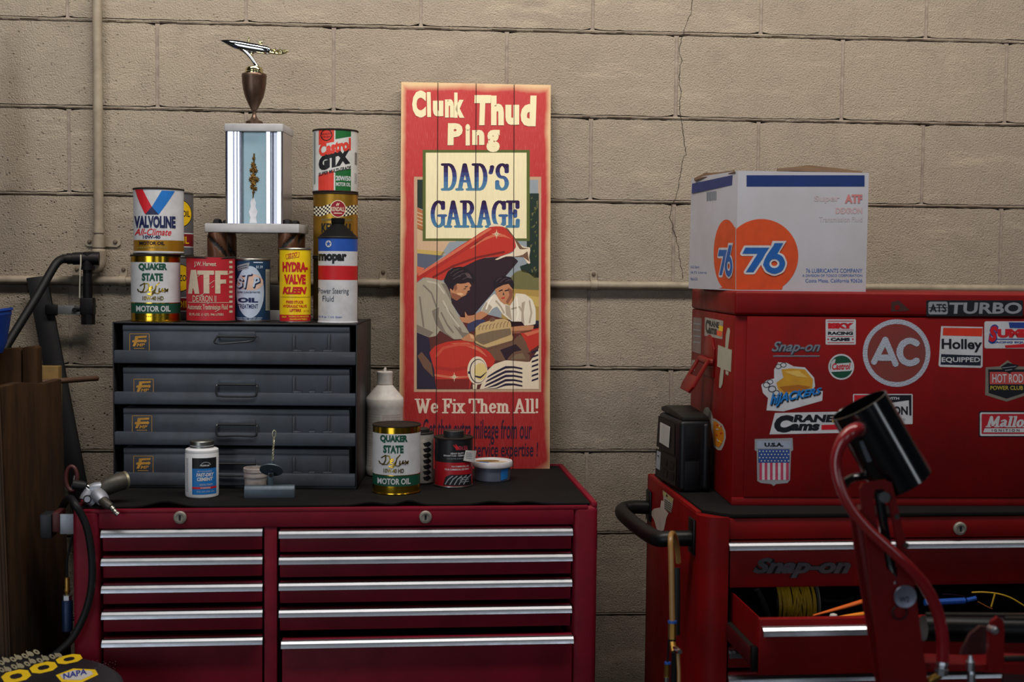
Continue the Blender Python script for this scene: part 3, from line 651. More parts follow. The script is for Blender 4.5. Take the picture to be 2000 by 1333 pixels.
for _ in range(14):
    a = random.uniform(376, 446); b = random.uniform(530, 610); l = random.uniform(3, 12); D.strokes([[(a, b), (a+l, b-l*random.uniform(.2, 1))]], TC_, 3, .5, .5)
c.done()
# --- dark blue oil treatment can with a white oval
c = oil_can(493.4, 34.6, 503.5, 626, FC, .098, CTOP, 'oil_treatment_can', 'dark blue can with a big pale oval, standing in front of the trophy', 'can', body=INK('petrol_blue', '16395c'), rim=STEEL, bands=((505, 507.5, STEEL),))
D = c.D; PALE = INK('pale_blue', 'b9c6dc'); PEACH = INK('peach', 'd8b6a6')
D.oval(488.5, 568, 27, 50, PALE, 1); D.oval(489, 549, 25, 16, PEACH, 2)
def letters3d(D, specs, dark, light, lay, w):
    for pts in specs:
        D.strokes([[(x+1.6, y+1.8) for x, y in l] for l in pts], dark, lay, w*1.45, w*1.45); D.strokes(pts, light, lay+1, w, w)
letters3d(D, [[[(474, 545), (470, 541), (466, 543.5), (467, 548), (472, 551), (472, 556), (467.5, 558.5), (464, 555.5)]], [[(474, 535), (490, 533)], [(482, 535), (478, 559)]], [[(495, 557), (499, 540)], [(497, 542), (504, 541), (505, 547), (498, 550)]]], INK('deep_blue', '14284a'), PALE, 3, 1.7)
D.text('SUPER CONCENTRATED', 464, 567, 508, 570.5, NAVY, 2, bold=.02)
D.text('OIL', 465, 579, 504, 588.5, NAVY, 2, bold=.06); D.text('TREATMENT', 465, 591.5, 504, 600, NAVY, 2, bold=.02)
D.poly([(463, 518), (488, 511), (485, 523), (465, 528)], GREY, 2)
for j in range(2): D.strokes([[(466, 521+j*4), (483, 516+j*4)]], NAVY, 3, .4, .5)
D.text('$1.39', 500, 517, 513, 523, PALE, 2, bold=.02); D.rect(495, 510, 513, 512, PALE, 2)
D.rect(518.5, 524, 526.5, 604, INK('buff', 'b5b2a4'), 2)
for j in range(22): D.rect(519.5, 529+j*3.3, 525.5, 530.4+j*3.3, GREY, 3)
for j in range(3): D.text('SHAKE WELL BEFORE USING', 462+j*2, 617+j*3, 512-j*2, 619+j*3, PALE, 2, bold=.02)
c.done()
# --- tall yellow and red can
c = oil_can(576.5, 30.9, 482, 627, FC, .06, CTOP, 'additive_can', 'tall yellow can with red lettering beside the white blue-topped bottle can', 'can', body=INK('lemon', 'f0cb12', .38), rim=STEEL, bands=((611, 627, RED),))
D = c.D
D.poly([(558, 495), (585, 490), (584, 500), (559, 504)], RED, 1); D.poly([(559, 496), (584, 491), (583, 499), (560, 503)], INK('lemon', 'f0cb12'), 2); D.text('SILOO', 562, 493.5, 580, 502, RED, 3, bold=.02, shear=.3, dy=4)
D.text('HYDRA-', 552, 509, 601, 528, RED, 2, bold=.06); D.text('VALVE', 555, 533, 597, 552, RED, 2, bold=.06); D.text('KLEEN', 552, 557, 599, 571, RED, 2, bold=.06, shear=.25)
D.rect(548, 576.4, 605, 577, BLACK, 2)
D.text('FREES STUCK', 559, 583.5, 593, 589, RED, 2, bold=.03); D.text('HYDRAULIC VALVE', 553, 591.5, 599, 597, RED, 2, bold=.03); D.text('LIFTERS', 566, 599.5, 588, 605, RED, 2, bold=.03); D.text('NET 15 OZ', 593, 602, 604, 605, RED, 2)
D.text('FAST', 551, 613.5, 560, 617, YELLOW, 2, bold=.03); D.text('WORKS IN MINUTES', 564, 613, 603, 616, YELLOW, 2, bold=.02); D.text('GUARANTEED', 566, 618, 600, 621, YELLOW, 2, bold=.02)
c.done()
# --- stack at the right: bottom dark can, gold can, striped can
c = oil_can(655.5, 44.4, 502, 624, FC, .215, CTOP, 'oil_can', 'dark gold oil can at the foot of the right stack, behind the blue-topped bottle can', 'can', body=M('dark_gold_foil', '5a4520', .4, .8, dirt=.4))
c.done(); Z3 = c.z
KG = M('kendall_gold', 'b58a32', .36, .85, dirt=.35, dscale=14)
c = oil_can(655.5, 44.2, 376.5, 501.5, FC, .215, Z3, 'oil_can', 'gold oil can with a chequered band, middle of the right stack', 'can', body=KG)
D = c.D
for j in range(24):
    for r_ in range(5):
        if (j+r_) % 2 == 0:
            x = 612.5+j*3.65; wv = lambda x: 402+2.6*math.sin((x-612)/7.5)
            D.poly([(x, wv(x)+r_*3.6), (x+3.65, wv(x+3.65)+r_*3.6), (x+3.65, wv(x+3.65)+r_*3.6+3.6), (x, wv(x)+r_*3.6+3.6)], BLACK, 1)
        else:
            x = 612.5+j*3.65; D.poly([(x, wv(x)+r_*3.6), (x+3.65, wv(x+3.65)+r_*3.6), (x+3.65, wv(x+3.65)+r_*3.6+3.6), (x, wv(x)+r_*3.6+3.6)], CREAM, 1)
MAR = INK('kendall_red', '8a1426'); D.oval(660, 408.5, 15.5, 16.5, CREAM, 2); D.oval(660, 408.5, 14.2, 15.2, MAR, 3); D.text('KENDALL', 647, 405, 673, 413, CREAM, 4, bold=.01); D.rect(652, 416, 668, 417.5, CREAM, 4)
D.strokes([[(657, 402), (659, 398)], [(660, 402), (662, 398)]], CREAM, 4, .8, .8)
D.rect(628, 427.5, 688, 431.5, INK('olive_bar', '6a5a34'), 2); D.text('KENDALL', 628, 436, 689, 454, BLACK, 2, bold=.035)
c.done(); Z4 = c.z
CW = INK('castrol_white', 'c9c9c6')
c = oil_can(655.2, 44.6, 254, 376, FC, .215, Z4, 'oil_can', 'white oil can with slanted red and green panels, top of the right stack', 'can', body=CW)
D = c.D; CR = INK('castrol_red', 'cf3a2c'); CG = INK('castrol_green', '12602c')
D.poly([(622.5, 256), (652.5, 256), (652.5, 280), (622.5, 286)], CR, 1); D.poly([(655, 256), (685.5, 256), (685.5, 268), (655, 275)], CG, 1)
D.poly([(622, 343), (652, 335), (652, 374), (622, 374)], CR, 1); D.poly([(655, 336), (685.5, 330), (685.5, 374), (655, 374)], CG, 1)
D.oval(637.5, 267, 11.5, 11, BLACK, 2, inner=.86); D.text('QUALITY', 628, 263, 647, 267, BLACK, 3); D.text('& VISCOSITY', 629, 269, 646, 272, BLACK, 3)
D.text('Castrol', 623, 284, 685, 309, CR, 2, bold=.05, dy=14)
D.text('GTX', 622.5, 308, 684, 337, BLACK, 2, bold=.09, dy=17); D.text('SUPER MULTI-GRADE', 622.5, 339, 685.5, 346, BLACK, 2, bold=.03, dy=15)
D.text('20W/50', 656, 344.5, 685, 354, WHITE, 2, bold=.04); D.text('MOTOR OIL', 656.5, 357, 684.5, 364.5, WHITE, 2, bold=.03)
for j in range(12): D.rect(693, 298+j*2, 697.5, 299+j*2, BLACK, 2)
for a in ((613, 260, 616, 360),): D.rect(*a, INK('fine_print', '7c8682'), 2)
for j in range(8): D.rect(693, 338+j*2.6, 697.5, 339+j*2.6, GREY, 2)
c.done()
# --- white bottle can with a black cone top
c = oil_can(660, 39.0, 459.5, 627.5, FC, .062, CTOP, 'fluid_can', 'white power steering fluid can with blue and red bands and a black cone top', 'can', body=WHITE, rim=DARKSTEEL, foot=WHITE, bands=((460, 488, BLUE), (516, 543.5, RED)))
D = c.D
star = [(641.5+7.0*(.42 if i % 2 else 1)*math.sin(i*math.pi/5), 474-7*(.42 if i % 2 else 1)*math.cos(i*math.pi/5)) for i in range(10)]
D.oval(641.5, 474, 5.8, 6.6, WHITE, 2); D.poly([(641.5+(p[0]-641.5)*.75, 474+(p[1]-474)*.8) for p in star], BLUE, 3)
D.text('mopar', 622, 493, 677, 512, BLACK, 2, bold=.06); D.text('Power Steering', 621.5, 559, 681, 573, INK('slate', '3b4656'), 2); D.text('Fluid', 630, 574, 652, 585, INK('slate', '3b4656'), 2); D.text('32 fl oz  1 U.S. Quart', 622, 613, 668, 617, BLUE, 2, bold=.01)
c.done()
R = c.R; h = c.h; k = c.dp/F_PX; mb = MB()
mb.lathe([(R*.98, h-.003), (R*.97, h), (R*.80, h+6*k), (R*.50, h+17*k), (13.5*k, h+22*k), (12.6*k, h+24*k), (12.6*k, h+26*k), (13.2*k, h+26.5*k), (13.2*k, h+35*k), (12.4*k, h+36*k), (0, h+36*k)], M('black_cone_cap', '0a0909', .7, spec=.12), 48); mb.build('cone_cap', c.t)
#@@MATTHINGS
def on_mat(cx, half, top, bot, pyb, *a):
    """stands on the mat with its front foot at row pyb"""
    q = FL.I @ atz(cx, pyb, MATZ); fr0 = Fr((FL.w(q).x, FL.w(q).y, 0), 0)
    rr = half*depth((fr0.loc.x, fr0.loc.y, MATZ))/F_PX
    return (cx, half, top, bot, FL, q.y+rr, MATZ)+a
q = FL.I @ atz(774.5, 968.5, MATZ)
QM = quaker(774.5, 47.6, 833, 966.5, FL, q.y+.052, MATZ, 'white and gold motor oil can standing alone on the black mat')
# cement bottle
a = on_mat(394.5, 32, 864, 974, 975, 'cement_bottle', 'white cement bottle with a blue and black label and grey screw cap', 'bottle')
c = Can(*a); R = c.R; h = c.h; k = c.dp/F_PX; v = c.v
PW = M('white_plastic', 'dadade', .38, dirt=.12)
mb = MB(); mb.lathe([(R*.9, 0), (R*.98, .002), (R, .006), (R, v(889)), (R*.985, v(887.5)), (R*.985, v(886)), (R, v(884.5)), (R*.98, v(881)), (R*.9, v(879.5)), (R*.72, v(878.8)), (R*.70, v(872)), (0, v(872))], PW, 48)
D = c.dec(mb); D.rect(376, 895, 421.5, 915.5, BLACK, 1); D.rect(376, 915.5, 421.5, 966, INK('label_blue', '1a6fb8'), 1)
D.strokes([arc(401.5, 910, 9, 7, 200, 345)], GREY, 2, .8, .7); D.text('PREMIUM', 391, 908, 408, 911, WHITE, 2, bold=.03)
D.text('FAST-DRY', 384, 924, 417, 931, WHITE, 2, bold=.05, shear=.15); D.text('CEMENT', 385, 932.5, 415, 939.5, WHITE, 2, bold=.05, shear=.15); D.text('SELF VULCANIZING', 386, 919.5, 413, 922, WHITE, 2); D.text('INDUSTRIAL STRENGTH', 390, 945, 414, 948.5, WHITE, 2); D.rect(376, 951, 421.5, 955, RED, 2); D.text('FLAMMABLE', 392, 951.8, 410, 954.2, WHITE, 3, bold=.03); D.text('8 FL OZ (236 mL)', 385, 959, 417, 962, WHITE, 2)
for j in range(22): D.rect(365+.3*(j % 3), 897+j*3, 368.5, 898.4+j*3, GREY, 1)
mb.build('bottle_body', c.t)
mb = MB(); r2 = 23.3*k; pr = []
mb.lathe([(r2*.96, v(878)), (r2, v(877)), (r2, v(874.6)), (r2*.95, v(874)), (r2*.95, v(873)), (r2, v(872.4)), (r2, v(865.5)), (r2*.95, v(864.3)), (0, v(864.3))], STEEL, 72)
mb.build('screw_cap', c.t)
# small white tub, dirty
a = on_mat(499, 22.5, 916, 965, 966, 'plastic_cup', 'small dirty white cup behind the steel roller tool', 'cup')
c = Can(*a); R = c.R; h = c.h
DW = M('grimy_white_plastic', 'a89c98', .55, dirt=.6, dcol='4a4038', dscale=40)
mb = MB(); mb.lathe([(R*.86, 0), (R*.9, .002), (R*.94, h*.62), (R*1.0, h*.63), (R*1.02, h*.66), (R*1.0, h*.72), (R*1.0, h*.82), (R*1.04, h*.84), (R*1.04, h*.98), (R, h), (R*.93, h), (R*.9, h*.4), (0, h*.38)], DW, 40); mb.build('cup_body', c.t)
# steel roller tool: half-round bar, post, disc and twisted wire shaft
q = atz(526, 974, MATZ); fr = Fr((q.x, q.y, MATZ), FL.rz); k = depth(q)/F_PX
t = thing('tire_patch_tool', 'steel tool with a tilted disc and twisted loop wire on a half-round bar', 'tool', fr)
ZINC = M('zinc_steel', '55616c', .5, .5, dirt=.3, dscale=30)
z_ = lambda py: (974-py)*k
x_ = lambda px: (px-526)*k
mb = MB(); mb.prism([(0, 0), (0, z_(957)), (.004, z_(951)), (.012, z_(949)), (.02, z_(951)), (.024, z_(957)), (.024, 0)], (x_(477.5), 0, 0), (0, 1, 0), (0, 0, 1), (1, 0, 0), x_(574.5)-x_(477.5), ZINC, .001); mb.build('bar', t)
mb = MB(); mb.box((x_(523), .009, z_(951)), (x_(533), .013, z_(925)), ZINC, .0006); mb.tube([(x_(528), .008, z_(930)), (x_(528), .014, z_(930))], .0042, DARKSTEEL, 14); mb.build('post', t)
mb = MB(); Rr = 23*k; mb.lathe([(Rr, -.001), (Rr, .001), (Rr*.3, .002), (.004, .003), (0, .003)], ZINC, 48, Matrix.Translation((x_(529), .012, z_(920))) @ Matrix.Rotation(math.radians(-38), 4, 'X') @ Matrix.Rotation(math.radians(4), 4, 'Y')); mb.build('disc', t)
mb = MB(); WIRE = M('tinned_wire', 'c9c3a8', .35, .8)
mb.tube([(x_(530), .012, z_(920)), (x_(530), .012, z_(901))], .0042, ZINC, 10)
sh = [(531, 902), (532, 885), (533, 868), (533.5, 858)]
for s_ in (0, math.pi):
    p = []
    for i in range(25):
        u = i/24*(len(sh)-1); j = min(int(u), len(sh)-2); f_ = u-j
        px, py = sh[j][0]*(1-f_)+sh[j+1][0]*f_, sh[j][1]*(1-f_)+sh[j+1][1]*f_
        p.append((x_(px)+.0012*math.cos(i*1.1+s_), .012+.0012*math.sin(i*1.1+s_), z_(py)))
    p += [(x_(534)+(.003 if s_ else -.003), .012, z_(853)), (x_(534.5)+(.0032 if s_ else -.0032), .012, z_(845)), (x_(534.5), .012, z_(841))]
    mb.tube(p, .0012, WIRE, 6)
mb.build('wire_shaft', t)
# white squeeze bottle behind
q = FL.I @ atz(749, 934, MATZ)
c = Can(751.3, 36.3, 726, 934, FL, q.y+.045, MATZ, 'squeeze_bottle', 'tall white squeeze bottle with a flip cap behind the lone oil can', 'bottle'); R, v, k = c.R, c.v, c.dp/F_PX
OW = M('off_white_plastic', 'cfc9c4', .45, dirt=.4, dcol='5a524c', dscale=25)
mb = MB(); mb.lathe([(R*.9, 0), (R*.98, .003), (R, .008), (R, v(916)), (R*.97, v(914)), (R*.97, v(802)), (R, v(799)), (R*1.01, v(786)), (R*.985, v(782)), (R*.40, v(757)), (R*.36, v(755)), (R*.36, v(752)), (0, v(752))], OW, 48)
D = c.dec(mb)
for j in range(9): D.text('rub a small amount into dry hands', 713, 811+j*5.4, 742, 813.4+j*5.4, INK('bottle_print', '6a6468'), 1)
for j in range(5): D.text('use with or without water', 747, 812+j*4.6, 782, 814.4+j*4.6, INK('bottle_print_red', '8a5a5e'), 1)
for j in range(11): D.text('wipe clean with a dry towel and repeat', 713, 862+j*5, 726, 864.5+j*5, INK('bottle_print', '6a6468'), 1)
mb.build('bottle_body', c.t)
mb = MB(); mb.lathe([(15*k, v(756)), (15*k, v(736)), (15.4*k, v(735)), (15.4*k, v(732)), (14*k, v(731)), (0, v(731))], OW, 40); cp = mb.build('flip_cap', c.t)
mb = MB(); mb.tube([(0, 0, v(732)), (0, 0, v(727)), (.002, 0, v(723.5))], [.004, .0033, .0022], OW, 12); mb.build('spout', cp)
# small can half hidden, pale and worn
q = FL.I @ atz(827, 948, MATZ)
c = oil_can(822, 25.5, 846, 947, FL, q.y+.03, MATZ, 'additive_can', 'small worn black and white can squeezed behind the lone oil can', 'can', body=M('worn_white_print', 'a8a29c', .5, dirt=.7, dcol='1c1a1a', dscale=28), rim=DARKSTEEL)
D = c.D
for j in range(7):
    y = 866+j*11; D.poly([(826, y), (838, y-3), (843, y+3), (836, y+8), (829, y+6)], BLACK, 1)
c.done(); R, h = c.R, c.h
mb = MB(); mb.lathe([(R*.62, h-.004), (R*.62, h+.006), (R*.56, h+.008), (0, h+.008)], DARKSTEEL, 36); mb.build('screw_cap', c.t)
# black and red tin
a = on_mat(886, 38, 857, 953.5, 954.5, 'cement_tin', 'black and red tin with a screw cap and a peeling price sticker', 'can'); c = oil_can(*a, body=INK('tin_black', '17171c', .35), foot=STEEL, bands=((904, 950, INK('tin_red', 'a01420', .35)),))
D = c.D; D.poly([(887, 871), (895, 873), (892, 880)], RED, 1); D.strokes([[(886, 870), (893, 879)], [(890, 869), (897, 878)]], RED, 1, .9, .9); D.text('XTRA SEAL', 893, 872, 914, 880, INK('tin_print_red', 'a8364a'), 1, bold=.02)
D.text('HEAVY DUTY', 880, 884.5, 906, 888, WHITE, 1, bold=.02); D.text('SEALANT FLUID - CEMENT', 866, 889, 908, 892, WHITE, 1, bold=.02); D.text('FOR BUFFED SURFACES', 873, 895, 908, 897.5, GREY, 1)
D.text('FOR COMMERCIAL USE', 882, 910, 916, 913, WHITE, 1, bold=.02); D.text('POUR COMMERCIAL USE ONLY', 869, 915.5, 917, 919, WHITE, 1, bold=.02)
D.poly([(866, 948), (870, 932), (880, 927), (920, 928), (922, 950)], BLACK, 1)
for j in range(5): D.strokes([[(870+j*9, 946), (876+j*9, 936), (884+j*9, 930)]], GREY, 2, 1.1, 1.0)
for j in range(3): D.rect(898, 933+j*4, 916, 934.4+j*4, GREY, 3)
c.done(); R, h, k = c.R, c.h, c.dp/F_PX
mb = MB(); mb.lathe([(20*k, h-.0035), (20*k, h+.002), (19.3*k, h+.0026), (20*k, h+.0032), (20*k, h+10.5*k), (19*k, h+11.5*k), (0, h+11.5*k)], M('pewter_cap', '3a3a3c', .45, .7, dirt=.4), 48); mb.build('screw_cap', c.t)
mb = MB(); D = c.dec(mb); D.fr = lambda u, v_, w_: Vector(((R+.0008+w_+max(0, u-R*.55)*.22)*math.sin(u/R), -(R+.0008+w_+max(0, u-R*.55)*.22)*math.cos(u/R), v_))
D.poly([(908, 880), (923, 884), (921, 906), (904, 900)], INK('sticker_white', 'c4c2c0'), 1)
for j in range(4): D.strokes([[(909, 885+j*3.4), (917, 887+j*3.4)]], GREY, 2, .3, .7)
mb.build('price_sticker', c.t)
# white tub with a stained lid
q = FL.I @ atz(961, 944, MATZ)
c = Can(961.5, 39.5, 893, 943.5, FL, q.y+.045, MATZ, 'plastic_tub', 'low plastic tub with a white stained lid at the foot of the sign', 'tub'); R, v, k = c.R, c.v, c.dp/F_PX
TUB = M('cloudy_tub', '5b6274', .4, dirt=.4, dscale=20); LIDW = M('white_lid', 'cfcdd0', .4, dirt=.25, dcol='6a4a30', dscale=30)
mb = MB(); mb.lathe([(R*.83, 0), (R*.87, .002), (R*.9, v(914)), (0, v(914))], TUB, 48); D = c.dec(mb); D.fr = lambda u, v_, w_: Vector(((R*.895+w_)*math.sin(u/R), -(R*.895+w_)*math.cos(u/R), v_))
D.poly([(980, 920), (996, 917), (994, 937), (980, 940)], INK('label_blue', '1a6fb8'), 1); mb.build('tub_body', c.t)
mb = MB(); zl = v(907); mb.lathe([(R*.92, v(917)), (R*.985, v(916)), (R, v(914)), (R, zl), (R*.975, zl+.0022), (R*.93, zl+.0022), (R*.91, zl-.001), (R*.4, zl-.0012), (0, zl-.0012)], LIDW, 56)
d2 = Dec().flat(mb, c.fr, (0, 0, zl-.0010), (1, 0, 0), (0, 1, 0), (0, 0, 1))
ST = M('glue_stain', '8a6a3a', .6, dirt=.7, dcol='3a2a1c', dscale=80); rnd = random.Random(5)
for cx_, cy_, rx_, ry_, m_ in ((-.012, .006, .026, .016, ST), (.014, -.004, .022, .014, M('cream_stain', 'b7a78c', .6)), (-.022, -.016, .018, .012, INK('label_blue', '1a6fb8'))):
    d2.EPS = .0003; P = [(cx_+rx_*(1+.25*rnd.uniform(-1, 1))*math.cos(i*.524), cy_+ry_*(1+.25*rnd.uniform(-1, 1))*math.sin(i*.524)) for i in range(12)]
    for i in range(12): d2.emit([(cx_, cy_), P[i], P[(i+1) % 12]], m_, 1+(m_ is ST))
mb.build('lid', c.t)
#@@TROPHY
# ------------------------------------------------------------------ trophy
p = FC.M @ FC.y(495, 620, .195); FT = Fr((p.x, p.y, CTOP), math.radians(-6))
T_ = lambda px, py, y=0: FT.y(px, py, y)
t = thing('trophy', 'tall trophy with a silver speed boat on a bronze cup and mirrored column', 'trophy', FT)
MARB = M('white_marble', 'b4b3b5', .3, dirt=.45, dcol='77757a', dscale=11, coat=.2); WOODD = M('dark_wood_base', '1f1a18', .5, dirt=.4)
hw = .055
mb = MB(); x0, x1 = T_(399.5, 446, -hw).x, T_(584, 446, -hw).x; z0, z1 = T_(490, 454.5, -hw).z, T_(490, 437, -hw).z
mb.box((x0, -hw, z0), (x1, hw, z1), MARB, .002); mb.build('marble_slab', t)
zb1 = T_(490, 606, -hw).z; zb2 = T_(490, 557, -hw).z
MB().box((x0+.004, -hw, .0), (x1+.002, hw, zb1), MARB, .002).build('foot_slab', t)
MB().box((x0+.012, -hw+.006, zb1), (x1-.006, hw-.006, zb2), WOODD, .002).build('wood_base', t)
COP = M('antique_bronze_plastic', '6a4632', .3, .45, dirt=.4, dcol='1a100c', dscale=12)
for i, (px0, px1) in enumerate(((405.5, 444.5), (543, 581.5))):
    for yy in (-.032, .032):
        xa, xb = T_(px0, 500, -.032).x, T_(px1, 500, -.032).x; r = (xb-xa)/2; xc = (xa+xb)/2+(.0 if yy < 0 else .004); n = 26; seg = 40; mb = MB(); V = []; Fs = []
        for a in range(n+1):
            z = zb2+(z0-zb2)*a/n
            for b in range(seg):
                th = 2*math.pi*b/seg; tw = th*2+a/n*12 if i == 0 else th*2-a/n*12
                rr = r*(1-.16*max(0, math.cos(tw))**4); V.append((xc+rr*math.cos(th), yy+rr*math.sin(th), z))
        for a in range(n):
            for b in range(seg): b2 = (b+1) % seg; Fs.append((a*seg+b, a*seg+b2, (a+1)*seg+b2, (a+1)*seg+b))
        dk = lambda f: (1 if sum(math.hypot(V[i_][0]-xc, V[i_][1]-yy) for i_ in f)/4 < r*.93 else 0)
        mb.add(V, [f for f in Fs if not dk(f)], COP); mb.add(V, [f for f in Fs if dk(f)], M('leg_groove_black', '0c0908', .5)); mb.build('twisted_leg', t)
        m2 = MB(); m2.lathe([(.011, z1), (.0105, z1+.003), (.0085, z1+.009), (.004, z1+.011), (0, z1+.011)], IRON, 6, c=(xc, yy, 0)); m2.build('leg_nut', t)
# column: blue mirrored front between fluted aluminium corners
cx0, cx1 = T_(440.5, 350, -.05).x, T_(552, 350, -.05).x; zt = T_(495, 257.5, -.05).z
def colx(px): return T_(px, 350, -.05).x
MIR = M('mirror_aluminium', 'd6d6e0', .24, 1)
mb = MB(); BLU = M('blue_mirror_film', '73868b', .26, .8, dirt=.45, dcol='aebfc4', dscale=16)
mb.box((cx0+.012, -.038, z1), (cx1-.012, .05, zt), BLU); colm = mb
D = Dec().flat(mb, FT, (0, -.038, 0), (1, 0, 0), (0, 0, 1), (0, -1, 0))
mb.build('mirror_panel', t)
prof_l = [(440.5, -.046), (441.2, -.053), (444.2, -.0545), (444.8, -.050), (445.6, -.050), (446.2, -.055), (456.6, -.0555), (457.2, -.050), (458.4, -.050), (459, -.055), (463.4, -.0552), (464, -.051), (464.6, -.051), (465.2, -.0545), (468.6, -.0545), (469.4, -.046), (471.8, -.0455), (472, -.037)]
def flute(pts, sgn):
    m = MB(); poly = [(colx(px), y) for px, y in pts]; back = [(poly[-1][0], .05), (poly[0][0], .05)]
    m.prism(poly+back, (0, 0, z1), (1, 0, 0), (0, 1, 0), (0, 0, 1), zt-z1, MIR); return m.build('fluted_corner', t, sharp=25)
flute(prof_l, 1)
flute([(518, -.037), (518.3, -.046), (520.2, -.0465), (520.8, -.0545), (528.6, -.0552), (529.4, -.048), (531, -.047), (533, -.041), (539.8, -.0405), (540.6, -.047), (542, -.047), (542.6, -.0545), (549.8, -.0548), (550.4, -.050), (552, -.048)], -1)
tz = T_(495, 241.5, -.055).z
MB().box((T_(438, 250, -.058).x, -.058, zt), (T_(552.5, 250, -.058).x, .058, tz), MARB, .002).build('top_slab', t)
# gold leaf spray on the panel, its lower part worn away
LEAF = M('gold_leaf_spray', '9a7a42', .4, .8, dirt=.4, dcol='40301a', dscale=90)
mb = MB(); k = depth(FT.w((0, -.04, .3)))/F_PX
def XZ(px, py): q = T_(px, py, -.039); return q.x, q.z
for cx_, cy_, rr in ((495.5, 310, 5), (494, 322, 7), (496, 327, 8), (491, 333, 6), (499.5, 334, 6), (494.5, 345, 9), (489.5, 351, 6), (502, 351, 6.5), (495, 358, 9), (492, 366, 6), (499, 369, 5.5), (495, 376, 4)):
    for a in range(7):
        th = a*2*math.pi/7+cx_; x, z = XZ(cx_, cy_); r = rr*k
        tip = (x+r*math.sin(th)*.75, -.0420, z+r*math.cos(th)); l = (x+r*.45*math.sin(th-.5), -.0402, z+r*.5*math.cos(th-.5)); rg = (x+r*.45*math.sin(th+.5), -.0402, z+r*.5*math.cos(th+.5))
        mb.add([(x, -.0435, z), l, tip, rg, (x, -.039, z)], [(0, 1, 2), (0, 2, 3), (4, 2, 1), (4, 3, 2)], LEAF)
p = [XZ(*q) for q in ((496, 300), (495, 330), (495, 365), (494, 388))]; mb.tube([(x, -.0405, z) for x, z in p], [.0015, .002, .0015, .0008], LEAF, 6, 1)
mb.build('leaf_spray', t)
mb = MB(); rnd = random.Random(2); GLUE = M('dry_glue', 'd9dbe2', .6, dirt=.5, dcol='a9aab2', dscale=80)
D = Dec().flat(mb, FT, (0, -.038, 0), (1, 0, 0), (0, 0, 1), (0, -1, 0))
D.poly([(491+rnd.uniform(-1, 1), 388), (496, 386), (500, 396), (499, 404), (503, 414), (500, 424), (502, 436), (487, 436), (489, 425), (486, 414), (490, 404), (489, 395)], GLUE, 1); mb.build('glue_mark', t)
# cup
cz = lambda py: T_(497, py, 0).z; cxx = T_(496.5, 200, 0).x; k = depth(FT.w((0, 0, .4)))/F_PX
BRZ = M('tarnished_cup', '563a2c', .28, .75, dirt=.6, dcol='7a7066', dscale=10); BRS = M('brass_stem', '8a7a66', .38, .8, dirt=.4)
mb = MB(); mb.lathe([(17*k, tz), (16.5*k, cz(238)), (12*k, cz(235.5)), (9*k, cz(234)), (6*k, cz(230)), (4.4*k, cz(226)), (3.4*k, cz(222)), (4, 0)][:-1]+[(3.4*k, cz(218)), (5.6*k, cz(215.5)), (7*k, cz(213)), (12*k, cz(203)), (18*k, cz(189)), (21.5*k, cz(175)), (23.3*k, cz(162)), (23.7*k, cz(153)), (24.2*k, cz(151)), (24.2*k, cz(147)), (23*k, cz(144.5)), (20*k, cz(144.5)), (0, cz(146))], BRZ, 48, c=(cxx, 0, 0)); mb.build('cup', t)
GC = M('gold_chrome', 'd9d0a0', .12, 1, dirt=.3, dcol='6a6440', dscale=30)
mb = MB(); mb.lathe([(18.5*k, cz(146)), (18.5*k, cz(141.5)), (17*k, cz(139.5)), (17.3*k, cz(137)), (15.5*k, cz(132.5)), (10*k, cz(129.5)), (0, cz(128.5))], GC, 44, c=(cxx+.0, 0, 0)); mb.build('dome', t)
# speed boat figure
B = lambda px, py, y=0: Vector(T_(px, py, y))
mb = MB(); mb.tube([B(431.5, 79.3), B(437, 80.2), B(446, 82.5), B(458, 86), B(474, 89.5), B(492, 93), B(510, 96), B(526, 99), B(528.5, 99.4)], [.0006, 2.6*k, 5.6*k, 8.4*k, 9.4*k, 9.4*k, 8.8*k, 7.4*k, 5*k], CHROME, 24, 1, flat=1.12)
mb.tube([B(470, 92), B(500, 98), B(528, 103), B(548, 106), B(560, 103.5)], [4*k, 5*k, 4.6*k, 3.2*k, 1.2*k], GC, 12, 1, flat=.6)
bt = mb.build('speed_boat', t)
rnd = random.Random(4); mb = MB()
for i in range(34):
    a = rnd.random(); q_ = B(529+32*a, 98.5+2.5*a+rnd.uniform(-1.5, 4.5-2*a), rnd.uniform(-.006, .006))
    mb.tube([q_, q_+Vector((rnd.uniform(-.002, .004), 0, rnd.uniform(.001, .003))), q_+Vector((.0045, rnd.uniform(-.002, .002), .001))], [.0022, .0018, .0004], GC, 6)
mb.build('wake_spray', bt)
mb = MB(); h_ = B(485, 78); mb.tube([h_+Vector((0, 0, -.007)), h_+Vector((.001, 0, -.002)), h_+Vector((0, 0, .001))], [.003, .0036, .0022], GC, 10, 1); mb.lathe([(.0006, -.003), (.0026, -.0012), (.0026, .0012), (0, .003)], GC, 10, c=B(485, 74.2)); mb.box(B(505, 83)+Vector((0, -.003, -.002)), B(513, 82.5)+Vector((0, .003, .001)), GC, .0005); mb.build('driver', bt)
mb = MB(); mb.tube([B(468, 95), B(480, 101), B(490, 111), B(497, 122), B(503, 131)], [5*k, 7.2*k, 6.8*k, 6*k, 7.5*k], CHROME, 16, 2, flat=.7)
mb.tube([B(494, 97), B(494, 101), B(493, 106)], [3*k, 4*k, 3*k], GC, 10, 1); mb.build('stand', t)
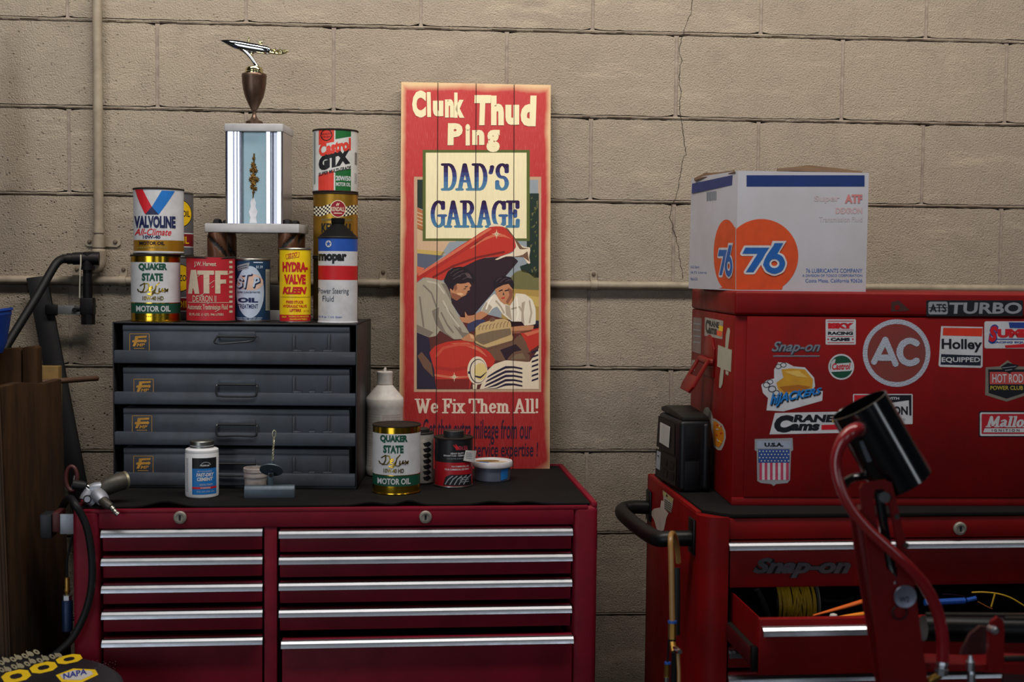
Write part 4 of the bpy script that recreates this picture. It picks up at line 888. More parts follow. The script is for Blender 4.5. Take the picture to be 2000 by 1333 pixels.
#@@SIGN
# ------------------------------------------------------------------ leaning garage sign
bl = FL.w((0, FL.y(1077, 915, 0).y, 0))
gb = FL.I @ atz(1077.5, 916.5, MATZ); gw = FL.w(gb)
tilt = math.atan2(-.026-gw.y, .93); SGN_RZ = math.radians(.2)
FS = Fr((0, gw.y, MATZ), SGN_RZ, -tilt)
S_ = lambda px, py: FS.y(px, py, 0)
xa, xb = (S_(782.5, 166).x+S_(779.5, 910).x)/2, (S_(1073, 166).x+S_(1077.5, 910).x)/2; ht = S_(928, 163).z
FS = Fr(FS.w(((xa+xb)/2, 0, 0)), SGN_RZ, -tilt); W2 = (xb-xa)/2
t = thing('wooden_sign', 'tall red plank garage sign with a painted car repair scene, leaning on the wall', 'sign', FS)
def sign_paint():
    m = bpy.data.materials.new('worn_red_sign_paint'); m.use_nodes = True; nt = m.node_tree; N = nt.nodes; L_ = nt.links; b = N['Principled BSDF']; b.inputs['Roughness'].default_value = .55; b.inputs['Specular IOR Level'].default_value = .2
    tc = N.new('ShaderNodeTexCoord'); sp = N.new('ShaderNodeSeparateXYZ'); L_.new(tc.outputs['Object'], sp.inputs[0])
    def math_(op, a, b_=None):
        n = N.new('ShaderNodeMath'); n.operation = op
        for i, x in enumerate((a, b_)):
            if x is None: continue
            if isinstance(x, (int, float)): n.inputs[i].default_value = x
            else: L_.new(x, n.inputs[i])
        return n.outputs[0]
    ex = math_('SUBTRACT', W2, math_('ABSOLUTE', sp.outputs[0])); et = math_('SUBTRACT', ht, sp.outputs[2])
    e = math_('MINIMUM', ex, math_('MULTIPLY', et, .7)); cor = math_('MULTIPLY', math_('ADD', ex, et), .42); e = math_('MINIMUM', e, cor)
    cb = math_('MULTIPLY', math_('ADD', ex, sp.outputs[2]), .33); e = math_('MINIMUM', e, cb)
    no = N.new('ShaderNodeTexNoise'); no.inputs['Scale'].default_value = 9; no.inputs['Detail'].default_value = 5; L_.new(tc.outputs['Object'], no.inputs['Vector'])
    f = math_('ADD', e, math_('MULTIPLY', math_('SUBTRACT', no.outputs['Fac'], .5), .02))
    r = N.new('ShaderNodeMapRange'); r.inputs[1].default_value = .002; r.inputs[2].default_value = .014; L_.new(f, r.inputs[0])
    n2 = N.new('ShaderNodeTexNoise'); mp = N.new('ShaderNodeMapping'); mp.inputs['Scale'].default_value = (160, 160, 9); L_.new(tc.outputs['Object'], mp.inputs[0]); L_.new(mp.outputs[0], n2.inputs['Vector']); n2.inputs['Detail'].default_value = 4
    rr = N.new('ShaderNodeMapRange'); rr.inputs[1].default_value = .50; rr.inputs[2].default_value = .75; rr.inputs[4].default_value = .5; L_.new(n2.outputs['Fac'], rr.inputs[0])
    x0 = N.new('ShaderNodeMix'); x0.data_type = 'RGBA'; x0.inputs[6].default_value = lin('ab2c2e'); x0.inputs[7].default_value = lin('c4645a'); L_.new(rr.outputs[0], x0.inputs[0])
    x = N.new('ShaderNodeMix'); x.data_type = 'RGBA'; x.inputs[6].default_value = lin('cfae84'); L_.new(x0.outputs[2], x.inputs[7]); L_.new(r.outputs[0], x.inputs[0]); L_.new(x.outputs[2], b.inputs['Base Color'])
    bu = N.new('ShaderNodeBump'); bu.inputs['Strength'].default_value = .12; bu.inputs['Distance'].default_value = .001; L_.new(n2.outputs['Fac'], bu.inputs['Height']); L_.new(bu.outputs[0], b.inputs['Normal'])
    return m
SP = sign_paint(); RAW = M('raw_board', 'b99c74', .7, dirt=.3)
mb = MB(); cuts = [-W2]+[FS.y(px, 520).x for px in (853.5, 928.5, 1003)]+[W2]
mb.box((-W2+.004, .006, .004), (W2-.004, .012, ht-.004), RAW)
for a, b_ in zip(cuts, cuts[1:]): mb.box((a+.0004, 0, 0), (b_-.0004, .008, ht), SP, .0009)
D = Dec().flat(mb, FS, (0, 0, 0), (1, 0, 0), (0, 0, 1), (0, -1, 0)); D.EPS = .00005
def SI(n, c): return M('sign_'+n, c, .55, dirt=.10, dscale=50, stretch=(6, 6, .6), spec=.2)
cream = SI('cream', 'e9dcb4'); tan = SI('tan', 'b9977c'); olive = SI('olive', '55602f'); dkt = SI('dark_tree', '23302a'); red = SI('car_red', 'b8342a'); redl = SI('car_red_light', 'cc6a50'); navy = SI('ink', '2a2038'); skin = SI('flesh', 'b9805c'); skind = SI('flesh_dark', '8a5540'); skinl = SI('flesh_light', 'd9a880')
shirt1 = SI('grey_shirt', 'a39a88'); shirt1d = SI('grey_shirt_fold', '7a7064'); shirt2 = SI('white_shirt', 'ddd2c0'); shirt2d = SI('white_shirt_fold', 'ab9c8a'); hair = SI('hair', '241a22'); hairl = SI('hair_light', '5a4a4c'); field = SI('field', 'a88a4a'); fieldl = SI('field_light', 'bfa25c'); bush = SI('bush', '6e6a44'); sky = SI('sky', '8e959c'); wallw = SI('house', 'c9a888'); brick = SI('brick', 'ad6a42'); slate = SI('roof', '5a5f70'); under = SI('hood_inside', '30202a'); bay = SI('engine_bay', '5a2c28'); brn = SI('brown', '6e5040'); radi = SI('radiator', 'c0a272'); radd = SI('radiator_core', '7a6650'); chrm = SI('chrome_cream', 'dfcdb4'); yel = SI('lamp_yellow', 'd9c080'); trous = SI('trousers', '2c2638')
# title words, each letter a little askew
def letters(items, m):
    for s_, x0, y0, x1, y1, sk in items: D.text(s_, x0, y0, x1, y1, m, 22, bold=.065, skew=sk)
letters((('C', 805, 177, 832, 230, 0), ('l', 834.5, 180, 842, 229, -1), ('u', 845.5, 197, 866, 228, 0), ('n', 869, 194, 886.5, 230, 0), ('k', 887, 181, 907, 230.5, 0),
         ('T', 925, 186, 957, 245, 2), ('h', 959, 187, 984, 245, 0), ('u', 987, 205, 1014, 245, 0), ('d', 1016, 187, 1046, 247, 2),
         ('P', 874, 241, 903, 284, 1), ('i', 909, 242.5, 918, 284.5, 0), ('n', 922, 254, 946, 283.5, 0), ('g', 950, 254, 976, 297.5, 0)), cream)
# picture frame and scene
D.rect(808.6, 345.5, 1057, 766, tan, 1); D.rect(815.5, 351.5, 1051, 760, sky, 2)
Z5 = lambda pts: [(770+u/3.331, 150+v/3.3325) for u, v in pts]
Z6 = lambda pts: [(770+u/2.6125, 420+v/2.6137) for u, v in pts]
def soft(pts):
    if len(pts) < 6: return pts
    out = []; n = len(pts); edge = lambda p: p[0] <= 117 or p[0] >= 734 or p[1] >= 887
    for i, p in enumerate(pts):
        a, b = pts[i-1], pts[(i+1) % n]
        if edge(p): out.append(p)
        else: out += [(p[0]*.72+a[0]*.28, p[1]*.72+a[1]*.28), (p[0]*.94+(a[0]+b[0])*.03, p[1]*.94+(a[1]+b[1])*.03), (p[0]*.72+b[0]*.28, p[1]*.72+b[1]*.28)]
    return out
P6 = lambda m, l, *pts: D.poly(Z6(soft(pts)), m, l)
D.poly(Z5([(150, 670), (200, 670), (200, 870), (150, 850)]), dkt, 3); D.poly(Z5([(150, 850), (200, 880), (200, 1010), (150, 990)]), brick, 3)
for j in range(4): D.poly(Z5([(150, 880+j*24), (200, 900+j*24), (200, 908+j*24), (150, 888+j*24)]), wallw, 4)
D.poly(Z5([(150, 985), (200, 1000), (400, 1070), (330, 1160), (150, 1155)]), wallw, 3); D.poly(Z5([(150, 1125), (330, 1140), (310, 1165), (150, 1150)]), fieldl, 4); D.poly(Z5([(150, 1150), (320, 1165), (150, 1300)]), slate, 4); D.poly(Z5([(360, 1075), (560, 1070), (300, 1165)]), sky, 4)
P6(field, 3, (560, 375), (738, 375), (738, 600), (540, 600)); P6(fieldl, 4, (600, 400), (738, 420), (738, 470), (620, 440))
P6(bush, 4, (585, 330), (620, 290), (660, 280), (700, 300), (738, 290), (738, 385), (600, 378)); 
rnd = random.Random(9)
P6(dkt, 4, (675, -110), (738, -110), (738, 320), (715, 322), (690, 300), (650, 290), (640, 262), (680, 250), (676, 150))
for _ in range(26):
    u, v = rnd.uniform(690, 730), rnd.uniform(-90, 300); P6(bush if rnd.random() < .6 else olive, 5, (u, v), (u+rnd.uniform(5, 14), v-6), (u+rnd.uniform(2, 8), v+rnd.uniform(6, 18)))
# name board
D.rect(825.5, 293, 1034.5, 471, olive, 6); D.rect(831.5, 298.5, 1028.5, 466, cream, 7)
bands = [(k_/6, SI('fade%d' % k_, c)) for k_, c in ((1, '4a7898'), (2, '44709a'), (3, '3c5c8e'), (4, '363e74'), (5, '2e2256'))]+[(9, SI('fade6', '2a1440'))]
for b_, s_, x0, y0, x1, y1 in ((bands, "DAD'S", 864, 319, 993, 373), (bands, 'GARAGE', 842, 391.5, 1016, 445.5)): roman(D, s_, x0, y0, x1, y1, navy, 8, .125, .05, b_)
# bonnet
P6(under, 9, (250, 330), (300, 270), (380, 235), (440, 222), (530, 215), (600, 210), (635, 236), (570, 310), (500, 400), (440, 470), (395, 525), (340, 525), (280, 430))
P6(red, 10, (115, 345), (115, 306), (180, 262), (250, 218), (320, 168), (400, 118), (440, 90), (485, 64), (520, 56), (560, 60), (596, 90), (616, 125), (622, 160), (606, 186), (575, 200), (530, 215), (470, 217), (420, 232), (375, 255), (330, 275), (290, 270), (250, 335), (200, 330), (150, 318))
P6(redl, 11, (120, 300), (250, 218), (400, 122), (485, 66), (500, 72), (400, 135), (260, 235), (125, 315)); P6(redl, 11, (380, 165), (440, 125), (510, 98), (560, 100), (600, 125), (560, 112), (510, 110), (450, 135), (390, 175))
P6(chrm, 12, (480, 62), (500, 45), (545, 50), (575, 70), (605, 110), (640, 150), (662, 164), (692, 166), (694, 180), (688, 215), (694, 248), (682, 250), (668, 228), (655, 214), (632, 216), (610, 212), (570, 212), (525, 230), (512, 228), (560, 206), (600, 196), (622, 165), (612, 118), (590, 85), (555, 60), (520, 58))
P6(brn, 13, (560, 60), (580, 70), (625, 130), (655, 168), (690, 172), (640, 178), (606, 112)); P6(brn, 13, (600, 216), (655, 205), (680, 185), (684, 214), (690, 240), (672, 226), (655, 214))
for s_ in ((522, 98, 26), (306, 828, 26)):
    for a in range(8):
        th = a*math.pi/4; ln = s_[2]*(1 if a % 2 == 0 else .55)
        P6(cream, 21, (s_[0]+ln*math.cos(th), s_[1]+ln*math.sin(th)), (s_[0]+3*math.cos(th+1.57), s_[1]+3*math.sin(th+1.57)), (s_[0]-3*math.cos(th+1.57), s_[1]-3*math.sin(th+1.57)))
P6(redl, 9, (115, 262), (155, 272), (130, 300), (115, 300))
# engine bay and man at the left
P6(bay, 9, (115, 590), (330, 520), (440, 500), (600, 540), (738, 560), (738, 890), (115, 890))
P6(trous, 10, (115, 598), (178, 628), (186, 700), (205, 780), (215, 890), (115, 890)); P6(brn, 11, (118, 720), (140, 700), (190, 760), (200, 830), (150, 780))
P6(shirt1, 12, (115, 350), (160, 318), (215, 328), (262, 350), (285, 400), (292, 450), (330, 520), (372, 585), (384, 606), (352, 634), (305, 636), (258, 606), (232, 590), (215, 618), (178, 626), (115, 600))
P6(shirt1d, 13, (190, 490), (230, 470), (225, 520), (262, 600), (305, 632), (250, 604), (212, 560)); P6(shirt1d, 13, (115, 560), (200, 600), (178, 624), (115, 598)); P6(shirt1d, 13, (240, 350), (262, 352), (284, 400), (288, 440), (262, 390)); P6(shirt1d, 13, (300, 560), (350, 600), (382, 604), (352, 632))
P6(skin, 14, (284, 380), (300, 352), (345, 345), (382, 345), (394, 362), (384, 372), (387, 384), (374, 388), (366, 410), (343, 420), (320, 439), (292, 424)); P6(skind, 15, (290, 396), (330, 410), (343, 420), (320, 438), (293, 424)); P6(skinl, 15, (318, 400), (340, 398), (356, 404), (344, 412), (324, 410)); P6(hair, 16, (352, 378), (366, 375), (368, 378), (354, 381)); P6(skind, 16, (366, 398), (376, 396), (376, 400), (368, 402)); P6(skind, 16, (304, 356), (318, 354), (322, 376), (310, 392), (304, 376))
P6(hair, 17, (258, 322), (272, 290), (300, 270), (340, 264), (376, 276), (400, 302), (417, 330), (404, 345), (384, 336), (368, 348), (340, 352), (322, 350), (306, 362), (300, 388), (284, 372), (262, 346)); P6(hairl, 18, (360, 300), (384, 300), (398, 325), (376, 322)); P6(hair, 17, (360, 366), (376, 363), (374, 368), (362, 371))
P6(skin, 14, (338, 636), (384, 604), (404, 612), (412, 632), (404, 652), (372, 648)); P6(skinl, 15, (384, 608), (402, 616), (408, 634), (392, 630))
# man at the right
P6(shirt2, 10, (440, 492), (470, 440), (510, 402), (548, 430), (566, 455), (590, 465), (612, 430), (620, 400), (668, 405), (704, 432), (722, 480), (722, 560), (664, 566), (652, 545), (600, 545), (555, 510), (525, 468), (500, 480), (480, 508)); P6(shirt2d, 11, (650, 450), (668, 440), (660, 500), (664, 560), (648, 545)); P6(shirt2d, 11, (470, 445), (500, 470), (480, 505), (445, 490)); P6(shirt2d, 11, (566, 460), (590, 466), (600, 540), (570, 510))
P6(trous, 9, (580, 535), (738, 540), (738, 590), (640, 600), (590, 580))
P6(skin, 12, (442, 490), (482, 506), (440, 535), (390, 555), (345, 548), (330, 520), (362, 525), (360, 492), (375, 516), (405, 512)); P6(skin, 12, (594, 572), (660, 566), (714, 564), (704, 598), (640, 605), (598, 606)); P6(skind, 13, (598, 594), (700, 588), (704, 598), (640, 606), (598, 606))
P6(skin, 13, (514, 376), (540, 356), (586, 352), (606, 384), (602, 420), (580, 452), (562, 458), (540, 440), (522, 412)); P6(skind, 14, (578, 370), (606, 384), (602, 422), (580, 454), (568, 446), (588, 410)); P6(skin, 13, (580, 440), (602, 410), (602, 440), (588, 466)); P6(hair, 15, (532, 388), (552, 380), (554, 386), (534, 393)); P6(hair, 15, (562, 386), (584, 380), (586, 386), (566, 391)); P6(hair, 15, (556, 392), (562, 408), (554, 410)); P6(red, 15, (544, 424), (566, 418), (562, 428), (550, 430))
P6(hair, 16, (502, 360), (508, 338), (530, 320), (560, 311), (596, 320), (612, 350), (610, 382), (598, 372), (584, 352), (556, 358), (530, 370), (514, 380))
# painted modelling: strands, folds and soft edges
for u0, v0, u1, v1 in ((286, 300, 330, 276), (300, 312, 352, 284), (318, 318, 376, 296), (300, 330, 340, 312), (350, 330, 388, 318)): D.strokes([Z6([(u0, v0), ((u0+u1)/2, (v0+v1)/2-5), (u1, v1)])], hairl, 18, .5, .5)
for u0, v0, u1, v1 in ((520, 340, 548, 322), (540, 345, 575, 322), (568, 340, 598, 332)): D.strokes([Z6([(u0, v0), ((u0+u1)/2, (v0+v1)/2-4), (u1, v1)])], hairl, 17, .5, .5)
for pts, m_ in (([(150, 360), (190, 400), (215, 470)], shirt1d), ([(262, 470), (300, 520), (340, 590)], shirt1d), ([(240, 500), (270, 560), (300, 600)], shirt1d), ([(170, 340), (220, 350), (255, 400)], SI('shirt_light', 'bdb4a2')), ([(250, 440), (280, 500), (330, 570)], SI('shirt_light', 'bdb4a2')), ([(130, 420), (140, 500), (150, 570)], shirt1d), ([(600, 480), (640, 470), (655, 500)], shirt2d), ([(690, 440), (700, 500), (690, 550)], shirt2d), ([(520, 440), (545, 470), (560, 500)], shirt2d), ([(625, 420), (632, 500), (626, 535)], SI('shirt_bright', 'efe6d6')), ([(500, 420), (480, 450), (470, 480)], SI('shirt_bright', 'efe6d6'))): D.strokes([Z6(pts)], m_, 14, 1.6, 1.6)
for pts, m_, w_ in (([(125, 322), (250, 244), (400, 150), (480, 96)], SI('car_red_mid', 'a82e28'), 3.2), ([(200, 318), (300, 262), (420, 218), (560, 190)], SI('car_red_dark', '7a2420'), 2.2), ([(215, 720), (250, 680), (330, 662), (400, 668)], SI('car_red_soft', 'c4503c'), 2.6), ([(216, 780), (300, 792), (380, 780)], SI('car_red_mid', 'a82e28'), 3.4)): D.strokes([Z6(pts)], m_, 16 if pts[0][1] > 600 else 11, w_, w_)
# radiator
P6(SI('hose_blue', '3a3a58'), 13, (368, 560), (420, 535), (470, 535), (440, 570), (412, 590), (380, 600)); P6(radi, 14, (412, 578), (440, 555), (500, 536), (560, 530), (594, 545), (600, 600), (604, 628), (560, 655), (470, 684), (408, 658)); P6(radd, 15, (416, 614), (500, 592), (594, 578), (598, 612), (520, 640), (446, 668), (414, 650)); P6(radi, 16, (412, 640), (452, 666), (604, 612), (606, 640), (470, 690), (408, 662))
P6(brn, 17, (408, 650), (470, 680), (604, 640), (604, 646), (470, 690), (408, 660))
for j in range(9): D.strokes([Z6([(432+j*18, 588-j*2), (434+j*18, 572-j*2), (442+j*18, 566-j*3)])], brn, 17, .5, .5)
P6(brn, 15, (484, 534), (500, 522), (518, 528), (512, 542), (490, 546))
# wings, lamp, grille
P6(brn, 12, (470, 690), (604, 645), (640, 610), (680, 640), (700, 700), (560, 748), (500, 740)); P6(under, 13, (540, 690), (620, 660), (650, 690), (570, 745)); P6(red, 13, (640, 598), (738, 578), (738, 665), (690, 697), (672, 650)); P6(redl, 14, (660, 604), (738, 586), (738, 600), (680, 620))
P6(red, 14, (178, 702), (210, 668), (270, 648), (340, 640), (400, 648), (450, 672), (490, 705), (516, 742), (500, 778), (440, 775), (400, 830), (385, 890), (214, 890), (204, 790)); P6(redl, 15, (205, 812), (300, 826), (384, 822), (384, 830), (300, 838), (206, 824)); P6(redl, 15, (280, 656), (380, 652), (440, 685), (480, 730), (430, 695), (360, 668)); P6(SI('car_red_dark', '7a2420'), 15, (206, 840), (384, 838), (382, 890), (214, 890))
P6(chrm, 15, (436, 890), (470, 800), (510, 762), (570, 742), (640, 748), (692, 752), (738, 680), (738, 890)); P6(brn, 16, (575, 738), (610, 700), (660, 690), (694, 720), (690, 748), (620, 746)); P6(radd, 17, (595, 738), (620, 712), (655, 706), (672, 735))
for j in range(5):
    y = 772+j*22; P6(navy, 17, *[(u, min(v, 888)) for u, v in ((480-j*6, y+50), (520, y+24), (568, y), (612, y+1), (654, y+10), (654, y+19), (612, y+11), (568, y+13), (520, y+37), (470-j*6, y+64))])
for j in range(7):
    y = 690+j*24; P6(navy, 17, (702, y+8), (735, y-4), (735, y+6), (700, y+18))
for cx_, cy_, rx_, ry_, m_, l_ in ((424, 795, 51, 72, chrm, 18), (428, 798, 44, 62, navy, 19), (430, 798, 41, 58, chrm, 20), (440, 800, 33, 44, yel, 21)):
    D.oval(*Z6([(cx_, cy_)])[0], rx_/2.6125, ry_/2.6137, m_, l_)
P6(navy, 22, (410, 820), (440, 826), (472, 800), (470, 806), (442, 836), (412, 828)); P6(navy, 20, (376, 800), (390, 798), (388, 812), (376, 812)); P6(chrm, 19, (400, 866), (424, 866), (420, 890), (402, 890))
# words below
roman(D, 'We Fix Them All!', 812, 779, 1053, 808, SI('faded_cream', 'd9c2b0'), 8, .10, .05)
ink2 = SI('dark_print', '2c1a30')
D.text('Get that extra mileage from our', 826, 818.5, 1039, 868, ink2, 8, bold=.012, shear=.12, dy=-2); D.text('and personal service expertise !', 832, 864, 1051, 901, ink2, 8, bold=.012, shear=.12)
for x_ in cuts[1:-1]:
    D.emit([(x_-.0007, .001), (x_+.0007, .001), (x_+.0007, ht-.001), (x_-.0007, ht-.001)], M('dark_seam', '1c1210', .9), 24)  # dark lines drawn over the board seams
mb.build('sign_board', t)
#@@LEFT
# ------------------------------------------------------------------ clutter at the left
def slab(name, corners_front, Yf, thick, mat, label, cat, lean=0.0, z_floor=0, grp=None, bev=.002, jag=0):
    """a board standing on the floor: its top two corners are read off the photograph at depth Yf, it runs down to the floor"""
    (x0, y0), (x1, y1) = corners_front; a = at(x0, y0, Yf); b = at(x1, y1, Yf); return a, b
WOODA = M('dark_plywood', '38230f', .8, dirt=1.0, dcol='0c0907', dscale=7, stretch=(3.5, 3.5, .55), bump=.2, bscale=60, spec=.2); EDGE = M('plywood_edge', '40342c', .8, dirt=.7, dcol='1a1413', dscale=30, stretch=(6, 6, .25)); PALEW = M('pale_board', '8a6c38', .7, dirt=.4)  # deep brown base with random darker streaks
# front plywood sheet
a = at(3, 757, -.62); b_ = at(120, 741, -.40)
fr = Fr((a.x, a.y, 0), math.atan2(b_.y-a.y, b_.x-a.x)); wd = ((b_.x-a.x)**2+(b_.y-a.y)**2)**.5
lean = -.05; foot = .13
t = thing('plywood_sheet', 'dark-streaked brown plywood sheet standing nearest, left of the crimson cabinet', 'board', fr)
mb = MB(); ztop0, ztop1 = a.z, b_.z; SH = .052
def lean_poly(u0, u1, z0, z1): return [(u0+SH*ztop0, 0), (u1+SH*ztop0, 0), (u1, z1), (u1*.7+u0*.3, z1-.004), (u1*.3+u0*.7, z0+.004), (u0, z0)]
mb.prism(lean_poly(0, wd, ztop0, ztop1), (0, 0, 0), (1, 0, 0), (0, 0, 1), (0, 1, 0), .019, WOODA, .0015); mb.build('sheet_face', t)
mb = MB(); rnd = random.Random(12)
for j in range(5): mb.prism(lean_poly(-.030+j*.006, -.0252+j*.006, ztop0-.012+.002*j, ztop0-.012+.002*j), (0, .003+.0015*(j % 2), 0), (1, 0, 0), (0, 0, 1), (0, 1, 0), .014, EDGE if j % 2 else M('ply_core', '4a3422', .8, dirt=.8, dcol='15100c', dscale=14, stretch=(4, 4, .4)), .0006)
mb.build('ply_edge', t)
# sheets stacked behind it
for j, (px, py, Yj, lb) in enumerate(((-14, 775, -.60, 'dark board edge just behind the nearest plywood sheet'), (-34, 760, -.56, 'second dark board edge behind the nearest plywood sheet'))):
    c0 = at(px, py, Yj); f2 = Fr((c0.x, c0.y, 0), fr.rz); mb = MB(); mb.box((0, 0, 0), (.05+.02*j, .018, c0.z), EDGE, .002)
    tag(mb.build('board', fr=f2), lb, 'board', 'boards leaning at the left')
# two rear planks with a gap
for j, (x0, y0, x1, y1, lb) in enumerate(((-30, 684, 40, 680, 'dark worn plank at the left edge, behind the plywood sheet'), (43.5, 678, 73, 677, 'narrow dark plank standing beside the leaning black bar'))):
    a = at(x0, y0, -.30); b_ = at(x1, y1, -.30); f2 = Fr((a.x, a.y, 0), 0); mb = MB()
    mb.prism([(0, 0), (b_.x-a.x, 0), (b_.x-a.x+.0, b_.z-.004), (b_.x-a.x-.005, b_.z), (.004, a.z), (0, a.z-.003)], (0, 0, 0), (1, 0, 0), (0, 0, 1), (0, 1, 0), .035, WOODA, .002); tag(mb.build('plank', fr=f2), lb, 'plank', 'boards leaning at the left')
# pale board and dowel
a = at(84, 716, -.20); b_ = at(114, 717, -.20); f2 = Fr((a.x, a.y, 0), 0); mb = MB(); mb.box((-.02, 0, 0), (b_.x-a.x, .03, a.z), PALEW, .002); tag(mb.build('pale_board', fr=f2), 'pale yellow board end showing behind the dark planks', 'board', 'boards leaning at the left')
p = [at(70, 748, -.26), at(192, 739, -.16)]; f2 = Fr(p[0]); mb = MB(); mb.tube([(0, 0, 0), (p[1]-p[0])*.985, p[1]-p[0]], [.0062, .0062, .004], M('old_dowel', '5a3c2a', .6, dirt=.5), 14); tag(mb.build('wooden_dowel', fr=f2), 'brown wooden rod lying across the board tops toward the wall', 'rod')
# black bar leaning on the wall
a = at(52, 541, -.035); b_ = at(96, 541, -.035); c_ = at(150, 940, -.036); f2 = Fr((c_.x, c_.y, 0))
mb = MB(); tp = f2.I @ ((a+b_)/2); ft = f2.I @ at(160, 985, -.037); 
ax = (tp-ft).normalized(); sd = Vector((1, 0, 0)); sd = (sd-ax*sd.dot(ax)).normalized(); nn = ax.cross(sd)
if nn.y > 0: nn = -nn
ln = (tp-ft).length; base = ft-ax*(ft.z/ax.z)
ln = (tp-base).length
mb.prism([(-.021, 0), (.021, 0), (.023, ln-.012), (.012, ln), (-.024, ln+.001)], base, sd, ax, nn, .012, M('black_steel_bar', '1d1c1f', .5, .3, dirt=.5, dcol='0a0a0a', dscale=20), .002)
tag(mb.build('steel_bar', fr=f2), 'flat black steel bar leaning on the wall below the pipes', 'bar')
# blue tub at the left edge
a = at(6, 640, -.30); f2 = Fr((a.x-.042, -.345, at(6, 676, -.30).z)); k = depth(a)/F_PX; zt = at(22, 613, -.3).z-f2.loc.z
BP = M('blue_plastic', '123f9a', .45, dirt=.4, dcol='0a1638'); mb = MB(); mb.lathe([(.05, -.02), (.062, 0), (.079, zt*.8), (.081, zt*.84), (.081, zt-.004), (.085, zt-.003), (.085, zt+.002), (.079, zt+.002), (.072, zt*.5), (.05, 0), (0, 0)], BP, 40, Matrix.Rotation(math.radians(-9), 4, 'Y')); tag(mb.build('blue_tub', fr=f2), 'blue plastic tub cut off by the left edge, on the dark planks', 'tub')
# dark hanging thing at the frame's left edge
a = at(-9, 200, -.10); f2 = Fr((a.x-.014, -.03, 1.60)); mb = MB(); mb.tube([(0, 0, .36), (0, -.055, .36), (0, -.07, .33), (.001, -.07, .1), (0, -.07, -.06)], [.004, .004, .018, .022, .018], RUBBER, 12, 2); tag(mb.build('hanging_strap', fr=f2), 'black strap hanging at the far left edge of the wall', 'strap')
# side tool holder on the crimson cabinet
p0 = FL.y(118, 1005, .02); p1 = FL.y(140, 1044, .02)
f2 = Fr(FL.w((xl-.0, .02, p1.z)), FL.rz); hh = p0.z-p1.z
t = thing('tool_holder', 'galvanised bracket with a red clip on the left side of the crimson cabinet', 'bracket', f2)
MB().box((-.028, 0, 0), (0, .004, hh), M('galvanised', '9a9ea8', .45, .6, dirt=.4), .0008).build('plate', t)
mb = MB(); mb.box((-.042, -.004, .004), (-.028, .05, hh+.004), M('holder_red', '4a1416', .5, dirt=.5), .003); mb.build('red_clip', t)
mb = MB(); mb.box((-.066, -.004, -.008), (-.043, .04, hh), M('holder_black', '14161c', .5), .003); mb.build('black_block', t)
# blow gun hanging below it
p0 = FL.y(131, 1128, .03); p1 = FL.y(131, 1235, .03); f2 = Fr(FL.w((p0.x, .03, p1.z)), FL.rz); hh = p0.z-p1.z; k = hh/107
BRASS = M('brass', 'a07a3a', .35, .9, dirt=.4); BLUA = M('blue_anodised', '12294c', .4, .4, dirt=.4, dcol='0a1430')
t = thing('air_coupler', 'blue air line filter with a brass fitting, left of the crimson cabinet', 'air fitting', f2)
mb = MB(); mb.lathe([(0.006, 0), (.010, .003), (.0105, 60*k), (.0085, 63*k), (0, 63*k)], BLUA, 24); mb.build('filter_body', t); mb = MB(); mb.lathe([(.0095, 63*k), (.0095, 72*k), (.006, 74*k), (0, 74*k)], SATIN, 6); mb.build('collar', t)
mb = MB(); mb.lathe([(.004, 74*k), (.0048, 76*k), (.0062, 79*k), (.0062, 83*k), (.005, 85*k), (.005, 104*k), (.0035, 107*k), (0, 107*k)], BRASS, 20); mb.build('brass_fitting', t)
zhk = 160*k; mb = MB(); mb.tube([(0, 0, 106*k), (0, 0, 140*k), (.004, .004, zhk), (.01, .012, FL.y(131, 1040, .03).z-f2.loc.z)], .0024, RUBBER, 8, 1); mb.build('line', t)
# air hose in front of the cabinet's left stile
hp = [(146, 985, -.02), (158, 1003, -.016), (170, 1030, -.014), (177, 1065, -.013), (181, 1110, -.013), (179, 1150, -.014), (170, 1190, -.016), (155, 1225, -.02), (140, 1250, -.026), (122, 1268, -.03), (95, 1290, -.035), (70, 1330, -.04)]
P = [FL.w(FL.y(x, y, d)) for x, y, d in hp]; back = [FL.w(FL.y(138, 972, .02)), FL.w(FL.y(128, 978, .08)), FL.w(FL.y(118, 1000, .12))]
e_ = P[-1]; P = back[::-1]+P+[Vector((e_.x-.04, e_.y-.01, .2)), Vector((e_.x-.05, e_.y+.01, .03)), Vector((e_.x-.05, e_.y-.02, .0085)), Vector((e_.x-.03, e_.y-.05, .0085))]; f2 = Fr(P[3]); t = thing('air_hose', 'black rubber hose looping down the left front corner of the crimson cabinet', 'hose', f2); MB().tube([f2.I @ p for p in P], .0072, RUBBER, 14, 2).build('hose', t)
# red handled thing behind the air tool
a = FL.w(FL.y(148, 935, .06)); f2 = Fr(a); mb = MB(); mb.tube([(-.008+.011*math.cos(i*.33), 0, .024*math.sin(i*.33)) for i in range(20)], .004, M('dull_red_plastic', '48120e', .5, dirt=.4), 10); mb.tube([(-.008, .0, -.022), (-.008, .02, -.0), (-.01, .03, -.03)], .003, IRON, 8)
tag(mb.build('red_hook_ring', fr=f2), 'dull red ring handle just behind the pneumatic tool', 'handle')
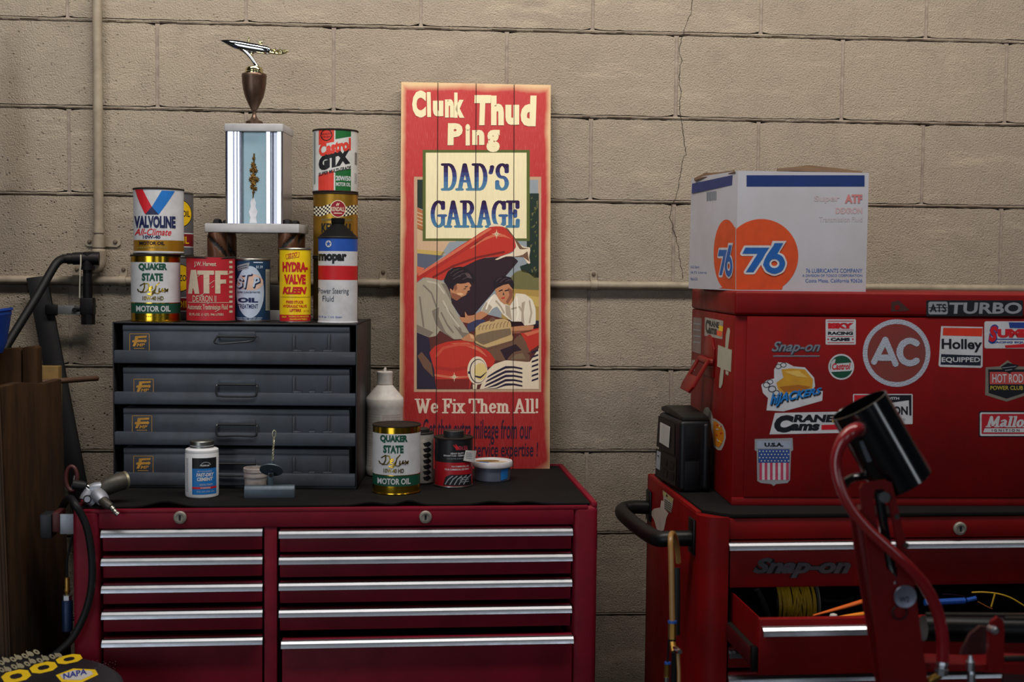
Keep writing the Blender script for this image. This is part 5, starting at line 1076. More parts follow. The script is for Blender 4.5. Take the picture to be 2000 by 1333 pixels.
# pneumatic tool lying on the corner
p = FL.w(FL.y(196, 968, .03)); f2 = Fr((p.x, p.y, MATZ), FL.rz); k = depth(p)/F_PX; Q = lambda px, py, y=0: f2.y(px, py, y)
t = thing('air_tool', 'grey pneumatic drill lying on the left corner of the crimson cabinet', 'air tool', f2)
TOOLG = M('dark_tool_housing', '4a463f', .42, .4, dirt=.5, dcol='1a1815', dscale=20); ALU = M('cast_aluminium', 'a3a6b2', .42, .6, dirt=.3, dcol='3a3a40', dscale=40)
mb = MB(); mb.tube([Q(200, 957, .01), Q(212, 950, .012), Q(226, 944, .02), Q(241, 939.5, .028), Q(244, 939, .03)], [.0155, .0175, .018, .018, .0172], TOOLG, 22, 0); h = mb.build('motor_housing', t)
mb = MB(); mb.tube([Q(241.5, 939.5, .028), Q(246, 938.5, .031), Q(249, 938, .033)], [.0184, .0184, .012], M('end_cap_brass_trim', '8f8a72', .4, .7, dirt=.3), 22); mb.build('end_cap', h)
mb = MB(); mb.tube([Q(206, 939, .034), Q(216, 936, .036)], .004, ALU, 10); mb.build('air_lever', h)
mb = MB(); mb.tube([Q(199, 953, .008), Q(186, 955, .006), Q(178, 957, .006)], [.012, .0125, .011], ALU, 20); mb.tube([Q(176, 960, -.002), Q(170, 972, -.006), Q(168, 978, -.008)], [.011, .013, .013], ALU, 20, 1); mb.tube([Q(172, 974, -.014), Q(183, 984, -.012)], [.0105, .0095], ALU, 20); mb.build('angle_head', t)
mb = MB(); mb.tube([Q(171, 975.5, -.018), Q(170.5, 976, -.024)], [.0085, .0078], BLACKPLASTIC, 20); mb.tube([Q(170.8, 975.8, -.020), Q(170.3, 976.2, -.027)], [.0066, .0055], ALU, 20); mb.build('valve_button', t)
mb = MB(); mb.tube([Q(189, 962, -.008), Q(196, 971, -.018), Q(202, 980, -.028)], [.013, .0155, .0125], ALU, 22, 1, flat=.8); mb.build('throttle_block', t)
mb = MB(); mb.tube([Q(202, 979, -.030), Q(208, 985, -.038), Q(214, 989, -.042), Q(217, 991, -.044)], [.010, .0088, .008, .006], TOOLG, 14); mb.tube([Q(217, 991, -.044), Q(221, 996, -.046), Q(222, 997, -.046), Q(225, 1001, -.047), Q(226, 1002, -.047), Q(231, 1006, -.048)], [.0048, .0056, .0044, .0056, .0044, .005], STEEL, 14); mb.build('air_plug', t)
mb = MB(); mb.tube([Q(178, 957, .004), Q(169, 951, .004)], [.0062, .0062], CHROME, 18); mb.tube([Q(169, 951, .004), Q(160, 950, .004), Q(143, 947, .004)], [.0085, .0105, .0095], RUBBER, 18); mb.build('chuck', t)
# tall steel locker added unseen left of the view; it keeps the daylight off the boards
f2 = Fr((-1.50, -.76, 0)); t = thing('shade_blocker', 'dark steel locker added unseen outside the left edge of the view for shade', 'blocker', f2)
LK = M('blocker_grey', '26282c', .5, dirt=.4); MB().box((-.46, -.35, 0), (.46, .3, 1.50), LK, .006).build('blocker_body', t)
for x0_ in (-.45, .005):
    dr = MB().box((x0_, -.366, .04), (x0_+.445, -.351, 1.48), LK, .004).build('door', t); MB().box((x0_+.2, -.38, .72), (x0_+.225, -.366, .84), CHROME, .003).build('handle', dr)
#@@STOOL
# ------------------------------------------------------------------ round stool in the left foreground
ZS = .655
fz = lambda px, py: atz(px, py, ZS)
pr_ = fz(241, 1338); cen = fz(2, 1345); RS = (pr_-cen).length
fr = Fr((cen.x, cen.y, 0)); t = thing('shop_stool', 'round black padded shop stool with yellow and blue print, bottom left corner', 'stool', fr)
VIN = M('black_vinyl', '18161a', .42, dirt=.4, dcol='302830', dscale=9, bump=.05, bscale=200)
mb = MB(); mb.lathe([(RS*.92, ZS-.075), (RS*.99, ZS-.066), (RS, ZS-.05), (RS, ZS-.022), (RS*.985, ZS-.008), (RS*.94, ZS-.001), (RS*.9, ZS), (0, ZS)], VIN, 72)
SY = M('stool_yellow', 'e3bd18', .45, dirt=.25); SC_ = M('stool_cream', '8f8870', .5, dirt=.3); SB = M('stool_blue', '27348a', .45)
class SD(Dec):
    def __init__(s, mb): s.mb = mb; s.step = None; s.EPS = .0004; s.P = lambda px, py: tuple((fr.I @ fz(px, py)).xy); s.fr = lambda u, v, h: Vector((u, v, ZS+h))
D = SD(mb)
def on_line(o, e, up, pts): return [(o[0]+(e[0]-o[0])*x+up[0]*y, o[1]+(e[1]-o[1])*x+up[1]*y) for x, y in pts]
for o, e, up in (((10, 1340), (67, 1326), (-14, -22)), ((64, 1321), (118, 1308), (-12, -19)), ((114, 1302), (166, 1291), (-10, -16))):
    ring = lambda k: [(.5+.5*k*x, .5+.5*k*y) for x, y in ((-1, -.5), (-1, .5), (-.5, 1), (.5, 1), (1, .5), (1, -.5), (.5, -1), (-.5, -1))]
    A, B_ = on_line(o, e, up, ring(.92)), on_line(o, e, up, ring(.40))
    for i in range(8): D.poly([A[i], A[(i+1) % 8], B_[(i+1) % 8], B_[i]], SY, 1)
rnd = random.Random(8)
for (x0, y0), (x1, y1), n in (((-12, 1322), (124, 1285), 11), ((-12, 1306), (80, 1279), 8)):
    for i in range(n):
        u = (i+.06)/n; w_ = .86/n; P = [(x0+(x1-x0)*a, y0+(y1-y0)*a) for a in (u, u+w_)]; hh = 10+5*rnd.random()
        cx_, cy_ = (P[0][0]+P[1][0])/2-hh*.25, (P[0][1]+P[1][1])/2-hh*.5
        D.oval(cx_, cy_, 7.2, 4.0, SC_, 1+.05*i, rot=.45, n=14)
        if i % 2: D.oval(cx_, cy_, 2.6, 1.3, VIN, 2, rot=.45, n=10)
        else: D.strokes([[(cx_-4, cy_+4), (cx_-8, cy_-5)]], SC_, 2, 1.6, 1.2)
D.poly([(109, 1320), (143, 1307), (186, 1309), (192, 1319), (160, 1334), (120, 1333)], SY, 1); D.poly([(117, 1320), (145, 1310.5), (178, 1312), (182, 1318.5), (158, 1330), (124, 1329)], M('stool_white', 'b9b6b4', .5), 2)
lt = text_tris('NAPA', .03, 0)
for tr in lt: D.poly(on_line((124, 1328.5), (170, 1318.5), (-1, -11), tr), SB, 3)
for i in range(60): D.oval(200+rnd.uniform(-22, 26), 1303+rnd.uniform(-12, 26), .6, .35, M('stool_dust', '6a6068', .8), 1, n=6)
mb.build('padded_seat', t)
mb = MB(); mb.lathe([(RS*.80, ZS-.085), (RS*.9, ZS-.082), (RS*.9, ZS-.075), (0, ZS-.075)], CHROME, 48); mb.build('seat_pan', t)
for a in range(4):
    c_, s_ = math.cos(a*math.pi/2+.6), math.sin(a*math.pi/2+.6); MB().tube([(.12*c_, .12*s_, ZS-.08), (.19*c_, .19*s_, .0)], .012, CHROME, 14).build('leg', t)
MB().tube([(.165*math.cos(i*math.pi/18), .165*math.sin(i*math.pi/18), .22) for i in range(37)], .008, CHROME, 10).build('foot_ring', t)
#@@RIGHTCAB
# ------------------------------------------------------------------ right roll cabinet
RZ = math.radians(1.4)
p = atz(1427, 1011, TOPZ); fr0 = Fr((p.x, p.y, 0), RZ)
ql = fr0.I @ atz(1263, 929, TOPZ); qm = fr0.I @ atz(1363, 1004, TOPZ)
XL = (ql.x+qm.x)/2; BK = ql.y
FR = Fr(fr0.w((XL, 0, 0)), RZ)
R_ = lambda px, py, y=0: FR.y(px, py, y)
t = thing('tool_cabinet', 'bright red roll cabinet with an open drawer under the stickered tool chest', 'tool cabinet', FR)
RW = 1.06; f0 = R_(1421, 1200).x; f1 = RW-f0
zrail = R_(1600, 1053).z
mb = MB()
mb.box((0, .0, .13), (.02, BK, TOPZ-.002), REDR, .0)
mb = MB()
# left side with a rounded front corner
rc = .040; arcp = [(rc-rc*math.cos(a*math.pi/12), rc-rc*math.sin(a*math.pi/12)) for a in range(7)]
outer = [(0, BK)]+arcp+[(f0, 0), (f0, .022), (rc+.004, .022), (.012, rc+.02), (.012, BK)]
mb.prism(outer, (0, 0, .13), (1, 0, 0), (0, 1, 0), (0, 0, 1), TOPZ-.13-.001, REDR)
mb.box((f1, 0, .13), (RW, BK, TOPZ-.002), REDR, .008)
mb.box((f0-.001, .002, zrail), (f1+.001, .03, TOPZ-.003), REDR, .002); mb.box((f0-.01, .012, TOPZ-.014), (f1, BK, TOPZ-.010), REDR); mb.box((0, BK-.012, .13), (RW, BK, TOPZ+.004), REDR, .002); mb.box((.012, BK-.02, .13), (f1, BK-.012, TOPZ-.012), DARKIN)
mb.box((.001, .045, TOPZ-.012), (.012, BK, TOPZ+.004), REDR, .003)
mb.box((f0, .03, .13), (f1, BK-.02, .16), DARKIN)
mb.build('cabinet_body', t)
zz = lambda py, px=1450: R_(px, py).z
d0 = drawer(t, REDR, f0+.004, f1-.004, zz(1150), zz(1057.5), zz(1067.5), d=.44, px0=R_(1423, 1068).x, px1=f1-.004)
# pierced metal script badge on the top drawer
BADGE = M('dark_chrome_badge', '6e6e76', .3, .7, dirt=.6); BK_ = M('badge_black', '0c0c0e', .35)
def badge(par, fr, o, N, body, box, dark, light, shear, th=.0022, bold=.05, name='badge'):
    m = MB(); D = Dec().flat(m, fr, o, (1, 0, 0), (0, 0, 1), N); D.EPS = th/2
    D.text(body, *box, dark, 1, bold=bold+.05, shear=shear); D.text(body, *box, light, 2, bold=bold, shear=shear)
    return m.build(name, par)
badge(d0, FR, (0, .004, 0), (0, -1, 0), 'Snap-on', (1470, 1090, 1661, 1129), BK_, BADGE, .35, bold=.045)
# open drawer
OUT = .19
yO = .004-OUT
zq = lambda px, py: FR.y(px, py, yO)
zt_, zb_ = zq(1620, 1208.5).z, zq(1620, 1318).z; xo0 = zq(1483, 1260).x
m = MB(); x0o, x1o = xo0, f1-.006-(xo0-f0)*0
m.box((x0o, yO, zb_), (x1o, yO+.016, zt_), REDR, .002)
m.box((x0o+.004, yO+.016, zb_+.03), (x0o+.006, yO+.46, zt_-.002), REDR); m.box((x1o-.006, yO+.016, zb_+.03), (x1o-.004, yO+.46, zt_-.002), REDR); m.box((x0o+.006, yO+.016, zb_+.03), (x1o-.006, yO+.46, zb_+.034), DARKIN)
m.box((x0o+.0037, yO+.02, zb_+.05), (x0o+.0042, yO+.023, zb_+.056), WHITE)
od = m.build('drawer', t); od['label'] = 'open drawer pulled out with tools inside'
pull_bar('drawer_pull', od, x0o+.004, x1o, zq(1620, 1230.5).z, yO, .013)
m = MB(); m.box((x0o-.008, yO+.012, zb_+.012), (x0o+.003, yO+.5, zb_+.016), STEEL); m.box((x0o-.010, yO+.012, zb_+.012), (x0o-.007, yO+.50, zb_+.044), M('slide_red', '5a1216', .4, .4, dirt=.4), .0008); m.box((x0o-.009, yO+.012, zb_+.040), (x0o+.002, yO+.5, zb_+.044), DARKSTEEL); m.box((x0o-.011, yO+.004, zb_+.006), (x0o-.0005, yO+.02, zb_+.05), BLACKPLASTIC, .001); m.build('drawer_slide', od)
p = zq(1715, 1303); m = MB(); m.tube([(p.x, yO, p.z), (p.x, yO-.006, p.z), (p.x, yO-.012, p.z+.001)], [.004, .006, .0052], SATIN, 16); m.build('latch_knob', od)
drawer(t, REDR, f0+.004, f1-.004, zz(1307), zz(1266), zz(1277), d=.44); drawer(t, REDR, f0+.004, f1-.004, .42, zz(1315), zz(1327), d=.44)
drawer(t, REDR, f0+.004, f1-.004, .19, .41, .38, d=.44)
lock(t, FR, 1874, 1032.5, .001, .0128)
# tubular side handle
HB = M('black_grip', '08080a', .42, bump=.05, spec=.3); hx = lambda px, py: FR.x(px, py, -.002)
hA, hB = hx(1268, 992), hx(1352, 1052)
s0, s1 = Vector((0, hA.y, hA.z)), Vector((0, hB.y+.0, hB.z))
mb = MB(); ex = lambda v, d, dz=0: Vector((-d, v.y, v.z+dz))
mb.tube([ex(s0, 0), ex(s0, .045, .002), ex(s0, .072, -.004)-Vector((0, .012, 0)), s0.lerp(s1, .35)+Vector((-.078, 0, -.004)), s0.lerp(s1, .7)+Vector((-.076, 0, -.004)), ex(s1, .070, -.004)+Vector((0, .01, 0)), ex(s1, .045, 0), ex(s1, 0)], [.016, .0155, .0165, .0165, .0165, .0165, .0155, .016], HB, 18, 2)
hn = mb.build('side_handle', t)
for s_ in (s0, s1): MB().box((-.006, s_.y-.022, s_.z-.03), (0, s_.y+.022, s_.z+.04), HB, .003).build('mount_plate', hn)
# warning label and torn white tape on the side
m = MB(); D = Dec().flat(m, FR, (0, 0, 0), (0, -1, 0), (0, 0, 1), (-1, 0, 0)); D.EPS = .0004
LY = M('label_olive', 'a89a6a', .6, dirt=.4)
D.poly([(1295, 958), (1316, 975), (1311, 1003), (1297, 994)], M('label_paper', 'a59f92', .6, dirt=.4), 1); D.poly([(1295, 958), (1316, 975), (1314.5, 983), (1295.5, 967)], LY, 2)
D.poly([(1301, 969), (1304, 965), (1305, 972)], BLACK, 3)
for j in range(5): D.strokes([[(1299, 976+j*4.2), (1312, 985+j*4.2)]], M('label_ink', '4a453e', .6), 3, .8, .8)
m.build('warning_label', t)
m = MB(); D = Dec().flat(m, FR, (0, 0, 0), (0, -1, 0), (0, 0, 1), (-1, 0, 0)); D.EPS = .0006
D.poly([(1270, 1003), (1278, 994), (1290, 992), (1292, 978), (1299, 980), (1298, 994), (1306, 1003), (1302, 1012), (1297, 1036), (1290, 1041), (1283, 1034), (1278, 1016)], M('torn_tape', 'b8a8a0', .6, dirt=.3), 1); m.build('torn_tape', t)
for cx in (.09, RW-.09):
    for cy in (.08, BK-.08):
        m = MB(); m.box((cx-.035, cy-.035, .118), (cx+.035, cy+.035, .13), DARKSTEEL); m.tube([(cx-.016, cy, .052), (cx+.016, cy, .052)], .052, RUBBER, 22); m.box((cx-.024, cy-.02, .05), (cx-.02, cy+.02, .12), DARKSTEEL); m.box((cx+.02, cy-.02, .05), (cx+.024, cy+.02, .12), DARKSTEEL); m.build('caster', t)
m = MB(); m.prism([(.013, BK-.013), (.013, rc+.01), (rc+.005, .012), (f0+.01, .0), (f1-.01, .0), (RW-.013, .012), (RW-.013, BK-.013)], (0, 0, TOPZ-.002), (1, 0, 0), (0, 1, 0), (0, 0, 1), .008, MATM, .0015)
tag(m.build('rubber_mat', fr=FR), 'flat black rubber mat between the red chest and the red roll cabinet', 'mat')
RTOP = TOPZ+.006
# things in the open drawer
zfl = zb_+.034
def in_drawer(px, py, y): q = FR.y(px, py, y); return q
YW = M('yellow_wire', 'c9a01c', .5, dirt=.4, dcol='4a3408', dscale=40); 
s0 = in_drawer(1505, 1178, .10); s1 = in_drawer(1585, 1178, .10); zc_ = s0.z; rs = .046
fr = Fr(FR.w(((s0.x+s1.x)/2, .10, zc_)), RZ); hl = (s1.x-s0.x)/2; t2 = thing('wire_spool', 'spool of yellow wire in the open red drawer', 'spool', fr)
m = MB(); RY = Matrix.Rotation(math.pi/2, 4, 'Y')
for sx in (-1, 1): m.lathe([(rs+.004, -.0012), (rs+.004, .0012), (0, .0012)], BLACKPLASTIC if sx < 0 else M('grey_flange', '77766e', .5), 40, Matrix.Translation((sx*(hl+.001), 0, 0)) @ RY)
m.lathe([(rs*.8, -hl), (rs*.8, hl)], BLACKPLASTIC, 32, RY); m.build('spool_body', t2)
m = MB(); P = []; rnd = random.Random(6); N_ = 1000; turns = 26
for i in range(N_):
    u = i/N_; a = u*turns*2*math.pi; x = -hl*.95+2*hl*.95*(u*1.0) ; P.append((x+.004*math.sin(a*.31), (rs-.004+.0015*math.sin(a*.17))*math.cos(a), (rs-.004+.0015*math.sin(a*.17))*math.sin(a)))
m.tube(P, .0024, YW, 6)
for j in range(7):
    a0 = rnd.uniform(-.8, .2); x0_, x1_ = rnd.uniform(-hl*.8, hl*.8), rnd.uniform(-hl*.8, hl*.8); m.tube([(x0_+(x1_-x0_)*k_/12, -(rs+.0004)*math.cos(-1.3+k_*.22), (rs+.0004)*math.sin(-1.3+k_*.22)) for k_ in range(13)], .0018, YW, 6)
m.build('wire_winding', t2)
ORG = M('orange_grip', 'd8641a', .42, dirt=.3, dcol='5a2408')
for pts, y0, y1, lb, w0 in (([(1588, 1203), (1640, 1189), (1700, 1171), (1725, 1163)], -.10, -.02, 'upper dark orange plier handle in the open red drawer', ORG), ([(1636, 1206), (1670, 1202), (1698, 1199), (1730, 1195)], -.13, -.10, 'lower bright orange plier handle in the open red drawer', M('bright_orange_grip', 'f08a1c', .42, dirt=.2, dcol='5a2408'))):
    P = [FR.w(FR.y(x, y, y0+(y1-y0)*i/(len(pts)-1))) for i, (x, y) in enumerate(pts)]; fr = Fr(P[0]); m = MB(); m.tube([fr.I @ p_ for p_ in P], [.002, .005, .0062, .006], w0, 12, 2, flat=.7); tag(m.build('plier_handle', fr=fr), lb, 'pliers')
q = FR.w(FR.y(1628, 1206, -.15)); m = MB(); m.lathe([(.008, -.01), (.009, -.002), (.006, .005), (0, .007)], M('white_knob', 'c8c2bc', .5), 20); tag(m.build('white_knob', fr=Fr(q)), 'small white knob just above the open drawer front', 'knob')
# black handles, blue screwdriver, loose wires
for pts, r, mt, lb, nm, ct, yy in (([(1478, 1152), (1492, 1180), (1500, 1206)], .006, BLACKPLASTIC, 'black tool handle beside the wire spool in the open drawer', 'ratchet', 'tool', .0),
                        ([(1606, 1172), (1640, 1176), (1668, 1168)], .005, RUBBER, 'short black tool right of the wire spool in the open drawer', 'hand_tool', 'tool', .05),
                        ([(1806, 1178), (1845, 1176), (1884, 1174)], .0062, M('blue_grip', '12469a', .4), 'blue screwdriver handle in the open drawer beyond the red hose', 'screwdriver', 'screwdriver', -.03),
                        ([(1888, 1173), (1898, 1171), (1906, 1169)], .0045, M('blue_grip', '12469a', .4), 'blue tool tip beside the screwdriver in the open drawer', 'screwdriver', 'screwdriver', -.03),
                        ([(1840, 1161), (1868, 1162), (1885, 1166)], .0012, M('purple_wire', '4a1a3a', .5), 'thin purple wire at the back of the open drawer', 'wire', 'wire', .02),
                        ([(1898, 1158), (1920, 1157), (1950, 1160), (1975, 1168), (2000, 1184)], .0014, YW, 'long yellow wire arching at the right end of the open drawer', 'wire', 'wire', -.02),
                        ([(1943, 1161), (1940, 1172), (1936, 1186)], .0016, YW, 'short upright yellow wire under the long arching one', 'wire', 'wire', -.04),
                        ([(1910, 1176), (1928, 1186), (1938, 1190)], .0010, M('orange_wire', '8a4a1a', .5), 'thin orange wire lying low in the open drawer', 'wire', 'wire', -.05)):
    P = [FR.w(FR.y(x, y, yy)) for x, y in pts]; fr = Fr(P[0]); m = MB(); m.tube([fr.I @ p_ for p_ in P], r, mt, 10, 2); tag(m.build(nm, fr=fr), lb, ct, 'tools and wires in the open drawer')
#@@CHEST
# ------------------------------------------------------------------ stickered top chest
KZ = math.radians(-1.6)
p = atz(1428.5, 988, RTOP); FK = Fr((p.x, p.y, RTOP), KZ)
K = lambda px, py, y=0: FK.y(px, py, y)
t = thing('tool_chest', 'bright red tool chest covered in racing stickers on the red roll cabinet', 'tool chest', FK)
KH = K(1437, 568.5).z; KW = .98; qb = FK.x(1351, 590, 0); KD = min(.46, max(.36, qb.y)); zlid = K(1437, 616.5).z
CHR = paint('chest_red', '7c0406', .0, .45)
mb = MB(); mb.box((0, .003, 0), (KW, KD, zlid), CHR, .004); mb.box((0, 0, 0), (KW, .004, K(1600, 973).z), CHR, .0012); mb.build('chest_body', t)
mb = MB(); mb.box((-.0015, -.003, zlid+.0005), (KW+.0015, KD, KH), CHR, .006, 3); ld = mb.build('lid', t)
mb = MB(); mb.box((K(1457.5, 700).x, -.0015, K(1600, 971.5).z), (KW-.022, .006, zlid-.0015), CHR, .0015); pn = mb.build('front_panel', t)
D0 = lambda m, y=-.0015: Dec().flat(m, FK, (0, y, 0), (1, 0, 0), (0, 0, 1), (0, -1, 0))
def sticker(label, fn, par=None, y=-.0015, name='sticker'):
    m = MB(); D = D0(m, y); D.EPS = .00016; fn(D); o = m.build(name, par or pn); o['label'] = label; return o
SW = INK('sticker_paper', 'c6c6cc', .4); SRED = INK('sticker_red', 'c41424', .4); SBL = INK('sticker_black', '10121c', .4)
def s1(D):
    D.rect(1612.5, 624, 1671.5, 673.5, SW, 1, 2); D.rect(1616, 627, 1668, 628.3, SRED, 2); roman(D, 'IRE', 9e3, 0, 9e3+1, 1, SRED, 2) if False else None
    D.text('ISKY', 1617, 631, 1667, 642.5, SRED, 2, bold=.09); D.rect(1617, 644.5, 1667, 645.3, SRED, 2); D.text('RACING', 1617, 648, 1666, 654.5, SBL, 2, bold=.06); D.rect(1617, 657, 1667, 658, SRED, 2); D.text('CAMS', 1622, 660, 1660, 666.5, SBL, 2, bold=.07); D.rect(1616, 669, 1668, 670.3, SRED, 2)
    for x in (1617.5, 1665.5): D.oval(x, 663, 2, 2, SRED, 2, n=5)
sticker('square white sticker with red and black lettering', s1)
def s2(D):
    D.text('Snap-on', 1508, 668, 1603, 694, M('script_shadow', '3a3f4a', .3, .6), 1, bold=.06, shear=.4); D.text('Snap-on', 1507, 667, 1602, 693, M('script_chrome', 'a3a7b2', .25, .8), 4, bold=.02, shear=.4); D.rect(1510, 694.5, 1601, 697, M('script_chrome', 'a3a7b2', .25, .8), 2)
sticker('silver script badge', s2, name='script_badge')
def s3(D):
    D.oval(1643, 717, 25.2, 25.2, SW, 1); D.oval(1643, 717, 22, 22, INK('castrol_sticker_green', '0f4a36', .4), 2); D.poly([(1623, 708), (1629, 702), (1632, 702), (1630, 711), (1664, 708.5), (1665, 723), (1660, 725), (1622, 727)], SW, 3); D.text('Castrol', 1625, 710, 1661, 723, SRED, 4, bold=.03, shear=.2, dy=1)
sticker('round green and white sticker', s3)
def s4(D):   # ragged decal: plain golden streak and smoke above blue lettering
    D.poly([(1497, 802), (1500, 778), (1490, 768), (1487, 752), (1500, 742), (1512, 740), (1512, 722), (1520, 708), (1536, 709), (1550, 716), (1572, 718), (1590, 738), (1592, 755), (1586, 764), (1607, 764), (1606, 783), (1560, 796), (1530, 804)], SW, 1)
    D.poly([(1516, 748), (1530, 738), (1526, 722), (1545, 720), (1572, 722), (1588, 742), (1586, 760), (1560, 768), (1530, 770), (1520, 762)], INK('decal_gold', 'c8922a', .4), 2)
    D.poly([(1530, 726), (1560, 724), (1578, 738), (1556, 736)], INK('decal_gold_light', 'dcb45a', .4), 3); D.poly([(1522, 756), (1560, 752), (1584, 756), (1566, 764), (1532, 766)], INK('decal_gold_dark', 'a8641c', .4), 3)
    for cx_, cy_, r_ in ((1497, 752, 7), (1508, 760, 8), (1504, 746, 6), (1516, 768, 7), (1520, 716, 6), (1530, 713, 6)): D.oval(cx_, cy_, r_, r_*.8, SBL, 3, inner=.8)
    BL = INK('decal_blue', '1c78c8', .4)
    tb = text_tris('hiJACKERS', .035, .25)
    for lay, off, m_ in ((4, 1.8, SBL), (5, 0, BL)):
        for tr in tb:
            D.poly([(1503+100*a+off+2*b, (798-26*a)-(b*(29-14*a))+off*1.4) for a, b in tr], m_, lay)
sticker('ragged decal with blue lettering and a golden streak', s4)
def crane(D, x0, y0, x1, y1, P=None):
    X = lambda u: x0+(x1-x0)*u
    Y = lambda v: y0+(y1-y0)*v
    D.poly([(X(.07), Y(.05)), (X(1.04), Y(-.02)), (X(1.0), Y(.93)), (X(0), Y(1))], SW, 1)
    D.text('C', X(.06), Y(.14), X(.32), Y(.92), SBL, 2, bold=.08, shear=.2); D.text('RANE', X(.31), Y(.12), X(.86), Y(.46), SBL, 2, bold=.06, shear=.15); D.text('ams', X(.27), Y(.52), X(.66), Y(.84), SBL, 2, bold=.06, shear=.2)
    D.poly([(X(.82), Y(.3)), (X(1.0), Y(.27)), (X(.99), Y(.44)), (X(.82), Y(.46))], YELLOW, 3); D.poly([(X(.68), Y(.58)), (X(1.0), Y(.55)), (X(.98), Y(.78)), (X(.68), Y(.8))], SRED, 2)
sticker('slanted white sticker with black lettering and a red bar', lambda D: crane(D, 1503, 805, 1652, 849))
def s6(D):
    sh = [(1474, 858), (1548, 856), (1549, 880), (1545, 882), (1543, 938), (1538, 944), (1516, 946), (1511, 950), (1506, 946), (1486, 944), (1479, 940), (1478, 882), (1474, 880)]
    D.poly(sh, M('foil_silver', 'b2b4ba', .3, .5, dirt=.2), 1); D.rect(1478, 862, 1545, 876, INK('foil_blue_white', '9aa4b8'), 2); D.text('U.S.A.', 1493, 865, 1530, 873, SBL, 3, bold=.06)
    D.rect(1481, 878, 1542, 904.5, INK('flag_blue', '2a4a8a'), 2)
    for j in range(9):
        for i in range(4): D.oval(1485+j*6.6+(i % 2)*3.2-1.2, 882+i*6.2, 1.5, 1.5, SW, 3, n=6)
    for j in range(11): D.rect(1483+j*5.2, 904.5, 1483+(j+1)*5.2, 938, INK('flag_red', 'b83a5c') if j % 2 == 0 else SW, 2)
sticker('shield sticker with a flag', s6)
GLIT = M('glitter_silver', 'bcc1cf', .4, .3, dirt=.35, dcol='7a8092', dscale=420, bump=.6, bscale=500)
def s7(D):
    D.oval(1751, 690, 66, 66, GLIT, 1, inner=.86, n=56); D.oval(1751, 690, 57, 57, M('faded_red_disc', '7d2a26', .5, dirt=.4, dcol='58443a', dscale=12), 1, n=56)
    D.strokes([[(1707, 707), (1729, 664), (1749, 711)], [(1718, 699), (1740, 699)]], GLIT, 3, 6.2, 6.2); D.strokes([arc(1777, 688, 20, 22, -50, -310, 14)], GLIT, 3, 6.6, 6.2)
sticker('large round glitter badge', s7)
def s8(D):
    D.rect(1666, 770, 1782.5, 829, SW, 1, 2); D.poly([(1668, 772), (1720, 772), (1700, 790), (1668, 786)], SRED, 2); D.poly([(1716, 772), (1780, 772), (1780, 812), (1776, 812), (1775, 782), (1720, 790)], SBL, 2); D.text('QUALITY WITH', 1690, 776, 1756, 782, SW, 3, bold=.03); D.text('CHAMPION', 1676, 794, 1773, 811, SBL, 2, bold=.04); D.text('SPARK PLUGS', 1690, 817, 1768, 822, GREY, 2)
sticker('white, red and black sticker half hidden by the black tube', s8)
def s9(D):
    D.poly([(1838, 637.5), (1919.5, 639), (1919, 716), (1916, 719), (1836, 717), (1833, 714)], SW, 1); D.poly([(1842, 640.5), (1919, 641.5), (1918, 657.5), (1841, 655.5)], INK('holley_red', 'd0341c'), 2); D.text('Holley', 1839, 662, 1918, 688, SBL, 2, bold=.03, dy=-1); D.poly([(1838, 692), (1916, 695), (1915, 714.5), (1837, 712.5)], INK('holley_navy', '141c30'), 2); D.text('EQUIPPED', 1839, 698, 1914, 709.5, SW, 3, bold=.02)
sticker('tall white sticker with red and navy bars', s9)
def s10(D):
    D.rect(1922.5, 628, 2062, 681, SW, 1, 4); D.poly([(1970, 630), (2014, 630), (2010, 642), (1972, 641)], INK('sticker_blue', '1c3c8c'), 2); D.poly([(1962, 675), (2050, 668), (2050, 679), (1964, 680)], SRED, 2)
    D.text('S', 1930, 634, 1950, 672, INK('sticker_blue', '1c3c8c'), 2, bold=.1, shear=.2); D.text('S', 1931, 637, 1948, 668, SRED, 3, bold=.06, shear=.2); D.text('UMMIT', 1948, 643, 2046, 660, SRED, 3, bold=.07); D.text('RACING EQUIPMENT', 1938, 667, 2040, 671.5, INK('sticker_blue', '1c3c8c'), 2, bold=.04); D.rect(1944, 662, 2046, 664, INK('sticker_blue', '1c3c8c'), 2)
sticker('white sticker with red lettering and a flag corner, at the right edge', s10)
def s11(D):
    SIL = M('sticker_champagne', '8c8478', .35, .4, dirt=.3)
    D.poly([(1925, 718), (1952, 716), (1968, 704), (1984, 716), (2012, 717), (2011, 770), (1966, 785), (1924, 772)], SIL, 1); D.poly([(1930, 722), (2008, 722), (2006, 766), (1966, 779), (1931, 768)], SBL, 2); D.poly([(1933, 727), (2005, 727), (2005, 751), (1933, 751)], INK('hot_rod_pink', 'b84848'), 3); D.text('HOT ROD', 1938, 731, 1998, 748, SW, 4, bold=.01); D.text('POWER CLUB', 1934, 754, 1998, 762, INK('hot_rod_gold', 'b8a23c'), 4, bold=.02); D.poly([(1955, 717), (1968, 709), (1990, 714), (1980, 722), (1972, 730), (1960, 724)], SBL, 5); D.strokes([[(1958, 719), (1984, 716)], [(1963, 724), (1976, 722)]], GREY, 6, .6, .6)
sticker('grey shield sticker with pink and black panels, at the right edge', s11)
def s12(D):
    D.rect(1911.5, 803.5, 2070, 854, SBL, 1, 4); D.rect(1913.8, 806, 2068, 852, SW, 2, 3); D.rect(1917, 809, 2065, 848, INK('mallory_red', 'b01828'), 3, 2); roman(D, 'Mallory', 1926, 813, 2024, 835, SW, 4, .12, .06, slant=.25); D.poly([(1923, 837), (2060, 837), (2058, 845), (1920, 845)], SW, 4); D.text('I G N I T I O N', 1937, 838.5, 1991, 843.5, SBL, 5, bold=.02)
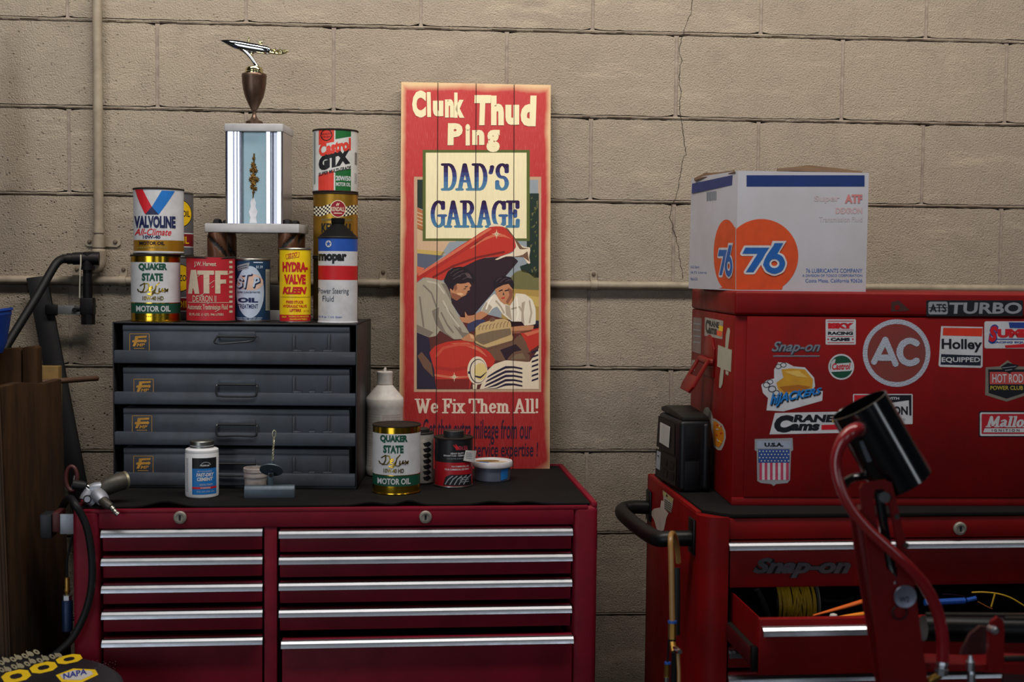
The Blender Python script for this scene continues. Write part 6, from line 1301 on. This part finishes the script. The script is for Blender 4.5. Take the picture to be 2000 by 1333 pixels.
sticker('long red sticker with white lettering, at the right edge', s12)
def s13(D):
    D.rect(1809, 587, 1998, 618, SBL, 1, 2); G_ = INK('turbo_grey', '8b8f96'); D.rect(1813, 589.5, 1851, 614.5, G_, 2, 4); D.text('ATS', 1816, 594, 1848, 610, SBL, 3, bold=.02); D.rect(1814, 600.5, 1850, 602, SBL, 3); D.rect(1814, 606.5, 1850, 607.5, SBL, 3); D.text('TURBO', 1854, 591, 1996, 613.5, G_, 2, bold=.03, shear=.06)
sticker('black bar sticker with grey lettering on the lid', s13, ld, -.003)
m = MB(); D = D0(m, -.003); D.poly([(1741, 590), (1755, 587), (1777, 606), (1770, 608), (1740, 609)], M('adhesive_remains', '3a1210', .7), 1); D.oval(1752, 601, 5, 5, CHR, 2); m.build('glue_residue', ld)
# on the left side
DS = lambda m: Dec().flat(m, FK, (0, 0, 0), (0, -1, 0), (0, 0, 1), (-1, 0, 0))
def side(label, fn, name='sticker'):
    m = MB(); D = DS(m); D.EPS = .0003; fn(D); o = m.build(name, t); o['label'] = label
def c1(D): D.poly([(1354, 620), (1371, 622), (1369, 692), (1352, 687)], M('side_sticker_grey', '8a7470', .6, dirt=.5), 1); [D.strokes([[(1355, 632+j*12), (1368, 634+j*12)]], GREY, 2, .6, 1.2) for j in range(4)]
side('faded grey upright sticker', c1)
def c2(D):
    q = lambda pts: [(1376+37*u+0*v, 620+(37+0*u)*v+7*u*(.5+v*.5)) for u, v in pts]
    D.poly([(1377, 620), (1413, 627), (1411, 663), (1376, 656)], M('side_sticker_white', 'a8a29a', .6, dirt=.4), 1)
    for s_, a0, a1, b0, b1 in (('C', .04, .24, .1, .85), ('RANE', .24, .78, .12, .45), ('ams', .2, .66, .5, .85)):
        for tr in text_tris(s_, .05, 0): D.poly([(1377+36*(a0+(a1-a0)*a), 620+7*(a0+(a1-a0)*a)+36*(b1+(b0-b1)*b)) for a, b in tr], SBL, 2)
    D.poly([(1404, 636), (1413, 638), (1412, 648), (1404, 646)], YELLOW, 2); D.poly([(1400, 646), (1411, 648), (1410, 658), (1400, 655)], ORANGE, 2)
side('small white sticker with black lettering', c2)
def c3(D): D.poly([(1352, 704), (1357, 703), (1359, 712), (1357, 724), (1352, 726), (1351, 714)], M('side_sticker_white', 'a8a29a', .6, dirt=.4), 1); D.strokes([[(1353, 716), (1355, 709), (1357, 716)]], SBL, 2, .6, .6)
side('tiny oval sticker', c3)
def c4(D):
    TP = M('masking_tape', 'b4b09c', .6, dirt=.35, dcol='8a8a84'); D.poly([(1421, 641), (1425, 641), (1426, 648), (1424, 665), (1421, 690), (1416, 690), (1418, 655)], TP, 1); D.poly([(1403, 674), (1418, 680), (1430, 684), (1428, 727), (1414, 722), (1401, 716)], TP, 2); D.poly([(1409, 716), (1415, 719), (1412, 750), (1408, 759), (1405, 757), (1406, 738)], TP, 3); D.poly([(1418, 724), (1424, 727), (1423, 734), (1418, 731)], TP, 3)
side('cross of pale masking tape', c4, 'masking_tape')
def c5(D):
    GD = INK('flame_orange', 'cf7a14'); D.poly([(1373, 806), (1378, 796), (1384, 796), (1390, 806), (1393, 818), (1396, 818), (1402, 822), (1412, 830), (1417, 842), (1418, 855), (1414, 870), (1409, 880), (1403, 880), (1394, 873), (1392, 850), (1386, 820)], M('side_sticker_white', 'a8a29a', .6, dirt=.4), 1)
    D.poly([(1394, 822), (1402, 826), (1410, 834), (1415, 846), (1414, 858), (1410, 868), (1404, 875), (1395, 869), (1393, 840)], GD, 2); rnd = random.Random(3)
    for j in range(10): a, b = rnd.uniform(1396, 1410), rnd.uniform(830, 866); D.strokes([[(a, b), (a+rnd.uniform(1, 4), b+rnd.uniform(-2, 4))]], [SRED, YELLOW, SW][j % 3], 3, .9, 1)
side('orange flame-like sticker behind the black work light', c5)
# drop handle on the side
HR = paint('handle_red', '80120c', .1, .45); sx_ = lambda px, py: FK.x(px, py, 0)
a = sx_(1387, 690); m = MB(); m.prism([(-.05, -.05), (.05, -.05), (.056, .012), (.03, .034), (0, .04), (-.03, .034), (-.056, .012)], (0, a.y, a.z), (0, -1, 0), (0, 0, 1), (-1, 0, 0), .004, HR, .001)
mh = m.build('handle_plate', t); zA = a.z-.016
m = MB(); m.tube([(-.004, a.y-.052, zA), (-.012, a.y-.05, zA), (-.012, a.y+.05, zA), (-.004, a.y+.052, zA)], .008, HR, 12); m.build('hinge_bar', mh)
m = MB(); dz = .064; m.prism([(-.058, .004), (-.044, .004), (-.042, -dz+.024), (.042, -dz+.024), (.044, .004), (.058, .004), (.060, -dz), (.048, -dz-.014), (-.048, -dz-.014), (-.060, -dz)], (-.012, a.y, zA), (0, -1, 0), (.50, 0, .866), (-.866, 0, .50), .006, HR, .0012)
m.build('drop_handle', mh)
#@@CARTON
# ------------------------------------------------------------------ carton on the chest
CZ = RTOP+KH
p = atz(1437, 567, CZ+.0); q_ = FK.I @ p
pc = FK.w((q_.x, .035, 0)); d0_ = depth((pc.x, pc.y, CZ)); pc = hit(1437, 566, (pc.x, pc.y, 0), (0, 1, 0))
BZ = math.radians(-9)
FB = Fr((pc.x, pc.y, CZ), math.radians(-1.0))
Bq = lambda px, py, y=0: FB.y(px, py, y)
t = thing('cardboard_carton', 'white cardboard carton with orange discs and blue numerals on the red chest', 'box', FB)
BW = Bq(1691, 565).x; BH = Bq(1437, 333.5).z; bd = FB.x(1345.5, 560, 0)
# side plane turns back to the left: find its far edge from the photograph at a carton's depth
BD = .30; far = at(1347, 450, FB.w((0, BD, 0)).y); fl_ = FB.I @ far; xs = fl_.x; far2 = FB.I @ at(1350.5, 348, far.y)
CARD = M('white_card', 'b4b3bc', .7, dirt=.3, dcol='8f8880', dscale=7, bump=.08, bscale=30); KRAFT = M('kraft_card', '5a432e', .8, dirt=.4)
m = MB(); B0 = [(0, 0), (BW, 0), (BW+xs*.0+.01, BD), (xs, BD)]
th = .004
bm_v = [(x, y, 0) for x, y in B0]+[(x, y, BH-(.0 if y == 0 else .0)) for x, y in B0]
bm_v[5] = (Bq(1697, 338).x, 0, Bq(1697, 338).z); bm_v[7] = (far2.x, BD, far2.z); bm_v[6] = (bm_v[6][0], BD, far2.z)
m.add(bm_v, [(0, 1, 5, 4), (1, 2, 6, 5), (2, 3, 7, 6), (3, 0, 4, 7), (3, 2, 1, 0)], CARD)
iv = [(x+(th if i % 4 in (0, 3) else -th), y+(th if i % 4 in (0, 1) else -th), z+(th if i < 4 else -.0005)) for i, (x, y, z) in enumerate(bm_v)]
m.add(iv, [(4, 5, 1, 0), (5, 6, 2, 1), (6, 7, 3, 2), (7, 4, 0, 3), (0, 1, 2, 3)], KRAFT); m.add([bm_v[i] for i in range(4, 8)]+[iv[i] for i in range(4, 8)], [(0, 1, 5, 4), (1, 2, 6, 5), (2, 3, 7, 6), (3, 0, 4, 7)], KRAFT)
D = Dec().flat(m, FB, (0, 0, 0), (1, 0, 0), (0, 0, 1), (0, -1, 0)); D.EPS = .0003
CN = INK('carton_navy', '16306e'); CO = INK('carton_orange', 'cc4a1c'); CB = INK('carton_blue', '1a5aa6'); PINK = M('faded_pink_print', 'b89a9c', .7)
D.rect(1458, 342.5, 1688.5, 364.5, CN, 1)
disc = [(1437.5, 446)]+arc(1487, 500.5, 72, 72.5, -133, 54, 30)+[(1527, 566), (1437.5, 566)]
D.poly(disc, CO, 1)
def seventysix(D, f, lay):
    seven = [(1455, 485), (1502, 485), (1498, 493), (1471, 533), (1456, 533), (1479, 497), (1449, 497)]
    for m_, l, ex in ((SW, lay, 4.2), (CB, lay+1, 0)):
        D.poly([f(*p) for p in seven], m_, l)
        if ex:
            for a_, b_ in zip(seven, seven[1:]+seven[:1]): D.strokes([[f(*a_), f(*b_)]], m_, l, ex*f.k, ex)
    for m_, l, ex in ((SW, lay+2, 4.0), (CB, lay+3, 0)):
        w_ = 6+ex; stem = [[(1513, 486), (1500, 505), (1495, 518)]]
        for ln in stem+[arc(1511.5, 516, 15.5, 14.5, 0, 360, 24)]: D.strokes([[f(*p) for p in ln]], m_, l, w_*f.k*.95, w_*.95)
        D.poly([f(*p) for p in ((1512-ex, 476-ex), (1529+ex*1.6, 476-ex), (1516+ex*.4, 500), (1500-ex*.5, 502))], m_, l)
    D.oval(*f(1511.5, 516), 8.0*f.k, 7.0, CO, lay+4, n=18) if False else None
class Map:
    def __init__(s, fn, k): s.fn = fn; s.k = k
    def __call__(s, x, y): return s.fn(x, y)
seventysix(D, Map(lambda x, y: (x+.5, y-1), 1), 2)
D.text('Super', 1590, 382, 1640, 397, M('paler_pink_print', 'b4a4a8', .7), 1, bold=.03); D.text('ATF', 1650, 380, 1684, 397, INK('pink_print', 'c47a7a'), 2, bold=.05); D.text('DEXRON', 1632, 406, 1684, 418, PINK, 1, bold=.03); D.text('Transmission Fluid', 1600, 424, 1684, 434, M('paler_pink_print', 'b4a4a8', .7), 1)
D.text('76 LUBRICANTS COMPANY', 1574, 525, 1684, 533, CB, 1, bold=.0); D.text('A DIVISION OF TOSCO CORPORATION', 1567, 536, 1684, 541, CB, 1); D.text('Costa Mesa, California 92626', 1573, 545, 1684, 553, CB, 1)
D2 = Dec(); sdv = Vector((xs, BD, 0)); sl = sdv.length; U = -sdv.normalized(); Nn = Vector((U.y, -U.x, 0)); 
D2.flat(m, FB, (0, 0, 0), U, (0, 0, 1), Nn if Nn.x < 0 else -Nn); D2.EPS = .0003
D2.poly([(1352, 359), (1431, 342), (1430, 362), (1351, 378)], CN, 1)
dl = [(1436.5, 444)]+[(1418+x, y) for x, y in []]+list(reversed(arc(1419, 496, 24, 67, -60, -270, 24)))
D2.poly([(1436.6, 443)]+arc(1419, 497, 25, 68, -50, -252, 26)+[(1404, 563.5), (1436.6, 566)], CO, 1)
seventysix(D2, Map(lambda x, y: (1403+(x-1449)*.345, 478+(y-475)*1.03), .36), 2)
for j in range(6): D2.rect(1380+j*3.3, 374.5+0*j-j*.3, 1382.3+j*3.3, 392-j*.3, M('stamp_grey', '7d848e', .7), 1)
for s_, y, x1 in (('5-U.S. Quarts', 519, 1366), ('(4.73 Liters)', 530, 1380), ('Made in U.S.A.', 542, 1363)): D2.text(s_, 1349, y, x1, y+6, CB, 1)
m.build('carton_body', t)
# torn flaps
def flap(name, P, mat):
    m = MB(); n = len(P)//2; k_ = [tuple(p) for p in P]; k2 = [(x, y+.003, z-.002) for x, y, z in k_]; m.add(k_+k2, [(i, i+1, n+i+1, n+i) for i in range(n-1)]+[(2*n+i, 3*n+i, 3*n+i+1, 2*n+i+1) for i in range(n-1)]+[(i+1, i, 2*n+i, 2*n+i+1) for i in range(n-1)]+[(n+i, n+i+1, 3*n+i+1, 3*n+i) for i in range(n-1)], mat); return m.build(name, t)
zt5 = lambda px, py, y: tuple(Bq(px, py, y))
flap('back_flap', [zt5(1520, 335, .16), zt5(1552, 334, .16), zt5(1580, 335, .16), zt5(1640, 338, .16), zt5(1686, 341, .16), zt5(1518, 329, .24), zt5(1556, 326, .24), zt5(1578, 322.5, .24), zt5(1640, 329, .24), zt5(1684, 335, .24)], KRAFT)
flap('side_flap', [zt5(1357, 352, .26), zt5(1378, 346, .20), zt5(1405, 343, .12), zt5(1436, 336, .01), zt5(1356, 348, .27), zt5(1378, 337.5, .22), zt5(1404, 337, .14), zt5(1434, 332.5, .03)], KRAFT)
#@@LIGHT
# ------------------------------------------------------------------ work light on the cabinet mat
p = FR.I @ atz(1335, 967, RTOP)
a0 = atz(1283, 936, RTOP); a1 = atz(1326, 963, RTOP); yw = math.atan2(a1.x-a0.x, -(a1.y-a0.y))
FW = Fr(a1, yw)   # x along the narrow end (towards the chest), -y along the face towards the viewer
dpt = (a1-a0).length; k = depth(a1)/F_PX
t = thing('work_light', 'black portable jump pack lamp standing left of the red chest', 'lamp', FW)
WH = .120; wx_ = .055
hz_ = FW.y(1326, 812, 0).z; wx_ = FW.y(1392, 966, 0).x; wx_ = min(max(wx_, .05), .070)
BPL = M('lamp_black', '090a0f', .42, dirt=.25, dcol='18181a', spec=.3); DGR = M('lamp_charcoal', '1d1b19', .5, dirt=.3, spec=.3)
mb = MB(); mb.box((0, 0, 0), (wx_, dpt*.98, hz_*.93), BPL, .010, 3); mb.box((.012, -.0015, .004), (wx_*.62, .002, hz_*.40), BPL, .001); mb.box((.012, -.0015, hz_*.43), (wx_*.62, .002, hz_*.86), BPL, .001); mb.build('housing', t)
mb = MB(); mb.box((wx_*.70, -.006, .004), (wx_*.95, dpt*.9, hz_*.90), BPL, .008, 3); mb.build('side_pod', t)
mb = MB(); mb.prism([(.0, 0), (dpt*.96, .004), (dpt*.96, .014), (dpt*.75, .020), (dpt*.4, .016), (0, .010)], (.006, .004, hz_*.92), (0, 1, 0), (0, 0, 1), (1, 0, 0), wx_-.012, DGR, .003); mb.build('top_handle', t)
SDX = lambda px, py: FW.x(px, py, 0)
mb = MB(); D = Dec().flat(mb, FW, (0, 0, 0), (0, -1, 0), (0, 0, 1), (-1, 0, 0)); D.EPS = .0012
D.poly([(1287, 812), (1319, 829), (1318, 889), (1283, 872)], DGR, 1); D.poly([(1282, 876), (1322, 896), (1320, 950), (1281, 929)], DGR, 1)
for i in range(2):
    for j in range(2): D.poly([(1296+i*13, 894+j*21+i*6.5), (1305+i*13, 898+j*21+i*6.5), (1304+i*13, 912+j*21+i*6.5), (1295+i*13, 907+j*21+i*6.5)], BPL, 2)
mb.build('side_grille', t)
mb = MB(); D = Dec().flat(mb, FW, (0, 0, 0), (0, -1, 0), (0, 0, 1), (-1, 0, 0)); D.EPS = .0016; LENS = M('lamp_lens', 'c9c7c2', .3, dirt=.15)
D.poly([(1293, 825), (1312, 834.5), (1311.5, 838), (1309, 875.5), (1290.5, 864), (1292, 826)], LENS, 2); D.EPS = .0009
for i in range(6): D.strokes([[(1296+i*2.6, 828+i*1.4), (1294+i*2.6, 865+i*1.6)]], M('lens_rib', 'a9a7a4', .3), 4, .25, .4)
mb.build('lamp_lens', t)
mb = MB(); D = Dec().flat(mb, FW, (0, 0, 0), (0, -1, 0), (0, 0, 1), (-1, 0, 0)); D.EPS = .0016; D.poly([(1284.5, 880), (1292, 884), (1290, 919), (1282, 914)], M('lamp_label', '9a9aa2', .5, dirt=.3), 1); D.strokes([[(1287, 890), (1289, 892)]], SBL, 2, .8, .8); mb.build('label', t)
mb = MB(); mb.tube([(wx_+.0, dpt*.45, hz_*.80), (wx_+.004, dpt*.45, hz_*.86), (wx_+.006, dpt*.42, hz_*.72), (wx_+.003, dpt*.40, hz_*.5)], .0035, RUBBER, 10, 2); mb.build('cable', t)
#@@HANGHOSE
# ------------------------------------------------------------------ amber hose over the side handle
AMB = M('amber_hose', '8f6a3a', .3, dirt=.3, dcol='4a3018'); HX = -.095
hq = lambda px, py, x=HX: FR.x(px, py, x)
top = hq(1312, 1042); 
P = [hq(1325, 1100, -.05), hq(1322, 1065, -.055), hq(1318, 1046, -.07), hq(1312, 1041, -.085), hq(1309, 1050), hq(1311, 1090), hq(1312, 1150), hq(1313, 1214)]
FH = Fr(FR.w(P[-1])); t = thing('test_hose', 'amber hose with blue and brass fittings hanging on the right cabinet handle', 'hose', FH); tl = lambda v: FH.I @ FR.w(v)
MB().tube([tl(v) for v in P], .0050, AMB, 14, 2).build('hose', t)
BLR = M('blue_ring', '1c4a9a', .4)
hy = lambda py, px=1313: tl(hq(px, py))
MB().tube([hy(1213), hy(1218)], .0078, BLR, 18).build('blue_collar', t)
mb = MB(); mb.tube([hy(1218), hy(1249)], .0072, BRASS, 6); mb.tube([hy(1250), hy(1253)], .0066, BLACKPLASTIC, 14); mb.tube([hy(1253), hy(1274, 1316)], .0058, BRASS, 8); mb.build('brass_coupling', t)
mb = MB(); mb.tube([hy(1266, 1318), hy(1272, 1326), hy(1274, 1328)], [.004, .006, .004], CHROME, 14); mb.tube([hy(1274, 1319), hy(1310, 1317), hy(1400, 1314)], .0062, RUBBER, 12); mb.tube([hy(1274, 1324), hy(1312, 1326), hy(1400, 1326)], .0032, AMB, 10); mb.build('valve_branch', t)
P = [hq(1321, 1110, -.05), hq(1322, 1160, -.05), hq(1321, 1240, -.05)]; MB().tube([tl(v) for v in P], .0068, RUBBER, 12).build('black_wand', t)
mb = MB(); mb.tube([hy(1294, 1304), hy(1298, 1304)], .006, BLR, 16); mb.tube([hy(1298, 1303), hy(1323, 1302)], .0055, BRASS, 6); mb.tube([hy(1323, 1302), hy(1345, 1302)], .006, CHROME, 14); mb.tube([hy(1294, 1304), hy(1250, 1306), hy(1225, 1308)], .002, RUBBER, 8); mb.build('second_coupling', t)
#@@FRONT
# ------------------------------------------------------------------ red service stand in the right foreground
YF = -1.28
g = at(1760, 1333, YF); FJ = Fr((g.x, g.y, 0)); J = lambda px, py, y=0: Vector(FJ.y(px, py, y))
t = thing('service_stand', 'red tool stand with a black tilted tube and red hose in the right foreground', 'machine', FJ)
JR = paint('stand_red', '760a0e', .1, .45); k = depth(g)/F_PX
JB = M('stand_black_tube', '090a0e', .16, coat=.6)
# open black tube
a = J(1689, 806); b_ = J(1768, 942); ax = (b_-a).normalized(); R0 = 58*k
c0 = J(1683, 796, .0); c1 = J(1766, 948, .0)
zax = (c0-c1).normalized()+Vector((0, .07, 0)); zax.normalize()
def axis_mat(o, z):
    z = z.normalized(); x = z.orthogonal().normalized(); y = z.cross(x); m_ = Matrix((x, y, z)).transposed().to_4x4(); m_.translation = o; return m_
ln = (c0-c1).length*1.02
mb = MB(); mb.lathe([(0, 0), (R0*.94, 0), (R0, .002), (R0, ln), (R0*.965, ln+.0005), (R0*.955, ln), (R0*.955, .012), (0, .012)], JB, 64, axis_mat(c1, zax))
tb = mb.build('black_tube', t)
q0, q1 = J(1683, 864, -R0*.99), J(1699, 901, -R0*.99)
def on_tube(px, py, off=.0006):
    """the point of the tube's outside that the photograph shows at (px, py)"""
    o = FJ.I @ CAM_P; d = (FJ.R.inverted() @ raydir(px, py)); u = d-zax*d.dot(zax); w_ = (o-c1)-zax*(o-c1).dot(zax)
    A, B_, C_ = u.dot(u), 2*u.dot(w_), w_.dot(w_)-(R0+off)**2; dis = max(0, B_*B_-4*A*C_); return o+d*((-B_-dis**.5)/(2*A))
m = MB(); P = [on_tube(*q_) for q_ in ((1678, 863), (1685, 861), (1703, 901), (1694, 904))]; m.add(P, [(0, 1, 2, 3)], M('tube_label', '5a626c', .5, dirt=.4)); m.build('label', tb)
# upright: slotted plate leaning back, with a darker side arm
fl_ = [(1686, 945), (1730, 938), (1742, 944), (1750, 975), (1776, 1085), (1790, 1170), (1812, 1333), (1836, 1480), (1752, 1480), (1722, 1333), (1700, 1130), (1684, 990), (1680, 955)]
slot = [(1704, 966), (1710, 957), (1724, 955), (1733, 964), (1748, 1040), (1757, 1095), (1752, 1130), (1730, 1108), (1716, 1040)]
def plate(poly, hole, y0, th, mat, name, par=t):
    loops = [[J(*p, y0) for p in l] for l in ([poly]+([hole] if hole else []))]
    tri = geometry.tessellate_polygon([[Vector((v.x, v.z, 0)) for v in l] for l in loops]); V = [v for l in loops for v in l]; n = len(V)
    m = MB(); dv = Vector((0, th, 0)); F_ = [tuple(f) for f in tri]
    nf = []
    for f in F_:
        a_, b2, c2 = V[f[0]], V[f[1]], V[f[2]]; nf.append(f if (b2-a_).cross(c2-a_).y < 0 else f[::-1])
    F2 = [tuple(n+i for i in f[::-1]) for f in nf]; S_ = []; o = 0
    for l in loops:
        for i in range(len(l)): S_.append((o+i, o+(i+1) % len(l), n+o+(i+1) % len(l), n+o+i))
        o += len(l)
    m.add(V+[v+dv for v in V], nf+F2+S_, mat)
    bm = bmesh.new(); me = bpy.data.meshes.new('tmp'); me.from_pydata(m.v, [], m.f); bm.from_mesh(me); bmesh.ops.recalc_face_normals(bm, faces=bm.faces[:]); m2 = MB(); m2.bm(bm, mat); bpy.data.meshes.remove(me)
    return m2.build(name, par)
plate(fl_, slot, -.046, .006, JR, 'slotted_upright')
plate([(1662, 1010), (1676, 1005), (1712, 1180), (1745, 1333), (1775, 1480), (1760, 1480), (1712, 1333), (1690, 1200), (1672, 1090)], None, -.015, .006, JR, 'side_arm')
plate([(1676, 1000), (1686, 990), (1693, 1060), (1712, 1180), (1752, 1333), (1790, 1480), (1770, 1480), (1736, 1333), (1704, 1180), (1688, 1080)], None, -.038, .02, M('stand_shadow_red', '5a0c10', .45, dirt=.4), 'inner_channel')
# black bracket holding the tube, and its bolt
mb = MB(); mb.tube([J(1648, 950, .02), J(1658, 936, .01), J(1680, 931, .0), J(1706, 930, .0), J(1722, 936, .004)], .0075, JB, 12, 2, flat=.8); mb.build('cradle_strap', t)
mb = MB(); mb.tube([J(1716, 962, -.034), J(1722, 1000, -.034), J(1731, 1060, -.034), J(1741, 1110, -.036), J(1747, 1140, -.040)], .007, JB, 10, 1); mb.build('black_link', t)
for (px, py), r_, m_ in (((1728, 972), .008, JB), ((1752, 1010), .004, DARKSTEEL), ((1770, 1066), .004, DARKSTEEL)):
    mb = MB(); mb.tube([J(px, py, -.051), J(px, py, -.036)], r_, m_, 14); mb.build('pivot_bolt', t)
# red hose
hs = [(1682, 838, -.02), (1668, 840, -.045), (1652, 852, -.05), (1636, 878, -.05), (1631, 910, -.05), (1640, 950, -.054), (1658, 990, -.058), (1690, 1030, -.06), (1730, 1066, -.06), (1776, 1108, -.058), (1810, 1148, -.046), (1832, 1195, -.03), (1842, 1245, -.03), (1841, 1292, -.03)]
rad = [13, 13.5, 13, 10.5, 10, 10, 10, 10, 10.5, 11, 11.5, 12, 12, 12]
HOSE = M('clear_red_hose', '8a1420', .18, coat=.5, dirt=.2, dcol='a85a4a', dscale=8)
mb = MB(); p0 = on_tube(1679, 838, 0); mb.tube([p0]+[J(*q_) for q_ in hs[1:]], [r_*k for r_ in rad], HOSE, 18, 2); mb.build('red_hose', t)
mb = MB(); d_ = (J(*hs[1])-p0).normalized(); mb.tube([p0-d_*.004, p0+d_*.006], 15*k, M('hose_collar', '3a1a1c', .4), 20); mb.build('hose_collar', tb)
mb = MB(); p = J(1841, 1290, -.03); e = J(1838, 1318, -.03); mb.tube([p, p.lerp(e, .3), p.lerp(e, .35), p.lerp(e, .55), p.lerp(e, .6), e], [.0085, .0095, .0078, .0078, .0105, .0095], SATIN, 8); mb.tube([J(1836, 1318, -.03), J(1815, 1330, -.03), J(1796, 1345, -.02)], .006, BRASS, 12, 1); mb.build('hose_fitting', t)
# round steel tag with a split ring
mb = MB(); c_ = J(1768, 1166, -.052); R_t = 22*k; mb.lathe([(0, -.001), (R_t*.96, -.001), (R_t, 0), (R_t*.96, .001), (R_t*.9, .0006), (0, .0006)], M('tag_steel', '8f93a6', .35, .7, dirt=.4), 36, Matrix.Translation(c_) @ Matrix.Rotation(math.pi/2, 4, 'X')); tg = mb.build('round_tag', t)
mb = MB(); D = Dec().flat(mb, FJ, (0, c_.y-.0012, 0), (1, 0, 0), (0, 0, 1), (0, -1, 0)); D.text('W2', 1757, 1166, 1776, 1177, M('tag_ink', '2a2c3a', .5), 1, bold=.02); mb.build('stamped_mark', tg)
mb = MB(); rc_ = J(1757, 1197, -.051); mb.tube([rc_+Vector((14*k*math.cos(i*.3307), .0, 14*k*math.sin(i*.3307))) for i in range(20)], .0012, DARKSTEEL, 8); mb.build('split_ring', tg)
# lower right mechanism: cross plate, bolts, clevis and black roller
plate([(1800, 1296), (1905, 1300), (1990, 1296), (2080, 1300), (2080, 1318), (1990, 1318), (1900, 1312), (1815, 1308)], None, -.03, .05, JR, 'cross_plate')
plate([(1930, 1312), (1932, 1235), (1938, 1215), (1950, 1206), (1960, 1214), (1962, 1235), (1960, 1312)], None, -.035, .008, JR, 'clevis')
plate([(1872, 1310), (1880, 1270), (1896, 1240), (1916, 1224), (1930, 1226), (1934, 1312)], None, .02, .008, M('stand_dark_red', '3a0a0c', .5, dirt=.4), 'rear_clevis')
for px, py, r_ in ((1940, 1231, 9), (1895, 1297, 7), (1897, 1322, 8), (1796, 1322, 9)):
    mb = MB(); p = J(px, py, -.036 if py < 1290 else -.031)
    if py > 1290 and px > 1850: mb.tube([p+Vector((0, 0, .012)), p+Vector((0, 0, .004)), p+Vector((0, 0, .0035)), p-Vector((0, 0, .010))], [.003, .0055, .0068, .0062], SATIN, 8)
    else: mb.tube([p+Vector((0, .008, 0)), p, p-Vector((0, .006, 0)), p-Vector((0, .009, 0))], [r_*k, r_*k, r_*k*.9, r_*k*.5], SATIN, 16)
    mb.build('bolt', t)
mb = MB(); mb.tube([J(1803, 1228, .10), J(2100, 1234, .10)], 24*k*1.1, BLACKPLASTIC, 28); mb.build('black_roller', t)
mb = MB(); mb.tube([J(1808, 1201, .075), J(2100, 1203, .075)], .0032, DARKSTEEL, 8); mb.tube([J(1962, 1209, -.02), J(2100, 1209, -.02)], .0032, DARKSTEEL, 8); mb.tube([J(1960, 1287, -.02), J(2100, 1284, -.02)], .004, DARKSTEEL, 8); mb.build('steel_rod', t)
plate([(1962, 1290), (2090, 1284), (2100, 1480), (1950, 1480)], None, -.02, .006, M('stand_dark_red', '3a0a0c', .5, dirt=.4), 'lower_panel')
mb = MB(); mb.box((J(1700, 1333).x, -.16, 0), (J(1860, 1333).x, .22, .04), JR, .004); u0 = J(1740, 1470, .003).x; u1 = J(1830, 1470, .003).x; zc = J(1780, 1478).z
mb.box((u0, -.05, .035), (u1, .0, zc+.01), JR, .003); mb.build('foot_frame', t)
